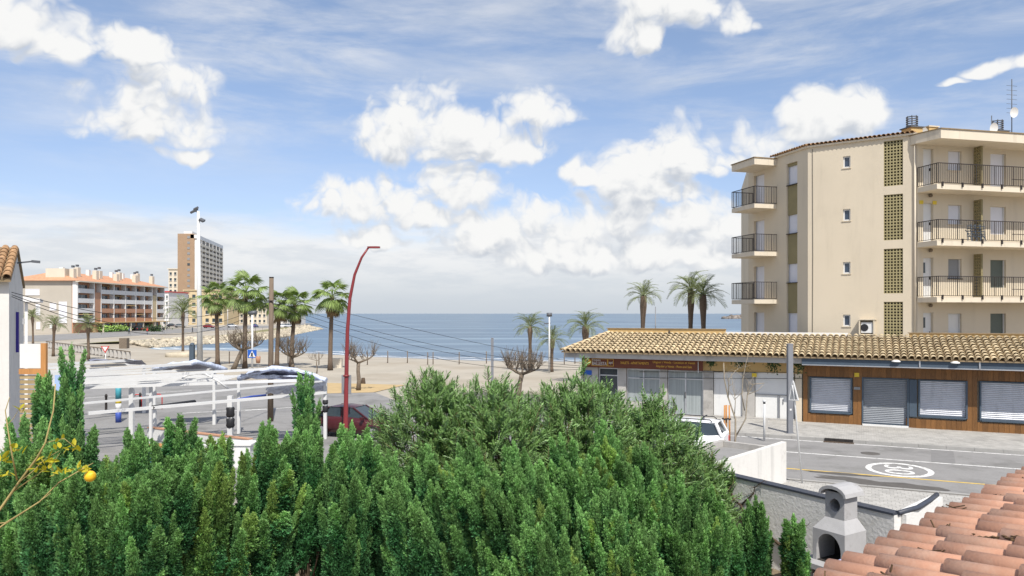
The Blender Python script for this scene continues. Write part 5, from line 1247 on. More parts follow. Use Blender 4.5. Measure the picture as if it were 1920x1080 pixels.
# ------------------------------------------------------------------ lamp posts, signs, posts
lb = V((649 - 960) / F * 30, 30, 0)
lp_ = thing('street_lamp', 'tall curved dark red street lamp at the hedge', 'street lamp', lb)
LPX = lambda px, py: PP(px, py, 30)
pts = [lb + V(0, 0, 0), LPX(648, 800), LPX(649, 740), LPX(650, 680), LPX(651.5, 620), LPX(656, 560), LPX(665, 515), LPX(678, 483), LPX(691, 464)]
part('pole', MB().tube(pts, [.105, .10, .088, .082, .075, .066, .056, .046, .038], 12), M['red_pole'], lp_)
hb_ = MB(); a = LPX(690, 464.5); d = V(1, 0, .02)
hb_.add([a + V(-.02, s * w_, z) + V(x, 0, 0) for x, w_ in ((0, .05), (.14, .12), (.38, .13), (.5, .07)) for s, z in ((-1, -.02), (1, -.02), (1, .05), (-1, .05))], [(i * 4 + j, i * 4 + (j + 1) % 4, i * 4 + 4 + (j + 1) % 4, i * 4 + 4 + j) for i in range(3) for j in range(4)] + [(3, 2, 1, 0), (12, 13, 14, 15)])
part('lamp_head', hb_, M['red_pole'], lp_)
part('collar', MB().tube([LPX(649, 706), LPX(649, 703)], .125, 12), M['red_pole'], lp_)
sgp = GP(651, 790); sgp.y = 33; sgp.x = (649.5 - 960) / F * 33
sp_ = thing('road_sign', 'grey back of a rectangular road sign behind the red lamp', 'sign', V(sgp.x, 33, 0))
part('post', MB().tube([V(sgp.x, 33, 0), V(sgp.x, 33, 2.9)], .035, 8), M['alu'], sp_); x0, x1 = (641 - 960) / F * 33, (659 - 960) / F * 33
part('panel', MB().box(x0, x1, 32.93, 32.96, PP(0, 739, 33).z, PP(0, 703, 33).z), M['grey_pole'], sp_)
mbp = GP(375, 682); mst = thing('floodlight_mast', 'tall white floodlight mast on the promenade', 'floodlight mast', mbp)
mh_ = PP(375, 396, mbp.y).z
part('pole', MB().tube([mbp, mbp + V(-.1, 0, mh_ * .5), mbp + V(-.2, 0, mh_)], [.33, .24, .15], 14), M['white_metal'], mst)
for (dx_, dz_, s_) in ((-.5, .0, .8), (.42, -1.0, .6), (-.25, .3, .55)):
    p = mbp + V(-.2 + dx_, 0, mh_ + dz_); fb = MB(); tl_ = Euler((R(25), R(-25 * (1 if dx_ < 0 else -1)), 0)).to_matrix(); fb.box(-.45 * s_, .45 * s_, -.25, .25, -.11, .11, lambda a: p + tl_ @ a)
    fl = part('floodlight', fb, M['lamp_grey'], mst); part('bracket', MB().bar(p, mbp + V(-.2, 0, mh_ + dz_ * .8 - .1), .09), M['lamp_grey'], fl)
bx_ = thing('control_cabinet', 'dark slim cabinet standing beside the white mast', 'cabinet', mbp + V(-.75, -.3, 0)); o = mbp + V(-.75, -.3, 0)
part('body', MB().prism([(o.x - .25, o.y - .2), (o.x + .25, o.y - .2), (o.x + .25, o.y + .2), (o.x - .25, o.y + .2)], 0, 2.1), M['navy'], bx_)
part('rounded_top', MB().lathe([(.26, 0), (.25, .12), (.15, .24), (0, .28)], (o.x, o.y, 2.1), 12), M['navy'], bx_)
# pedestrian crossing sign with lamp
cb = GP(473, 704); xs_ = thing('crossing_sign', 'blue pedestrian crossing sign on a white lamp pole', 'sign', cb); cy_ = cb.y
part('pole', MB().tube([cb, V(cb.x, cy_, PP(0, 590, cy_).z)], .085, 10), M['white_metal'], xs_)
lhd = part('lamp_head', MB().tube([PP(466, 587, cy_), PP(481, 586, cy_)], [.16, .2], 8), M['lamp_grey'], xs_)
pz0, pz1 = PP(0, 671, cy_).z, PP(0, 656, cy_).z; px0, px1 = PP(465.5, 0, cy_).x, PP(482, 0, cy_).x
pn2 = part('panel', MB().box(px0, px1, cy_ - .16, cy_ - .12, pz0, pz1), M['sign_blue'], xs_)
pc_ = (px0 + px1) / 2; pzc = (pz0 + pz1) / 2; hh = (pz1 - pz0) * .42
tri = MB().add([V(pc_ - hh, cy_ - .165, pzc - hh * .9), V(pc_ + hh, cy_ - .165, pzc - hh * .9), V(pc_, cy_ - .165, pzc + hh)], [(0, 1, 2)]); part('white_triangle', tri, M['white'], pn2)
pf = MB(); Z = lambda x, z: V(pc_ + x * hh, cy_ - .17, pzc + z * hh)
pf.bar(Z(0, .4), Z(-.05, -.1), .1, .1); pf.bar(Z(-.05, -.1), Z(-.3, -.75), .07); pf.bar(Z(-.05, -.1), Z(.25, -.75), .07); pf.bar(Z(0, .25), Z(.28, -.05), .05); pf.bar(Z(0, .25), Z(-.28, 0), .05)
part('walking_figure', pf, M['black'], pn2)
ysb = GP(484, 706); ys_ = thing('waste_bin', 'small rusty brown bin on a post beside the crossing sign', 'bin', ysb)
part('post', MB().tube([ysb, ysb + V(0, 0, 1.9)], .03, 6), M['alu'], ys_); part('bin', MB().lathe([(.0, 1.2), (.18, 1.2), (.23, 1.75), (.2, 1.8)], ysb, 10), M['orange_wall'], ys_)
ygb = GP(198, 690); yg = thing('yield_sign', 'white and red yield triangle above the stall frames', 'sign', ygb); yy = ygb.y
part('post', MB().tube([ygb, V(ygb.x, yy, PP(0, 662, yy).z)], .04, 8), M['white_metal'], yg); zt_, zb_ = PP(0, 649, yy).z, PP(0, 662, yy).z; wq = (zt_ - zb_) * .62
plq = part('plate', MB().add([V(ygb.x + x, yy - k, z) for k in (.06, .1) for x, z in ((-wq, zt_), (wq, zt_), (0, zb_))], [(0, 1, 2), (5, 4, 3), (0, 3, 4, 1), (1, 4, 5, 2), (2, 5, 3, 0)]), M['sign_red'], yg)
part('white_triangle', MB().add([V(ygb.x + x * .66, yy - .106, zt_ - (zt_ - z) * .66 - .06) for x, z in ((-wq, zt_), (wq, zt_), (0, zb_))], [(2, 1, 0)]), M['white'], plq)
# grey steel posts
for px, py, base, lab in ((1482, 645, GP(1481, 812, .12), 'grey steel post on the pavement before the shops'), (923, 634, V((923 - 960) / F * 43.5, 43.5, 0), 'grey steel post behind the oleander')):
    zt_ = PP(px, py, base.y).z; p_ = thing('steel_post', lab, 'post', base, 'square grey steel posts'); w_ = .112 if px > 1000 else .075
    part('shaft', MB().prism([(base.x - w_, base.y - w_), (base.x + w_, base.y - w_), (base.x + w_, base.y + w_), (base.x - w_, base.y + w_)], base.z, zt_), M['grey_pole'], p_)
    part('base_plate', MB().prism([(base.x - .2, base.y - .2), (base.x + .2, base.y - .2), (base.x + .2, base.y + .2), (base.x - .2, base.y + .2)], base.z, base.z + .02), M['grey_pole'], p_)
    part('cap', MB().prism([(base.x - w_ - .01, base.y - w_ - .01), (base.x + w_ + .01, base.y - w_ - .01), (base.x + w_ + .01, base.y + w_ + .01), (base.x - w_ - .01, base.y + w_ + .01)], zt_ + .001, zt_ + .02), M['alu'], p_)
    if px > 1000: part('sticker', MB().box(base.x - .05, base.x + .04, base.y - w_ - .008, base.y - w_ - .003, base.z + 1.05, base.z + 1.13), M['white'], p_)
wbp = GP(1433, 827); wp = thing('white_marker_post', 'slim white marker post with black band at the road edge', 'post', wbp)
part('shaft', MB().tube([wbp, PP(1433, 752, wbp.y)], .045, 10), M['white_metal'], wp); part('band', MB().tube([PP(1433, 757, wbp.y), PP(1433, 754, wbp.y)], .05, 10), M['black'], wp); part('knob', MB().tube([PP(1433, 753.9, wbp.y), PP(1433, 750, wbp.y)], [.07, .05], 10), M['white_metal'], wp)
part('flap', MB().box(wbp.x + .03, wbp.x + .16, wbp.y - .01, wbp.y + .01, .5, 1.0), M['concrete'], wp)
lsb = GP(1504, 906, .12); ls_ = thing('leaning_sign', 'leaning white pole carrying a triangular sign seen edge on', 'sign', lsb); ly = lsb.y
part('pole', MB().tube([lsb, PP(1489, 742, ly), PP(1486, 722, ly)], .03, 8), M['white_metal'], ls_)
fr_ = MB(); tA = PP(1487, 714, ly) ; tB = PP(1482.5, 750, ly) + V(0, .12, 0); tC = PP(1494, 750, ly) + V(0, -.12, 0); tB.z = tC.z
fr_.bar(tA, tB, .06, .03); fr_.bar(tB, tC, .06, .03); fr_.bar(tC, tA, .06, .03); part('triangle_rim', fr_, M['white_metal'], ls_)
fr_ = MB().add([tA + V(.012, 0, -.06), tB + V(.012, -.05, .03), tC + V(.012, .05, .03)], [(0, 1, 2)]); part('triangle_plate', fr_, M['alu'], ls_)
plb = GP(1030, 699); pl_ = thing('promenade_lamp', 'slim pale promenade lamp with double head by the low palm', 'street lamp', plb)
part('pole', MB().tube([plb, PP(1030, 590, plb.y)], [.1, .07], 10), M['white_metal'], pl_); part('lamp_head', MB().tube([PP(1025, 590, plb.y), PP(1035, 590, plb.y)], .18, 8), M['lamp_grey'], pl_); part('side_arm', MB().bar(PP(1020, 607, plb.y), PP(1032, 606, plb.y), .1), M['lamp_grey'], pl_)
fbp = V((1229 - 960) / F * 66, 66, 0); solo('flag_pole', MB().tube([fbp, PP(1229, 575, 66)], [.06, .04], 8), M['grey_pole'], 'thin grey pole rising above the shop roof', 'pole', fbp)
# wooden utility pole + aerial cables
up = GP(507, 790); upt = PP(509, 521, up.y); upo = thing('utility_pole', 'dark weathered wooden utility pole among the palms', 'utility pole', up)
part('shaft', MB().tube([up, (up + upt) / 2, upt], [.15, .13, .11], 10), M['wood_grey'], upo); part('shaft_cap', MB().tube([upt, upt + V(0, 0, .05)], .12, 10), M['iron'], upo); part('bracket', MB().bar(upt + V(-.15, -.14, -1.2), upt + V(.15, -.14, -1.2), .05), M['iron'], upo)
def cable(a, c_, sag, lab, r_=.018): 
    pts = [a + (c_ - a) * f + V(0, 0, -4 * sag * f * (1 - f)) for f in np.linspace(0, 1, 22)]; solo('aerial_cable', MB().tube(pts, r_ * .62, 5), M['cable'], lab, 'cable', a, 'aerial cables')
tg = SP(TL - .05, 4.9)
for k, (dz_, s_, zt_, lab) in enumerate(((-.9, .15, 2.75, 'topmost of the cables from the wooden pole to the shops'), (-1.2, .55, 2.6, 'second highest cable from the wooden pole to the shops'), (-1.35, .7, 2.5, 'third highest cable from the wooden pole to the shops'), (-1.5, 1.0, 2.4, 'lowest cable from the wooden pole to the shops'))): cable(upt + V(.12, 0, dz_), tg + V(0, 0, zt_), s_, lab)
hl_ = PP(22, 548, 20.5)
for k, (dz_, s_, lab) in enumerate(((0, .9, 'upper cable from the white house to the wooden pole'), (-.07, 1.15, 'middle cable from the white house to the wooden pole'), (-.12, 1.3, 'lower cable from the white house to the wooden pole'))): cable(hl_ + V(0, 0, dz_), upt + V(-.12, 0, -1.0 + dz_ * 3), s_, lab, .016)
# ------------------------------------------------------------------ white house on the far left
HC = PP(17, 0, 22); HC.z = 0; hz = PP(0, 524, 22).z; hy = V(-.50, .866, 0); hx = V(hy.y, -hy.x, 0)
HT = lambda a: HC + hx * a.x + hy * a.y + V(0, 0, a.z)
hs = thing('white_house', 'white house corner with old brown tile roof at the left edge', 'house', HT(V(-2, 1, 0)))
part('wall', MB().box(-6, 0, 0, 6, 0, hz, HT), M['white_wall'], hs)
zr = hz + .02; RG = 1.15; vs = [HT(V(-6, -.25, zr)), HT(V(.06, -.25, zr)), HT(V(.06, 3, zr + RG)), HT(V(-6, 3, zr + RG)), HT(V(.06, 6.2, zr)), HT(V(-6, 6.2, zr))]; lo_ = [v - V(0, 0, .1) for v in vs]
ro = MB().add(vs + lo_, [(0, 1, 2, 3), (3, 2, 4, 5), (9, 8, 7, 6), (11, 10, 8, 9), (0, 6, 7, 1), (1, 7, 8, 2), (2, 8, 10, 4), (4, 10, 11, 5), (5, 11, 9, 3), (3, 9, 6, 0)]); rh = part('roof', ro, M['tile_bed'], hs)
gp_ = [(0.0, hz + .001), (6, hz + .001), (3, hz + RG - .12)]
part('gable_wall', MB().add([HT(V(x, y, z)) for x in (-.005, -.25) for y, z in gp_], [(0, 1, 2), (5, 4, 3), (0, 2, 5, 3), (1, 4, 5, 2)]), M['white_wall'], hs)
sv = (vs[2] - vs[1]).normalized(); tl3 = barrel('roof_tile', .48, .115, .095, M['old_tile'], 8); mt = []
for r_ in range(11):
    for k in range(8): mt.append(frame(vs[1] - hx * (.10 + r_ * .25) + V(0, 0, .05) + sv * (k * .41 - .08), sv - V(0, 0, .03), -hx))
mt = [m_ if m_.col[2].z > 0 else frame(m_.translation, m_.col[0].to_3d(), hx) for m_ in mt]
pieces('roof_tile', tl3, mt, rh)
part('sign_strip', MB().box(.003, .08, 2.6, 2.9, PP(0, 660, 24.5).z, PP(0, 585, 24.5).z, HT), M['violet'], hs)
part('wall_lamp', MB().bar(HT(V(0, 3.2, PP(0, 494, 25).z)), HT(V(.45, 3.2, PP(0, 490, 25).z)), .05).bar(HT(V(.4, 3.2, PP(0, 490, 25).z)), HT(V(.65, 3.2, PP(0, 491, 25).z)), .12, .08), M['lamp_grey'], hs)
# parapet with ochre board and louvres
Yp = 19.2; zA, zB = PP(0, 690, Yp).z, PP(0, 645, Yp).z; xA, xB, xC = PP(36, 0, Yp).x, PP(77, 0, Yp).x, PP(89, 0, Yp).x
pa = thing('terrace_screen', 'white parapet with ochre board and straw louvres by the house', 'screen', V((xA + xC) / 2, Yp, 0))
part('parapet', MB().box(xA, xB - .003, Yp + .02, Yp + .1, zA, zB), M['white'], pa)
part('ochre_board', MB().box(xB, xC - .03, Yp - .02, Yp + .06, 0.0, zB + .02), M['ochre_board'], pa)
part('ochre_rail', MB().box(xA, xB - .002, Yp - .02, Yp + .1, zA - .16, zA - .021), M['ochre_board'], pa)
lv = MB().box(0, xB - xA - .01, 0, .05, 0, .085).mesh('louvre_slat', M['louvre'])
pieces('louvre_slat', lv, [Matrix.Translation(V(xA, Yp + .02, zA - .28 - k * .125)) for k in range(14)], pa)
part('post', MB().box(xC + .002, xC + .09, Yp, Yp + .1, 0, PP(0, 765, Yp).z), M['white_metal'], pa)
part('plastic_pane', MB().box(xC + .002, xC + .14, Yp + .3, Yp + .32, PP(0, 770, Yp).z, PP(0, 705, Yp).z), M['pale_blue'], pa)
# second white house with canopy slab behind
Y2 = 42; z_ = lambda py: PP(0, py, Y2).z; vc = PP(75, 0, Y2); vc.z = 0
VT = lambda a: vc + hx * a.x + hy * a.y + V(0, 0, a.z)
h2 = thing('white_villa', 'white villa with flat canopy and slim pillar behind the house corner', 'house', VT(V(-2, 2, 0)))
part('wall', MB().box(-4, -1.05, 1.2, 5, 0, z_(560), VT), M['far_white'], h2)
cn = [(-4, z_(542)), (0, z_(560)), (0, z_(566)), (-4, z_(566))]
part('canopy', MB().add([VT(V(x, y, z)) for y in (0, 4) for x, z in cn], [(0, 1, 2, 3), (7, 6, 5, 4), (0, 4, 5, 1), (1, 5, 6, 2), (2, 6, 7, 3), (3, 7, 4, 0)]), M['far_white'], h2)
part('pillar', MB().box(-.75, -.6, .4, .55, 0, z_(566), VT), M['far_white'], h2)
for (a, c_, e, f) in ((-1.9, -1.3, 578, 592), (-1.9, -1.3, 612, 632)): part('window', MB().box(a, c_, 1.12, 1.19, z_(f), z_(e), VT), M['glass'], h2)
part('balcony', MB().box(-2.2, -.8, .3, 1.19, z_(608), z_(597), VT), M['far_white'], h2)
# ------------------------------------------------------------------ market stall frames
def beam(th, name, a, c_, w_, m='white_metal'):
    return part(name, MB().bar(a, c_, w_), M[m], th)
G3 = lambda px, py, z: GP(px, py, z)
sA = thing('stall_frame', 'nearest white stall frame with crumpled plastic sheeting at its end', 'stall frame', V(-12, 31, 0), 'white market stall frames')
Rr = G3(611, 714, 2.62)
beam(sA, 'eave_beam', G3(150, 757, 2.62), Rr, .07); beam(sA, 'lower_beam', G3(165, 775, 2.08), G3(611, 736, 2.08), .11)
beam(sA, 'eave_beam', G3(95, 729, 2.62), G3(604, 711.5, 2.64), .12); rdg = G3(522, 690.5, 3.15); beam(sA, 'ridge_beam', G3(95, 714, 3.05), rdg, .10)
beam(sA, 'eave_beam', G3(95, 719, 2.7), G3(452, 705, 2.75), .10)
for k in range(4): beam(sA, 'purlin', G3(95, 721.5 + k * 2.2, 2.68 - k * .015), G3(440 - k * 6, 707.5 + k * 1.5, 2.72 - k * .02), .07)
for k in range(2): beam(sA, 'purlin', G3(95, 716 + k * 1.6, 2.95 - k * .1), G3(400, 699 + k * 3, 2.98 - k * .1), .07)
wr = MB().tube([G3(285, 764.5, 2.08), G3(365, 753.5, 2.08)], .085, 8); part('rolled_wrap', wr, M['black'], sA)
part('rib', MB().tube([G3(372, 700, 3.0), G3(385, 701, 2.95), G3(410, 715, 2.75), G3(432, 732, 2.3)], .04, 8), M['white_metal'], sA)
part('rib', MB().tube([G3(372, 700, 3.0), G3(350, 704, 2.9), G3(338, 712, 2.75)], .035, 8), M['white_metal'], sA)
part('blue_strap', MB().tube([G3(434, 752, 2.0), G3(470, 744, 2.02), G3(498, 741, 2.0)], .05, 6), M['blue'], sA)
def post(px, pyt, zt_, w_, th=sA, wrap=None, m='white_metal'):
    t_ = G3(px, pyt, zt_); b_ = V(t_.x, t_.y, 0); p_ = part('post', MB().bar(b_, t_, w_), M[m], th)
    if wrap:
        for (z0, z1) in wrap:
            part('wrapping', MB().tube([V(t_.x, t_.y, z0), V(t_.x, t_.y, z0 + .08), V(t_.x, t_.y, (z0 + z1) / 2), V(t_.x, t_.y, z1 - .05), V(t_.x, t_.y, z1)], [w_ * .72, w_ * .95, w_ * .85, w_ * .95, w_ * .72], 8), M['black'], p_)
post(432, 742, 2.1, .20, wrap=[(.75, 1.15), (1.2, 1.62)]); post(448, 708, 2.62, .13); post(610, 716, 2.55, .14, wrap=[(1.2, 1.5), (1.55, 1.75)]); post(247, 724, 2.6, .17); post(283, 723, 2.6, .11)
# crumpled plastic: sheet between ridge and eave at the right end, and a roll on the eave
def drape(pa, pb, pc2, pd_, nu, nv, bulge, seed, m, name, th):
    g_ = random.Random(seed); vs = []
    for i in range(nu + 1):
        for j in range(nv + 1):
            u, v_ = i / nu, j / nv; p = (pa * (1 - u) + pb * u) * (1 - v_) + (pd_ * (1 - u) + pc2 * u) * v_
            p = p + V(0, 0, bulge * math.sin(math.pi * v_) * (.6 + .4 * math.sin(math.pi * u))) + V(g_.uniform(-.05, .05), g_.uniform(-.06, .06), g_.uniform(-.05, .05)); vs.append(p)
    k = nv + 1; b = MB().add(vs, [(i * k + j, (i + 1) * k + j, (i + 1) * k + j + 1, i * k + j + 1) for i in range(nu) for j in range(nv)], True)
    o = part(name, b, M[m], th); return o
drape(G3(450, 709, 2.72), G3(606, 712, 2.6), G3(612, 711, 2.7), G3(452, 700, 2.95), 10, 4, .1, 1, 'plastic', 'sheet_fold', sA)
drape(G3(448, 710, 2.66), G3(596, 712.5, 2.62), G3(524, 690, 3.2), G3(470, 699, 3.0), 12, 8, .12, 2, 'plastic_dark', 'plastic_sheet', sA)
drape(G3(524, 690, 3.2), G3(521, 690.5, 3.18), G3(613, 713, 2.64), G3(596, 712.5, 2.63), 8, 6, .1, 3, 'plastic', 'plastic_sheet', sA)
drape(G3(500, 739, 2.05), G3(612, 733, 2.1), G3(612, 714, 2.62), G3(500, 723, 2.6), 16, 6, .0, 4, 'plastic', 'rolled_curtain', sA)
rb_ = random.Random(31)
def ribbon(pts, r_, th):
    P_ = []
    for (a, c_) in zip(pts[:-1], pts[1:]):
        for k in range(4): P_.append(G3(*[a[i] + (c_[i] - a[i]) * k / 4 for i in range(3)]) + V(0, rb_.uniform(-.03, .03), rb_.uniform(-.03, .03)))
    P_.append(G3(*pts[-1])); part('plastic_border', MB().tube(P_, [r_ * rb_.uniform(.7, 1.2) for _ in P_], 6), M['plastic'], th)
ribbon([(448, 710, 2.68), (475, 698, 3.0), (522, 689.5, 3.22), (565, 696, 3.02), (612, 713, 2.66)], .11, sA)
sB = thing('stall_frame', 'white stall frame in the middle with a dark plastic hood', 'stall frame', V(-20, 42, 0), 'white market stall frames')
beam(sB, 'ridge_beam', G3(95, 700, 3.1), G3(365, 681, 3.2), .12); beam(sB, 'eave_beam', G3(95, 707, 2.8), G3(402, 692, 2.8), .10); beam(sB, 'eave_beam', G3(95, 712, 2.6), G3(420, 703.5, 2.6), .10); beam(sB, 'purlin', G3(95, 703.5, 2.95), G3(300, 692, 3.0), .08)
drape(G3(288, 694, 2.75), G3(420, 692, 2.72), G3(366, 680, 3.22), G3(300, 687, 3.0), 10, 6, .12, 6, 'plastic_dark', 'plastic_hood', sB)
drape(G3(366, 680, 3.22), G3(360, 680, 3.22), G3(424, 693, 2.7), G3(405, 693, 2.7), 6, 4, .1, 7, 'plastic', 'plastic_hood', sB)
ribbon([(288, 693, 2.8), (325, 684, 3.1), (366, 679.5, 3.25), (395, 684, 3.05), (424, 693, 2.72)], .13, sB)
for px, py, z in ((150, 709, 2.7), (402, 694, 2.75), (290, 699, 2.7)): post(px, py, z, .14, sB)
sCc = thing('stall_frame', 'farthest white stall frame near the yield sign', 'stall frame', V(-30, 52, 0), 'white market stall frames')
beam(sCc, 'ridge_beam', G3(88, 684, 3.1), G3(250, 675.5, 3.1), .12); beam(sCc, 'eave_beam', G3(88, 690, 2.8), G3(270, 682, 2.8), .12); beam(sCc, 'eave_beam', G3(88, 696, 2.6), G3(280, 687, 2.6), .1)
drape(G3(160, 678, 3.0), G3(275, 683, 2.8), G3(262, 674.5, 3.15), G3(170, 675.5, 3.15), 8, 4, .1, 8, 'plastic_dark', 'plastic_hood', sCc)
for px, py, z in ((110, 690, 2.8), (270, 683, 2.75)): post(px, py, z, .14, sCc)
# stall clutter
def bollard(px, py, lab):
    b_ = GP(px, py); t_ = thing('bollard', lab, 'bollard', b_, 'dark iron bollards under the stalls'); part('shaft', MB().lathe([(.09, 0), (.07, .05), (.06, .8), (.075, .82), (.075, .9), (.05, .98), (0, 1.0)], b_, 10), M['iron'], t_)
bollard(199, 771, 'dark bollard left of the teal and blue pillar'); bollard(263, 768, 'dark bollard between the two white stall posts')
pbp = GP(222, 792); pp2 = thing('play_post', 'painted pillar in teal, yellow and blue bands', 'pillar', pbp)
for z0, z1, m in ((0, .62, 'blue'), (.621, .98, 'white_metal'), (.981, 1.2, 'yellow'), (1.201, 1.95, 'teal')): part('band', MB().lathe([(0, z0), (.14, z0), (.14, z1), (0, z1)], pbp, 12), M[m], pp2)
rkp = GP(270, 768); rk = thing('bicycle_rack', 'red and white hoop rack under the stall frames', 'rack', rkp)
for k in range(3):
    o = rkp + V(-.6 + k * .55, .1 * k, 0); part('hoop', MB().tube([o, o + V(0, 0, .75), o + V(.12, 0, .88), o + V(.34, 0, .88), o + V(.46, 0, .75), o + V(.46, 0, 0)], .03, 7), M['sign_red'] if k != 1 else M['white_metal'], rk)
lwA, lwB = GP(280, 800, .55), GP(470, 822, .55)
lw = thing('low_kerb_wall', 'long low white wall with red brick capping under the stalls', 'wall', V(lwA.x, lwA.y, 0))
b = MB(); A_, B_ = V(lwA.x, lwA.y, 0), V(lwB.x, lwB.y, 0); wallseg(b, A_, B_, .2, 0, .5); part('wall_face', b, M['white'], lw); b = MB(); wallseg(b, A_, B_, .24, .501, .55); part('capping', b, M['orange_wall'], lw)
ct = V(*GP(296, 838, .8)); cto = thing('counter', 'small blue counter with ochre top behind the hedge', 'counter', V(ct.x, ct.y, 0))
part('front', MB().box(ct.x - .35, ct.x + .2, ct.y - .3, ct.y + .3, 0, .8), M['blue'], cto); part('top', MB().box(ct.x - .38, ct.x + .23, ct.y - .33, ct.y + .33, .801, .88), M['ochre_board'], cto)
ct = V(*GP(440, 832, .8)); cto = thing('counter', 'white market counter below the wrapped post', 'counter', V(ct.x, ct.y, 0))
part('front', MB().box(ct.x - .9, ct.x + .7, ct.y - .4, ct.y + .4, 0, .8), M['white'], cto); part('top', MB().box(ct.x - .95, ct.x + .75, ct.y - .45, ct.y + .45, .801, .85), M['white'], cto)
for k, (px, py, wd) in enumerate(((300, 735, 60), (420, 770, 80), (520, 765, 60), (170, 745, 60), (400, 720, 120))):
    p0 = GP(px - wd, py + 5); p1 = GP(px + wd, py - 3); stripe('road_marking', p0, p1, .14, M['paint_white'], .0085 + .0002 * k, label=['white bay line under the stall posts', 'white bay line beyond the low wall', 'white bay line near the wooden pole', 'white bay line near the painted pillar', 'white bay line at the far side of the street'][k])
# ------------------------------------------------------------------ beach things
rp_ = random.Random(2); places = ['left of the lone fan palm', 'right of the red lamp post', 'further right of the red lamp post', 'left of the oleander top', 'over the oleander top', 'beyond the oleander top', 'left of the grey post', 'right of the grey post', 'behind the pollarded tree', 'left of the promenade lamp', 'right of the promenade lamp', 'left of the maroon sign', 'near the utility pole', 'beside the leafless leaning tree', 'left of the crossing sign']
for k, px in enumerate((598, 689, 727, 764, 802, 812, 861, 912, 966, 1016, 1058, 1078, 540, 430, 452)):
    p = GP(px, 684 + rp_.uniform(-2, 2), -.12); p.z = -.2
    solo('beach_post', MB().tube([p, p + V(0, 0, 1.55)], .055, 6), M['wood_grey'], 'thin wooden beach post ' + places[k], 'post', p, 'thin wooden posts along the beach')
wbk = GP(629, 689); solo('stone_block', MB().prism([(wbk.x - .7, wbk.y - .4), (wbk.x + .7, wbk.y - .4), (wbk.x + .66, wbk.y + .4), (wbk.x - .66, wbk.y + .4)], -.05, .95), M['far_cream'], 'cream block beside the lone fan palm', 'block', wbk)
bnp = GP(681, 719); solo('stump', MB().lathe([(0, .45), (.14, .45), (.17, .2), (.2, 0)], bnp, 9), M['bark_dark'], 'small dark stump on the sand near the forked tree', 'stump', bnp)
pk = GP(343, 668); pkp = thing('round_planter', 'round rough stone planter at the foot of a date palm', 'planter', pk)
part('stone_ring', MB().lathe([(2.1, -.03), (2.2, .25), (2.05, .5), (1.7, .55), (1.6, .3)], pk, 20), M['rock'], pkp)
sheet('ochre_path', [GP(612, 718), GP(760, 722), GP(700, 736), GP(612, 738)], .0145, mat('ochre_earth', (.45, .33, .17), .95, .12, 1), 'ochre earth strip at the beach edge')
# fence with uprights on the left
fa, fb_ = GP(86, 652), GP(244, 676); fe = thing('promenade_fence', 'dark rail fence with grey uprights on the left promenade', 'fence', (fa + fb_) / 2)
up_ = 0; d = fb_ - fa
zt_ = 1.05
part('rail', MB().bar(fa + V(0, 0, zt_), fb_ + V(0, 0, zt_), .10), M['wood_grey'], fe); part('rail', MB().bar(fa + V(0, 0, .12), fb_ + V(0, 0, .12), .08), M['wood_grey'], fe)
um = MB().box(-.2, .2, -.04, .04, 0, .9).mesh('upright', M['concrete']); pieces('upright', um, [Matrix.Translation(fa + d * f + V(0, 0, .1)) for f in np.linspace(.01, .99, 26)], fe)
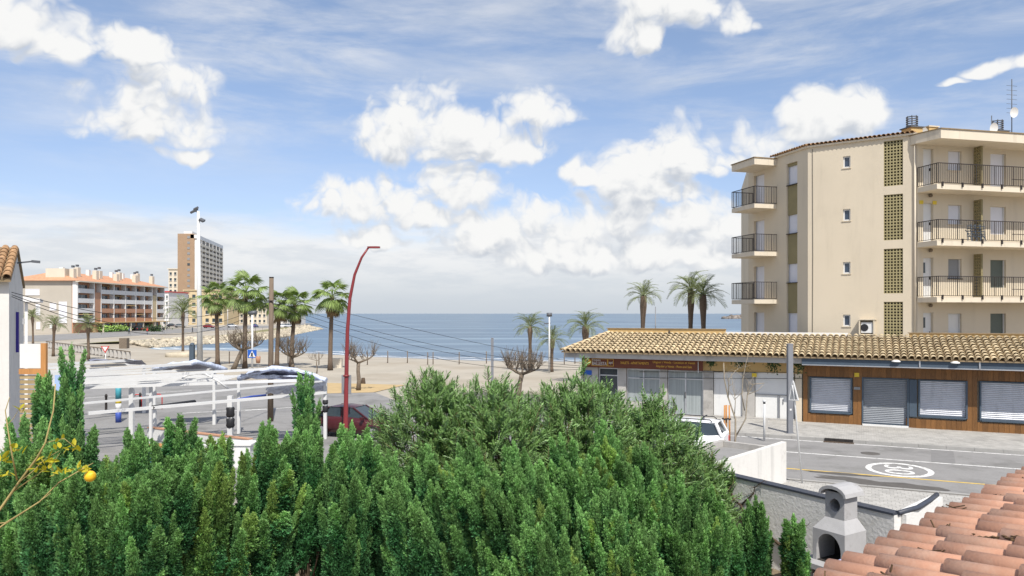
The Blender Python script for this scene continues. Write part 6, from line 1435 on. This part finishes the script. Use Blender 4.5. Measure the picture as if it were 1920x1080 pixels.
# ------------------------------------------------------------------ cars
def car(name, label, loc, rz, pm, kind='saloon', full=True, group=None, s=1.):
    c = thing(name, label, 'car', loc, group, rz); c.scale = (s, s, s); L = 4.15
    # stations: x, sill z, belt z, half width
    st = [(-2.05, .42, .80, .66), (-1.95, .30, .88, .78), (-1.5, .26, .93, .84), (-.6, .24, .94, .86), (.3, .24, .92, .86), (1.0, .25, .86, .85), (1.6, .28, .76, .80), (1.95, .32, .66, .70), (2.08, .40, .56, .58)]
    if kind == 'wagon': st[0] = (-2.05, .42, .9, .7); st[1] = (-1.98, .30, .98, .8)
    b = MB(); vs = []
    for (x, zs, zb, w_) in st:
        vs += [V(x, y, z) for y, z in ((-w_ * .9, zs), (-w_, zs + (zb - zs) * .35), (-w_ * .99, zs + (zb - zs) * .7), (-w_ * .86, zb), (0, zb + .035), (w_ * .86, zb), (w_ * .99, zs + (zb - zs) * .7), (w_, zs + (zb - zs) * .35), (w_ * .9, zs))]
    k = 9; n = len(st); b.add(vs, [(i * k + j, (i + 1) * k + j, (i + 1) * k + j + 1, i * k + j + 1) for i in range(n - 1) for j in range(k - 1)] + [(i * k, i * k + 8, (i + 1) * k + 8, (i + 1) * k) for i in range(n - 1)], True)
    b.add(vs[:k], [tuple(range(k))]); b.add(vs[-k:], [tuple(reversed(range(k)))])
    bo = part('body', b, pm, c, False); b.v = []
    rx0, rx1, rz_ = (-1.75, .25, 1.44) if kind == 'wagon' else (-1.05, .15, 1.40)
    gx0, gx1 = (-2.0, 1.05) if kind == 'wagon' else (-1.75, 1.05)
    gl = MB(); lo = [(gx0, -.70), (gx1, -.66), (gx1, .66), (gx0, .70)]; hi = [(rx0, -.56), (rx1, -.54), (rx1, .54), (rx0, .56)]; zb = .90
    gl.add([V(x, y, zb - (.06 if x > 0 else 0)) for x, y in lo] + [V(x, y, rz_ - .03) for x, y in hi], [(0, 1, 5, 4), (1, 2, 6, 5), (2, 3, 7, 6), (3, 0, 4, 7)])
    ga = part('windows', gl, M['glass'], c, False)
    rf_ = MB(); vs = []
    for (x, z, w_) in ((rx0 - .05, rz_ - .035, .57), (rx0 + .3, rz_ + .01, .585), ((rx0 + rx1) / 2, rz_ + .03, .59), (rx1 - .2, rz_ + .01, .58), (rx1 + .05, rz_ - .035, .56)): vs += [V(x, -w_, z - .05), V(x, -w_ * .6, z), V(x, w_ * .6, z), V(x, w_, z - .05)]
    rf_.add(vs, [(i * 4 + j, i * 4 + 4 + j, i * 4 + 5 + j, i * 4 + 1 + j) for i in range(4) for j in range(3)], True); ro_ = part('roof', rf_, pm, c, False)
    pl = MB()
    for sg in (-1, 1):
        pl.bar(V(gx1 + .01, sg * .675, .83), V(rx1 + .02, sg * .555, rz_ - .04), .07, .05); pl.bar(V(-.35, sg * .705, .88), V(-.35, sg * .572, rz_ - .03), .09, .03); pl.bar(V(gx0, sg * .71, .9), V(rx0, sg * .575, rz_ - .04), .13, .05)
    part('pillars', pl, pm, c, False)
    if kind == 'wagon':
        for sg in (-1, 1): part('roof_rail', MB().tube([V(-1.6, sg * .5, rz_ - .01), V(-1.5, sg * .5, rz_ + .07), V(0, sg * .5, rz_ + .08), V(.15, sg * .5, rz_)], .02, 6), M['black'], ro_, False)
        for x in (-1.2, -.2): part('cross_bar', MB().bar(V(x, -.55, rz_ + .11), V(x, .55, rz_ + .11), .05, .03), M['black'], ro_, False)
    for x in (-1.3, 1.28):
        for sg in (-1, 1):
            y = sg * .76; w = part('wheel', MB().tube([V(x, y - .09, .31), V(x, y + .09, .31)], .31, 16), M['rubber'], c, False)
            if full: part('rim', MB().tube([V(x, y - .1, .31), V(x, y + .1, .31)], .2, 12), M['alu'], w, False)
    for sg in (-1, 1):
        part('headlight', MB().add([V(1.93, sg * .68, .52), V(2.07, sg * .42, .50), V(2.0, sg * .42, .66), V(1.72, sg * .72, .68)], [(0, 1, 2, 3), (3, 2, 1, 0)]).box(1.75, 2.02, sg * .6 - .1, sg * .6 + .1, .5, .66), M['white_metal'], c, False)
        part('tail_light', MB().box(-2.06, -1.95, sg * .62 - .12, sg * .62 + .12, .6, .8), M['sign_red'], c, False)
        if full: part('mirror', MB().box(.75, .87, sg * .92 - .1, sg * .92 + .1, .88, 1.0), pm, c, False)
    if full:
        part('number_plate', MB().box(2.075, 2.09, -.26, .26, .36, .47), M['white'], c, False)
        part('bumper', MB().box(1.98, 2.1, -.55, .55, .28, .38), M['black'], c, False)
        part('wiper', MB().bar(V(1.04, -.4, .87), V(.75, .1, 1.08), .015), M['black'], c, False)
    return c
rzs = math.atan2(U.y, U.x)
red = paint('dark_red_car_paint', (.062, .011, .014)); whp = paint('white_car_paint', (.78, .78, .78))
cp = GP(668, 817); car('parked_car', 'dark red saloon car behind the red lamp post', V(cp.x, cp.y, 0), rzs + .12, red)
car('parked_car', 'white estate car with black roof rails below the glazed office door', V(6.45, 29.8, 0), rzs + math.pi, whp, 'wagon', s=1.0)
# ------------------------------------------------------------------ far shore: rocks, buildings, cars
def boulder_field(name, pts_fn, n, smin, smax, m, seed, label, zjit=.2):
    g_ = np.random.default_rng(seed); ico = MB()
    ph = (1 + 5 ** .5) / 2
    bv = np.array([(-1, ph, 0), (1, ph, 0), (-1, -ph, 0), (1, -ph, 0), (0, -1, ph), (0, 1, ph), (0, -1, -ph), (0, 1, -ph), (ph, 0, -1), (ph, 0, 1), (-ph, 0, -1), (-ph, 0, 1)]) / 1.9
    bf = np.array([(0, 11, 5), (0, 5, 1), (0, 1, 7), (0, 7, 10), (0, 10, 11), (1, 5, 9), (5, 11, 4), (11, 10, 2), (10, 7, 6), (7, 1, 8), (3, 9, 4), (3, 4, 2), (3, 2, 6), (3, 6, 8), (3, 8, 9), (4, 9, 5), (2, 4, 11), (6, 2, 10), (8, 6, 7), (9, 8, 1)])
    vs = []; fs = []
    for i in range(n):
        c, s = pts_fn(g_, i); s = s or g_.uniform(smin, smax); q = bv * g_.uniform(.65, 1.25, (12, 1)) * s * g_.uniform(.7, 1.3, 3) * np.array([1, 1, .75]); a = g_.uniform(0, 6.28); ca, sa = math.cos(a), math.sin(a)
        q = np.stack([q[:, 0] * ca - q[:, 1] * sa, q[:, 0] * sa + q[:, 1] * ca, q[:, 2]], 1) + np.array(c); vs.append(q); fs.append(bf + 12 * i)
    o = link(name, np_mesh(name, np.concatenate(vs), np.concatenate(fs), m)); o['kind'] = 'stuff'; o['label'] = label; return o
RV = [(-66, 137), (-65.5, 146), (-62.5, 160), (-60, 180), (-62, 205), (-66, 226), (-72, 265), (-77, 300), (-82, 316), (-92, 328)]
seg = [(V(*a, 0), V(*c, 0)) for a, c in zip(RV[:-1], RV[1:])]; lens = [(c - a).length for a, c in seg]
def rp(g_, i):
    k = g_.choice(len(seg), p=np.array(lens) / sum(lens)); a, c = seg[k]; f = g_.random(); d = (c - a).normalized(); nl = V(-d.y, d.x, 0)
    off = g_.uniform(-.6, 4.6); p = a + (c - a) * f + nl * off; return (p.x, p.y, -.72 + max(0, off) * .25 + g_.uniform(-.1, .12)), None
boulder_field('revetment_rocks', rp, 2600, .25, .75, M['rock'], 3, 'pale boulders of the sea revetment')
def bp(g_, i):
    f = g_.random(); x = 255 + f * 420; y = 900 + f * 40; e = min(1, f * 8 + .25); h = g_.random() ** .7; return (x, y + g_.uniform(-12, 12) * (1 - h), -1 + h * 6.5 * e), None
boulder_field('breakwater_rocks', bp, 1500, 1.6, 3.4, M['rock_dark'], 4, 'long grey breakwater of boulders on the horizon')
bk = thing('harbour_wall', 'pale harbour wall on top of the distant breakwater', 'wall', V(400, 935, 0)); part('wall_face', MB().box(310, 680, 932, 938, 0, 7.5), M['far_cream'], bk); part('beacon', MB().box(296, 298, 930, 932, 0, 17), M['far_white'], bk)
def box_windows(th, T_, rects, depth=.25, fm='far_white', gm='glass', sill=True, name='window'):
    for (a, c_, e, f) in rects:
        w_ = part(name, MB().box(a, c_, -.04, .0 - .005, e, f, T_), M[gm], th)
        part('frame', MB().box(a - .08, a, -.1, -.006, e, f, T_).box(c_, c_ + .08, -.1, -.006, e, f, T_).box(a - .08, c_ + .08, -.101, -.006, f, f + .08, T_).box(a - .12, c_ + .12, -.16, -.006, e - .1, e, T_), M[fm], w_)
# ---- long cream and orange apartment building
X0 = -124.0; Yc = 213.0; Ye = 266.0; ZF = [0, 3.3, 6.15, 9.0, 11.85]; ZR = 15.0
ap = thing('seafront_apartments', 'long cream and orange apartment building with orange tiled roof', 'building', V(X0 - 8, 235, 0))
part('wall', MB().box(X0 - 20, X0 - 1.6, Yc, Ye, 0, ZR), M['grey_wall'], ap)
part('recess_wall', MB().box(X0 - 1.599, X0 - 1.3, Yc + .1, Ye - .1, 0, ZR - .1), M['orange_wall'], ap)
# end wall windows facing the camera
TE_ = lambda a: V(X0 - 20 + a.x, Yc + a.y, a.z)
box_windows(ap, TE_, [(5.3, 9.2, 10.9, 12.6), (12.2, 14.0, 6.6, 8.6), (14.8, 17.0, 3.0, 9.0), (8.2, 9.4, 5.2, 8.4), (8.4, 9.4, 1.2, 3.2), (12.2, 14, 1.5, 2.6)], gm='white_shutter')
TFc = lambda a: V(X0 - a.y, Yc + a.x, a.z)                # x along the facade, y inward
Lf = Ye - Yc
bays = [(0, 8.5), (12.2, 19.5), (19.5, 26.5), (26.5, 33), (33, 38.8), (38.8, 44.2), (47.5, 53)]
for i, f in enumerate(ZF[1:]):
    for k, (a, c_) in enumerate(bays):
        low = i < 2 and k > 0; col_ = 'orange_wall' if (low and k < 6) or (i == 1 and 3 <= k <= 5) else 'far_white'
        sb = part('balcony', MB().box(a + .05, c_ - .05, 0, 1.29, f - .22, f, TFc).box(a + .05, c_ - .05, -.1, -.001, f - .3, f + 1.0, TFc), M[col_], ap)
        dm = (a + c_) / 2
        wd = part('window', MB().box(a + 1.0, c_ - 1.4, 1.22, 1.29, f + .05, f + 2.1, TFc), M['glass'], ap); part('frame', MB().box(dm - .1, dm + .1, 1.15, 1.219, f + .05, f + 2.1, TFc).box(a + .8, a + 1.0, 1.15, 1.29, f + .05, f + 2.1, TFc), M['far_white'], wd)
        if (k * 7 + i * 3) % 4 == 0: part('awning', MB().add([TFc(V(a + .4, 1.2, f + 2.45)), TFc(V(c_ - .4, 1.2, f + 2.45)), TFc(V(c_ - .4, -.25, f + 2.0)), TFc(V(a + .4, -.25, f + 2.0))], [(0, 1, 2, 3)]), M['ochre'], sb)
for k, x in enumerate((0, 8.5, 12.2, 19.5, 26.5, 33, 38.8, 44.2, 47.5, 53)):
    part('column', MB().box(x - .18, x + .18, -.15, 1.29, 3.0, ZR - .1, TFc), M['far_white'], ap)
part('brick_pier', MB().box(8.7, 12.0, -.05, 1.29, 0, 11.9, TFc), M['orange_wall'], ap); part('brick_pier', MB().box(44.4, 47.3, -.05, 1.29, 0, 11.9, TFc), M['yellow_wall'], ap)
part('shop_canopy', MB().box(9, 53, -2.2, 1.29, 2.75, 3.0, TFc), M['ochre'], ap)
for k in range(8): part('shop_window', MB().box(10 + k * 5.3, 14 + k * 5.3, 1.2, 1.29, .3, 2.5, TFc), M['glass'], ap)
for k in range(6): part('canopy_column', MB().box(10 + k * 8, 10.4 + k * 8, -2.1, -1.7, 0, 2.74, TFc), M['far_cream'], ap)
rf_ = MB(); e = 1.0; vs = [V(X0 - 21, Yc - e, ZR), V(X0 + e, Yc - e, ZR), V(X0 + e, Ye + e, ZR), V(X0 - 21, Ye + e, ZR), V(X0 - 10, Yc + 6, ZR + 3.0), V(X0 - 10, Ye - 6, ZR + 3.0)]
rf_.add(vs, [(0, 1, 4), (1, 2, 5, 4), (2, 3, 5), (3, 0, 4, 5), (3, 2, 1, 0)]); rfo = part('roof', rf_, M['orange_roof'], ap)
part('cornice', MB().box(-.9, Lf + .9, -1.05, 0, ZR - .35, ZR - .002, TFc), M['far_cream'], ap)
rg = random.Random(12)
for k in range(9):
    x = 3 + k * 5.9; yy_ = 3.0 + (k % 2) * 2.2; zc = ZR + .2 + yy_ * .28; ch = part('chimney', MB().box(x - .75, x + .75, yy_ - .6, yy_ + .6, zc - .8, zc + 2.4 + rg.uniform(-.2, .5), TFc), M['far_cream'], ap); part('chimney_cowl', MB().box(x - .4, x + .4, yy_ - .3, yy_ + .3, zc + 2.9, zc + 3.5, TFc), M['lamp_grey'], ch)
for k in range(7):
    x = 6 + k * 6.8; part('chimney', MB().box(x - .5, x + .5, 7.5, 8.5, ZR + 1.5, ZR + 4.2, TFc), M['far_white'], ap)
part('stair_head', MB().box(1.5, 6, 4.5, 10, ZR + .5, ZR + 3.6, TFc), M['far_cream'], ap)
# ---- tower
tx0, tx1, ty, tz = PP(333, 0, 400).x, PP(364, 0, 400).x, 400.0, PP(0, 438, 400).z
tw_ = thing('tower_block', 'tall tower block with ochre brick end wall and white balconies', 'tower', V(tx0, ty + 30, 0))
part('brick_wall', MB().box(tx0, tx1, ty, ty + 4, 0, tz), M['brick'], tw_)
TT = lambda a: V(tx1 - a.y - a.x * .18, ty + a.x, a.z)
part('core_wall', MB().add([TT(V(x, y, z)) for z in (0, tz - 2.5) for x, y in ((4.1, .01), (66, .01), (66, 14), (4.1, 8))], [(0, 1, 2, 3), (4, 5, 6, 7), (0, 1, 5, 4), (1, 2, 6, 5), (2, 3, 7, 6), (3, 0, 4, 7)]), M['far_white'], tw_)
nf = 15
for i in range(nf):
    z = 6 + i * (tz - 9) / nf
    fl_ = part('balcony', MB().box(1, 66, -1.8, -.02, z - .3, z, TT).box(1, 66, -1.9, -1.801, z - .3, z + 1.05, TT), M['far_cream'], tw_)
    for k in range(7): part('window', MB().box(3 + k * 9.2, 8.6 + k * 9.2, -.1, -.03, z + .1, z + 2.1, TT), M['tower_glass'], tw_)
for k in range(8): part('fin', MB().box(.6 + k * 9.2, 1.2 + k * 9.2, -1.95, -.02, 4, tz - 2.5, TT), M['far_white'], tw_)
part('parapet', MB().box(0, 66, -1.8, 2, tz - 2.499, tz - .5, TT), M['far_white'], tw_); part('roof_box', MB().box(2, 14, 1.5, 6, tz - .49, tz + 1.5, TT), M['far_white'], tw_)
for i in range(12): 
    z = 14 + i * 2.9; w_ = part('window', MB().box((tx0 + tx1) / 2 + .8, (tx0 + tx1) / 2 + 2.2, ty - .15, ty - .01, z, z + 1.2), M['grey_shutter'] if i != 6 else M['glass'], tw_)
def block(name, label, px0, px1, pyt, Y, dep, m, rows, cols, z0=0, roof=None):
    xa, xb = PP(px0, 0, Y).x, PP(px1, 0, Y).x; zt = PP(0, pyt, Y).z; t_ = thing(name, label, 'building', V((xa + xb) / 2, Y + dep / 2, z0))
    part('wall', MB().box(xa, xb, Y, Y + dep, z0, zt), M[m], t_); T_ = lambda a: V(xa + a.x, Y + a.y, a.z); W_ = xb - xa; hh_ = (zt - z0) / (rows + .3); cw = W_ / cols
    for r in range(rows):
        for c_ in range(cols):
            w_ = part('window', MB().box(cw * (c_ + .25), cw * (c_ + .72), -.12, -.01, z0 + hh_ * (r + .35), z0 + hh_ * (r + .8), T_), M['glass'], t_); part('sill', MB().box(cw * (c_ + .2), cw * (c_ + .77), -.35, -.01, z0 + hh_ * (r + .28), z0 + hh_ * (r + .345), T_), M['far_white'], w_)
    part('roof', MB().box(xa - .4, xb + .4, Y - .5, Y + dep + .4, zt + .01, zt + .5), M[roof or m], t_); return t_
block('beige_block', 'narrow beige block beside the brick tower', 316, 333, 505, 415, 25, 'far_cream', 9, 2)
block('yellow_block', 'yellow block at the foot of the tower', 345, 420, 545, 372, 20, 'yellow_wall', 4, 6)
block('seafront_row', 'low cream seafront row right of the yellow block', 424, 500, 574, 395, 20, 'far_cream', 3, 9)
block('seafront_house', 'small white seafront house at the end of the row', 502, 556, 586, 410, 18, 'far_white', 2, 6)
block('red_framed_block', 'narrow red and white block next to the long apartments', 305, 316, 548, 330, 20, 'far_white', 5, 2, roof='sign_red')
block('distant_house', 'distant white house behind the far left palms', -60, 30, 575, 260, 20, 'far_white', 3, 5)
# ---- far cars along the seafront road
cols_ = [('white', (.75, .75, .75)), ('black', (.02, .02, .025)), ('dark red', (.20, .02, .025)), ('silver', (.45, .46, .48)), ('blue', (.03, .06, .2)), ('grey', (.16, .165, .17))]
CP = {n: paint(n.replace(' ', '_') + '_far_car_paint', c_) for n, c_ in cols_}
for px, py, n, where in ((129, 624, 'white', 'parked before the end wall of the long apartments'), (148, 623, 'silver', 'behind the first white one near the date palms'), (243, 620, 'white', 'at the roadside below the orange balconies'), (262, 620, 'black', 'between a white and a red car'), (279, 620, 'dark red', 'at the end of the parked row by the apartments'), (323, 613, 'black', 'near the foot of the brick tower'), (338, 612, 'grey', 'left of the white mast near the tower'), (392, 615, 'dark red', 'between the mast and the fan palm'), (436, 610, 'silver', 'in front of the low seafront row'), (478, 609, 'blue', 'in front of the low seafront row near the pole'), (531, 604, 'white', 'near the tip of the promontory'), (541, 603.5, 'silver', 'nearest the tip of the promontory')):
    p = GP(px, max(py, 613), .02) if py >= 613 else V((px - 960) / F * 300, 300, .02)
    car('far_car', n + ' car ' + where, p, random.choice((0, .2, 1.4, math.pi / 2)), CP[n], 'wagon' if n in ('white', 'silver') else 'saloon', False, 'cars parked along the seafront', 1.05)
# shrubs along the far road
rs_ = random.Random(6)
for k, (px, py, r_, lab) in enumerate(((195, 617, 2.6, 'yellow green shrub before the long apartments'), (222, 616, 2.2, 'yellow green shrub right of the first one'), (288, 616, 2.4, 'dark green shrub near the end of the apartments'), (240, 611, 2.6, 'green shrub under the orange balconies'))):
    o = GP(px, py + 6, 0)
    vv, ff = leaf_cloud(420, lambda i: (V(rs_.gauss(0, r_ * .7), rs_.gauss(0, r_ * .35), abs(rs_.gauss(.8, .55))), V(rs_.gauss(0, 1), rs_.gauss(0, 1), 1)), .55, rs_)
    sh = thing('roadside_shrub', lab, 'shrub', o, 'shrubs along the seafront road'); link('foliage', np_mesh('foliage', vv, ff, M['cypress_olive'] if k < 2 else M['ivy']), sh); part('stem', MB().tube([V(0, 0, 0), V(0, 0, .9)], .08, 6), M['bark_dark'], sh, False)
# far lamp posts and stone pier
for px, pyt, pyb, lab in ((227, 565, 617, 'thin lamp post before the long apartments'), (312, 575, 617, 'thin lamp post by the red framed block'), (427, 575, 614, 'thin lamp post before the yellow block')):
    b_ = GP(px, pyb + 2); fl2 = thing('far_lamp', lab, 'street lamp', b_, 'lamp posts on the seafront road'); part('pole', MB().tube([b_, PP(px, pyt, b_.y)], .11, 6), M['white_metal'], fl2); part('lamp_head', MB().bar(PP(px, pyt, b_.y), PP(px + 6, pyt - 1, b_.y), .2), M['white_metal'], fl2)
pr_ = GP(234, 650, .2); solo('stone_pier', MB().prism([(pr_.x - .62, pr_.y - .6), (pr_.x + .62, pr_.y - .6), (pr_.x + .45, pr_.y + .6), (pr_.x - .45, pr_.y + .6)], -.1, 1.6), M['bark'], 'squat brown stone pier at the edge of the rocks', 'pier', pr_)
# people walking on the promenade (small, far)
def person(p, top, leg, lab, rz, stride=.22):
    c_ = thing('person', lab, 'person', p, 'people strolling on the seafront', rz); b = MB()
    b.lathe([(.0, .86), (.15, .88), (.17, 1.0), (.155, 1.15), (.20, 1.38), (.13, 1.47), (.055, 1.5), (.055, 1.54), (.09, 1.58), (.105, 1.66), (.085, 1.75), (.0, 1.79)], (0, 0, 0), 10)
    for s in (-1, 1):
        b.tube([V(0, s * .22, 1.42), V(.06 * s, s * .27, 1.14), V(.16 * s, s * .26, .9)], [.06, .048, .035], 6)
    part('body', b, M[top], c_, False); l_ = MB()
    for s in (-1, 1): l_.tube([V(0, s * .09, .92), V(stride * s * .5, s * .1, .5), V(stride * s, s * .1, .06), V(stride * s + .14, s * .1, .04)], [.095, .07, .05, .04], 6)
    part('trousers', l_, M[leg], c_, False)
for k, (px, py, t_, l_, lab) in enumerate(((242, 627, 'navy', 'black', 'person in dark clothes walking below the orange balconies'), (276, 627, 'sign_red', 'navy', 'person in red top strolling behind the date palm'), (307, 625, 'black', 'grey_shutter', 'person in black walking near the tower'), (361, 624, 'navy', 'black', 'person in dark jacket just left of the mast'))): person(GP(px, py, .02), t_, l_, lab, k * 1.3)
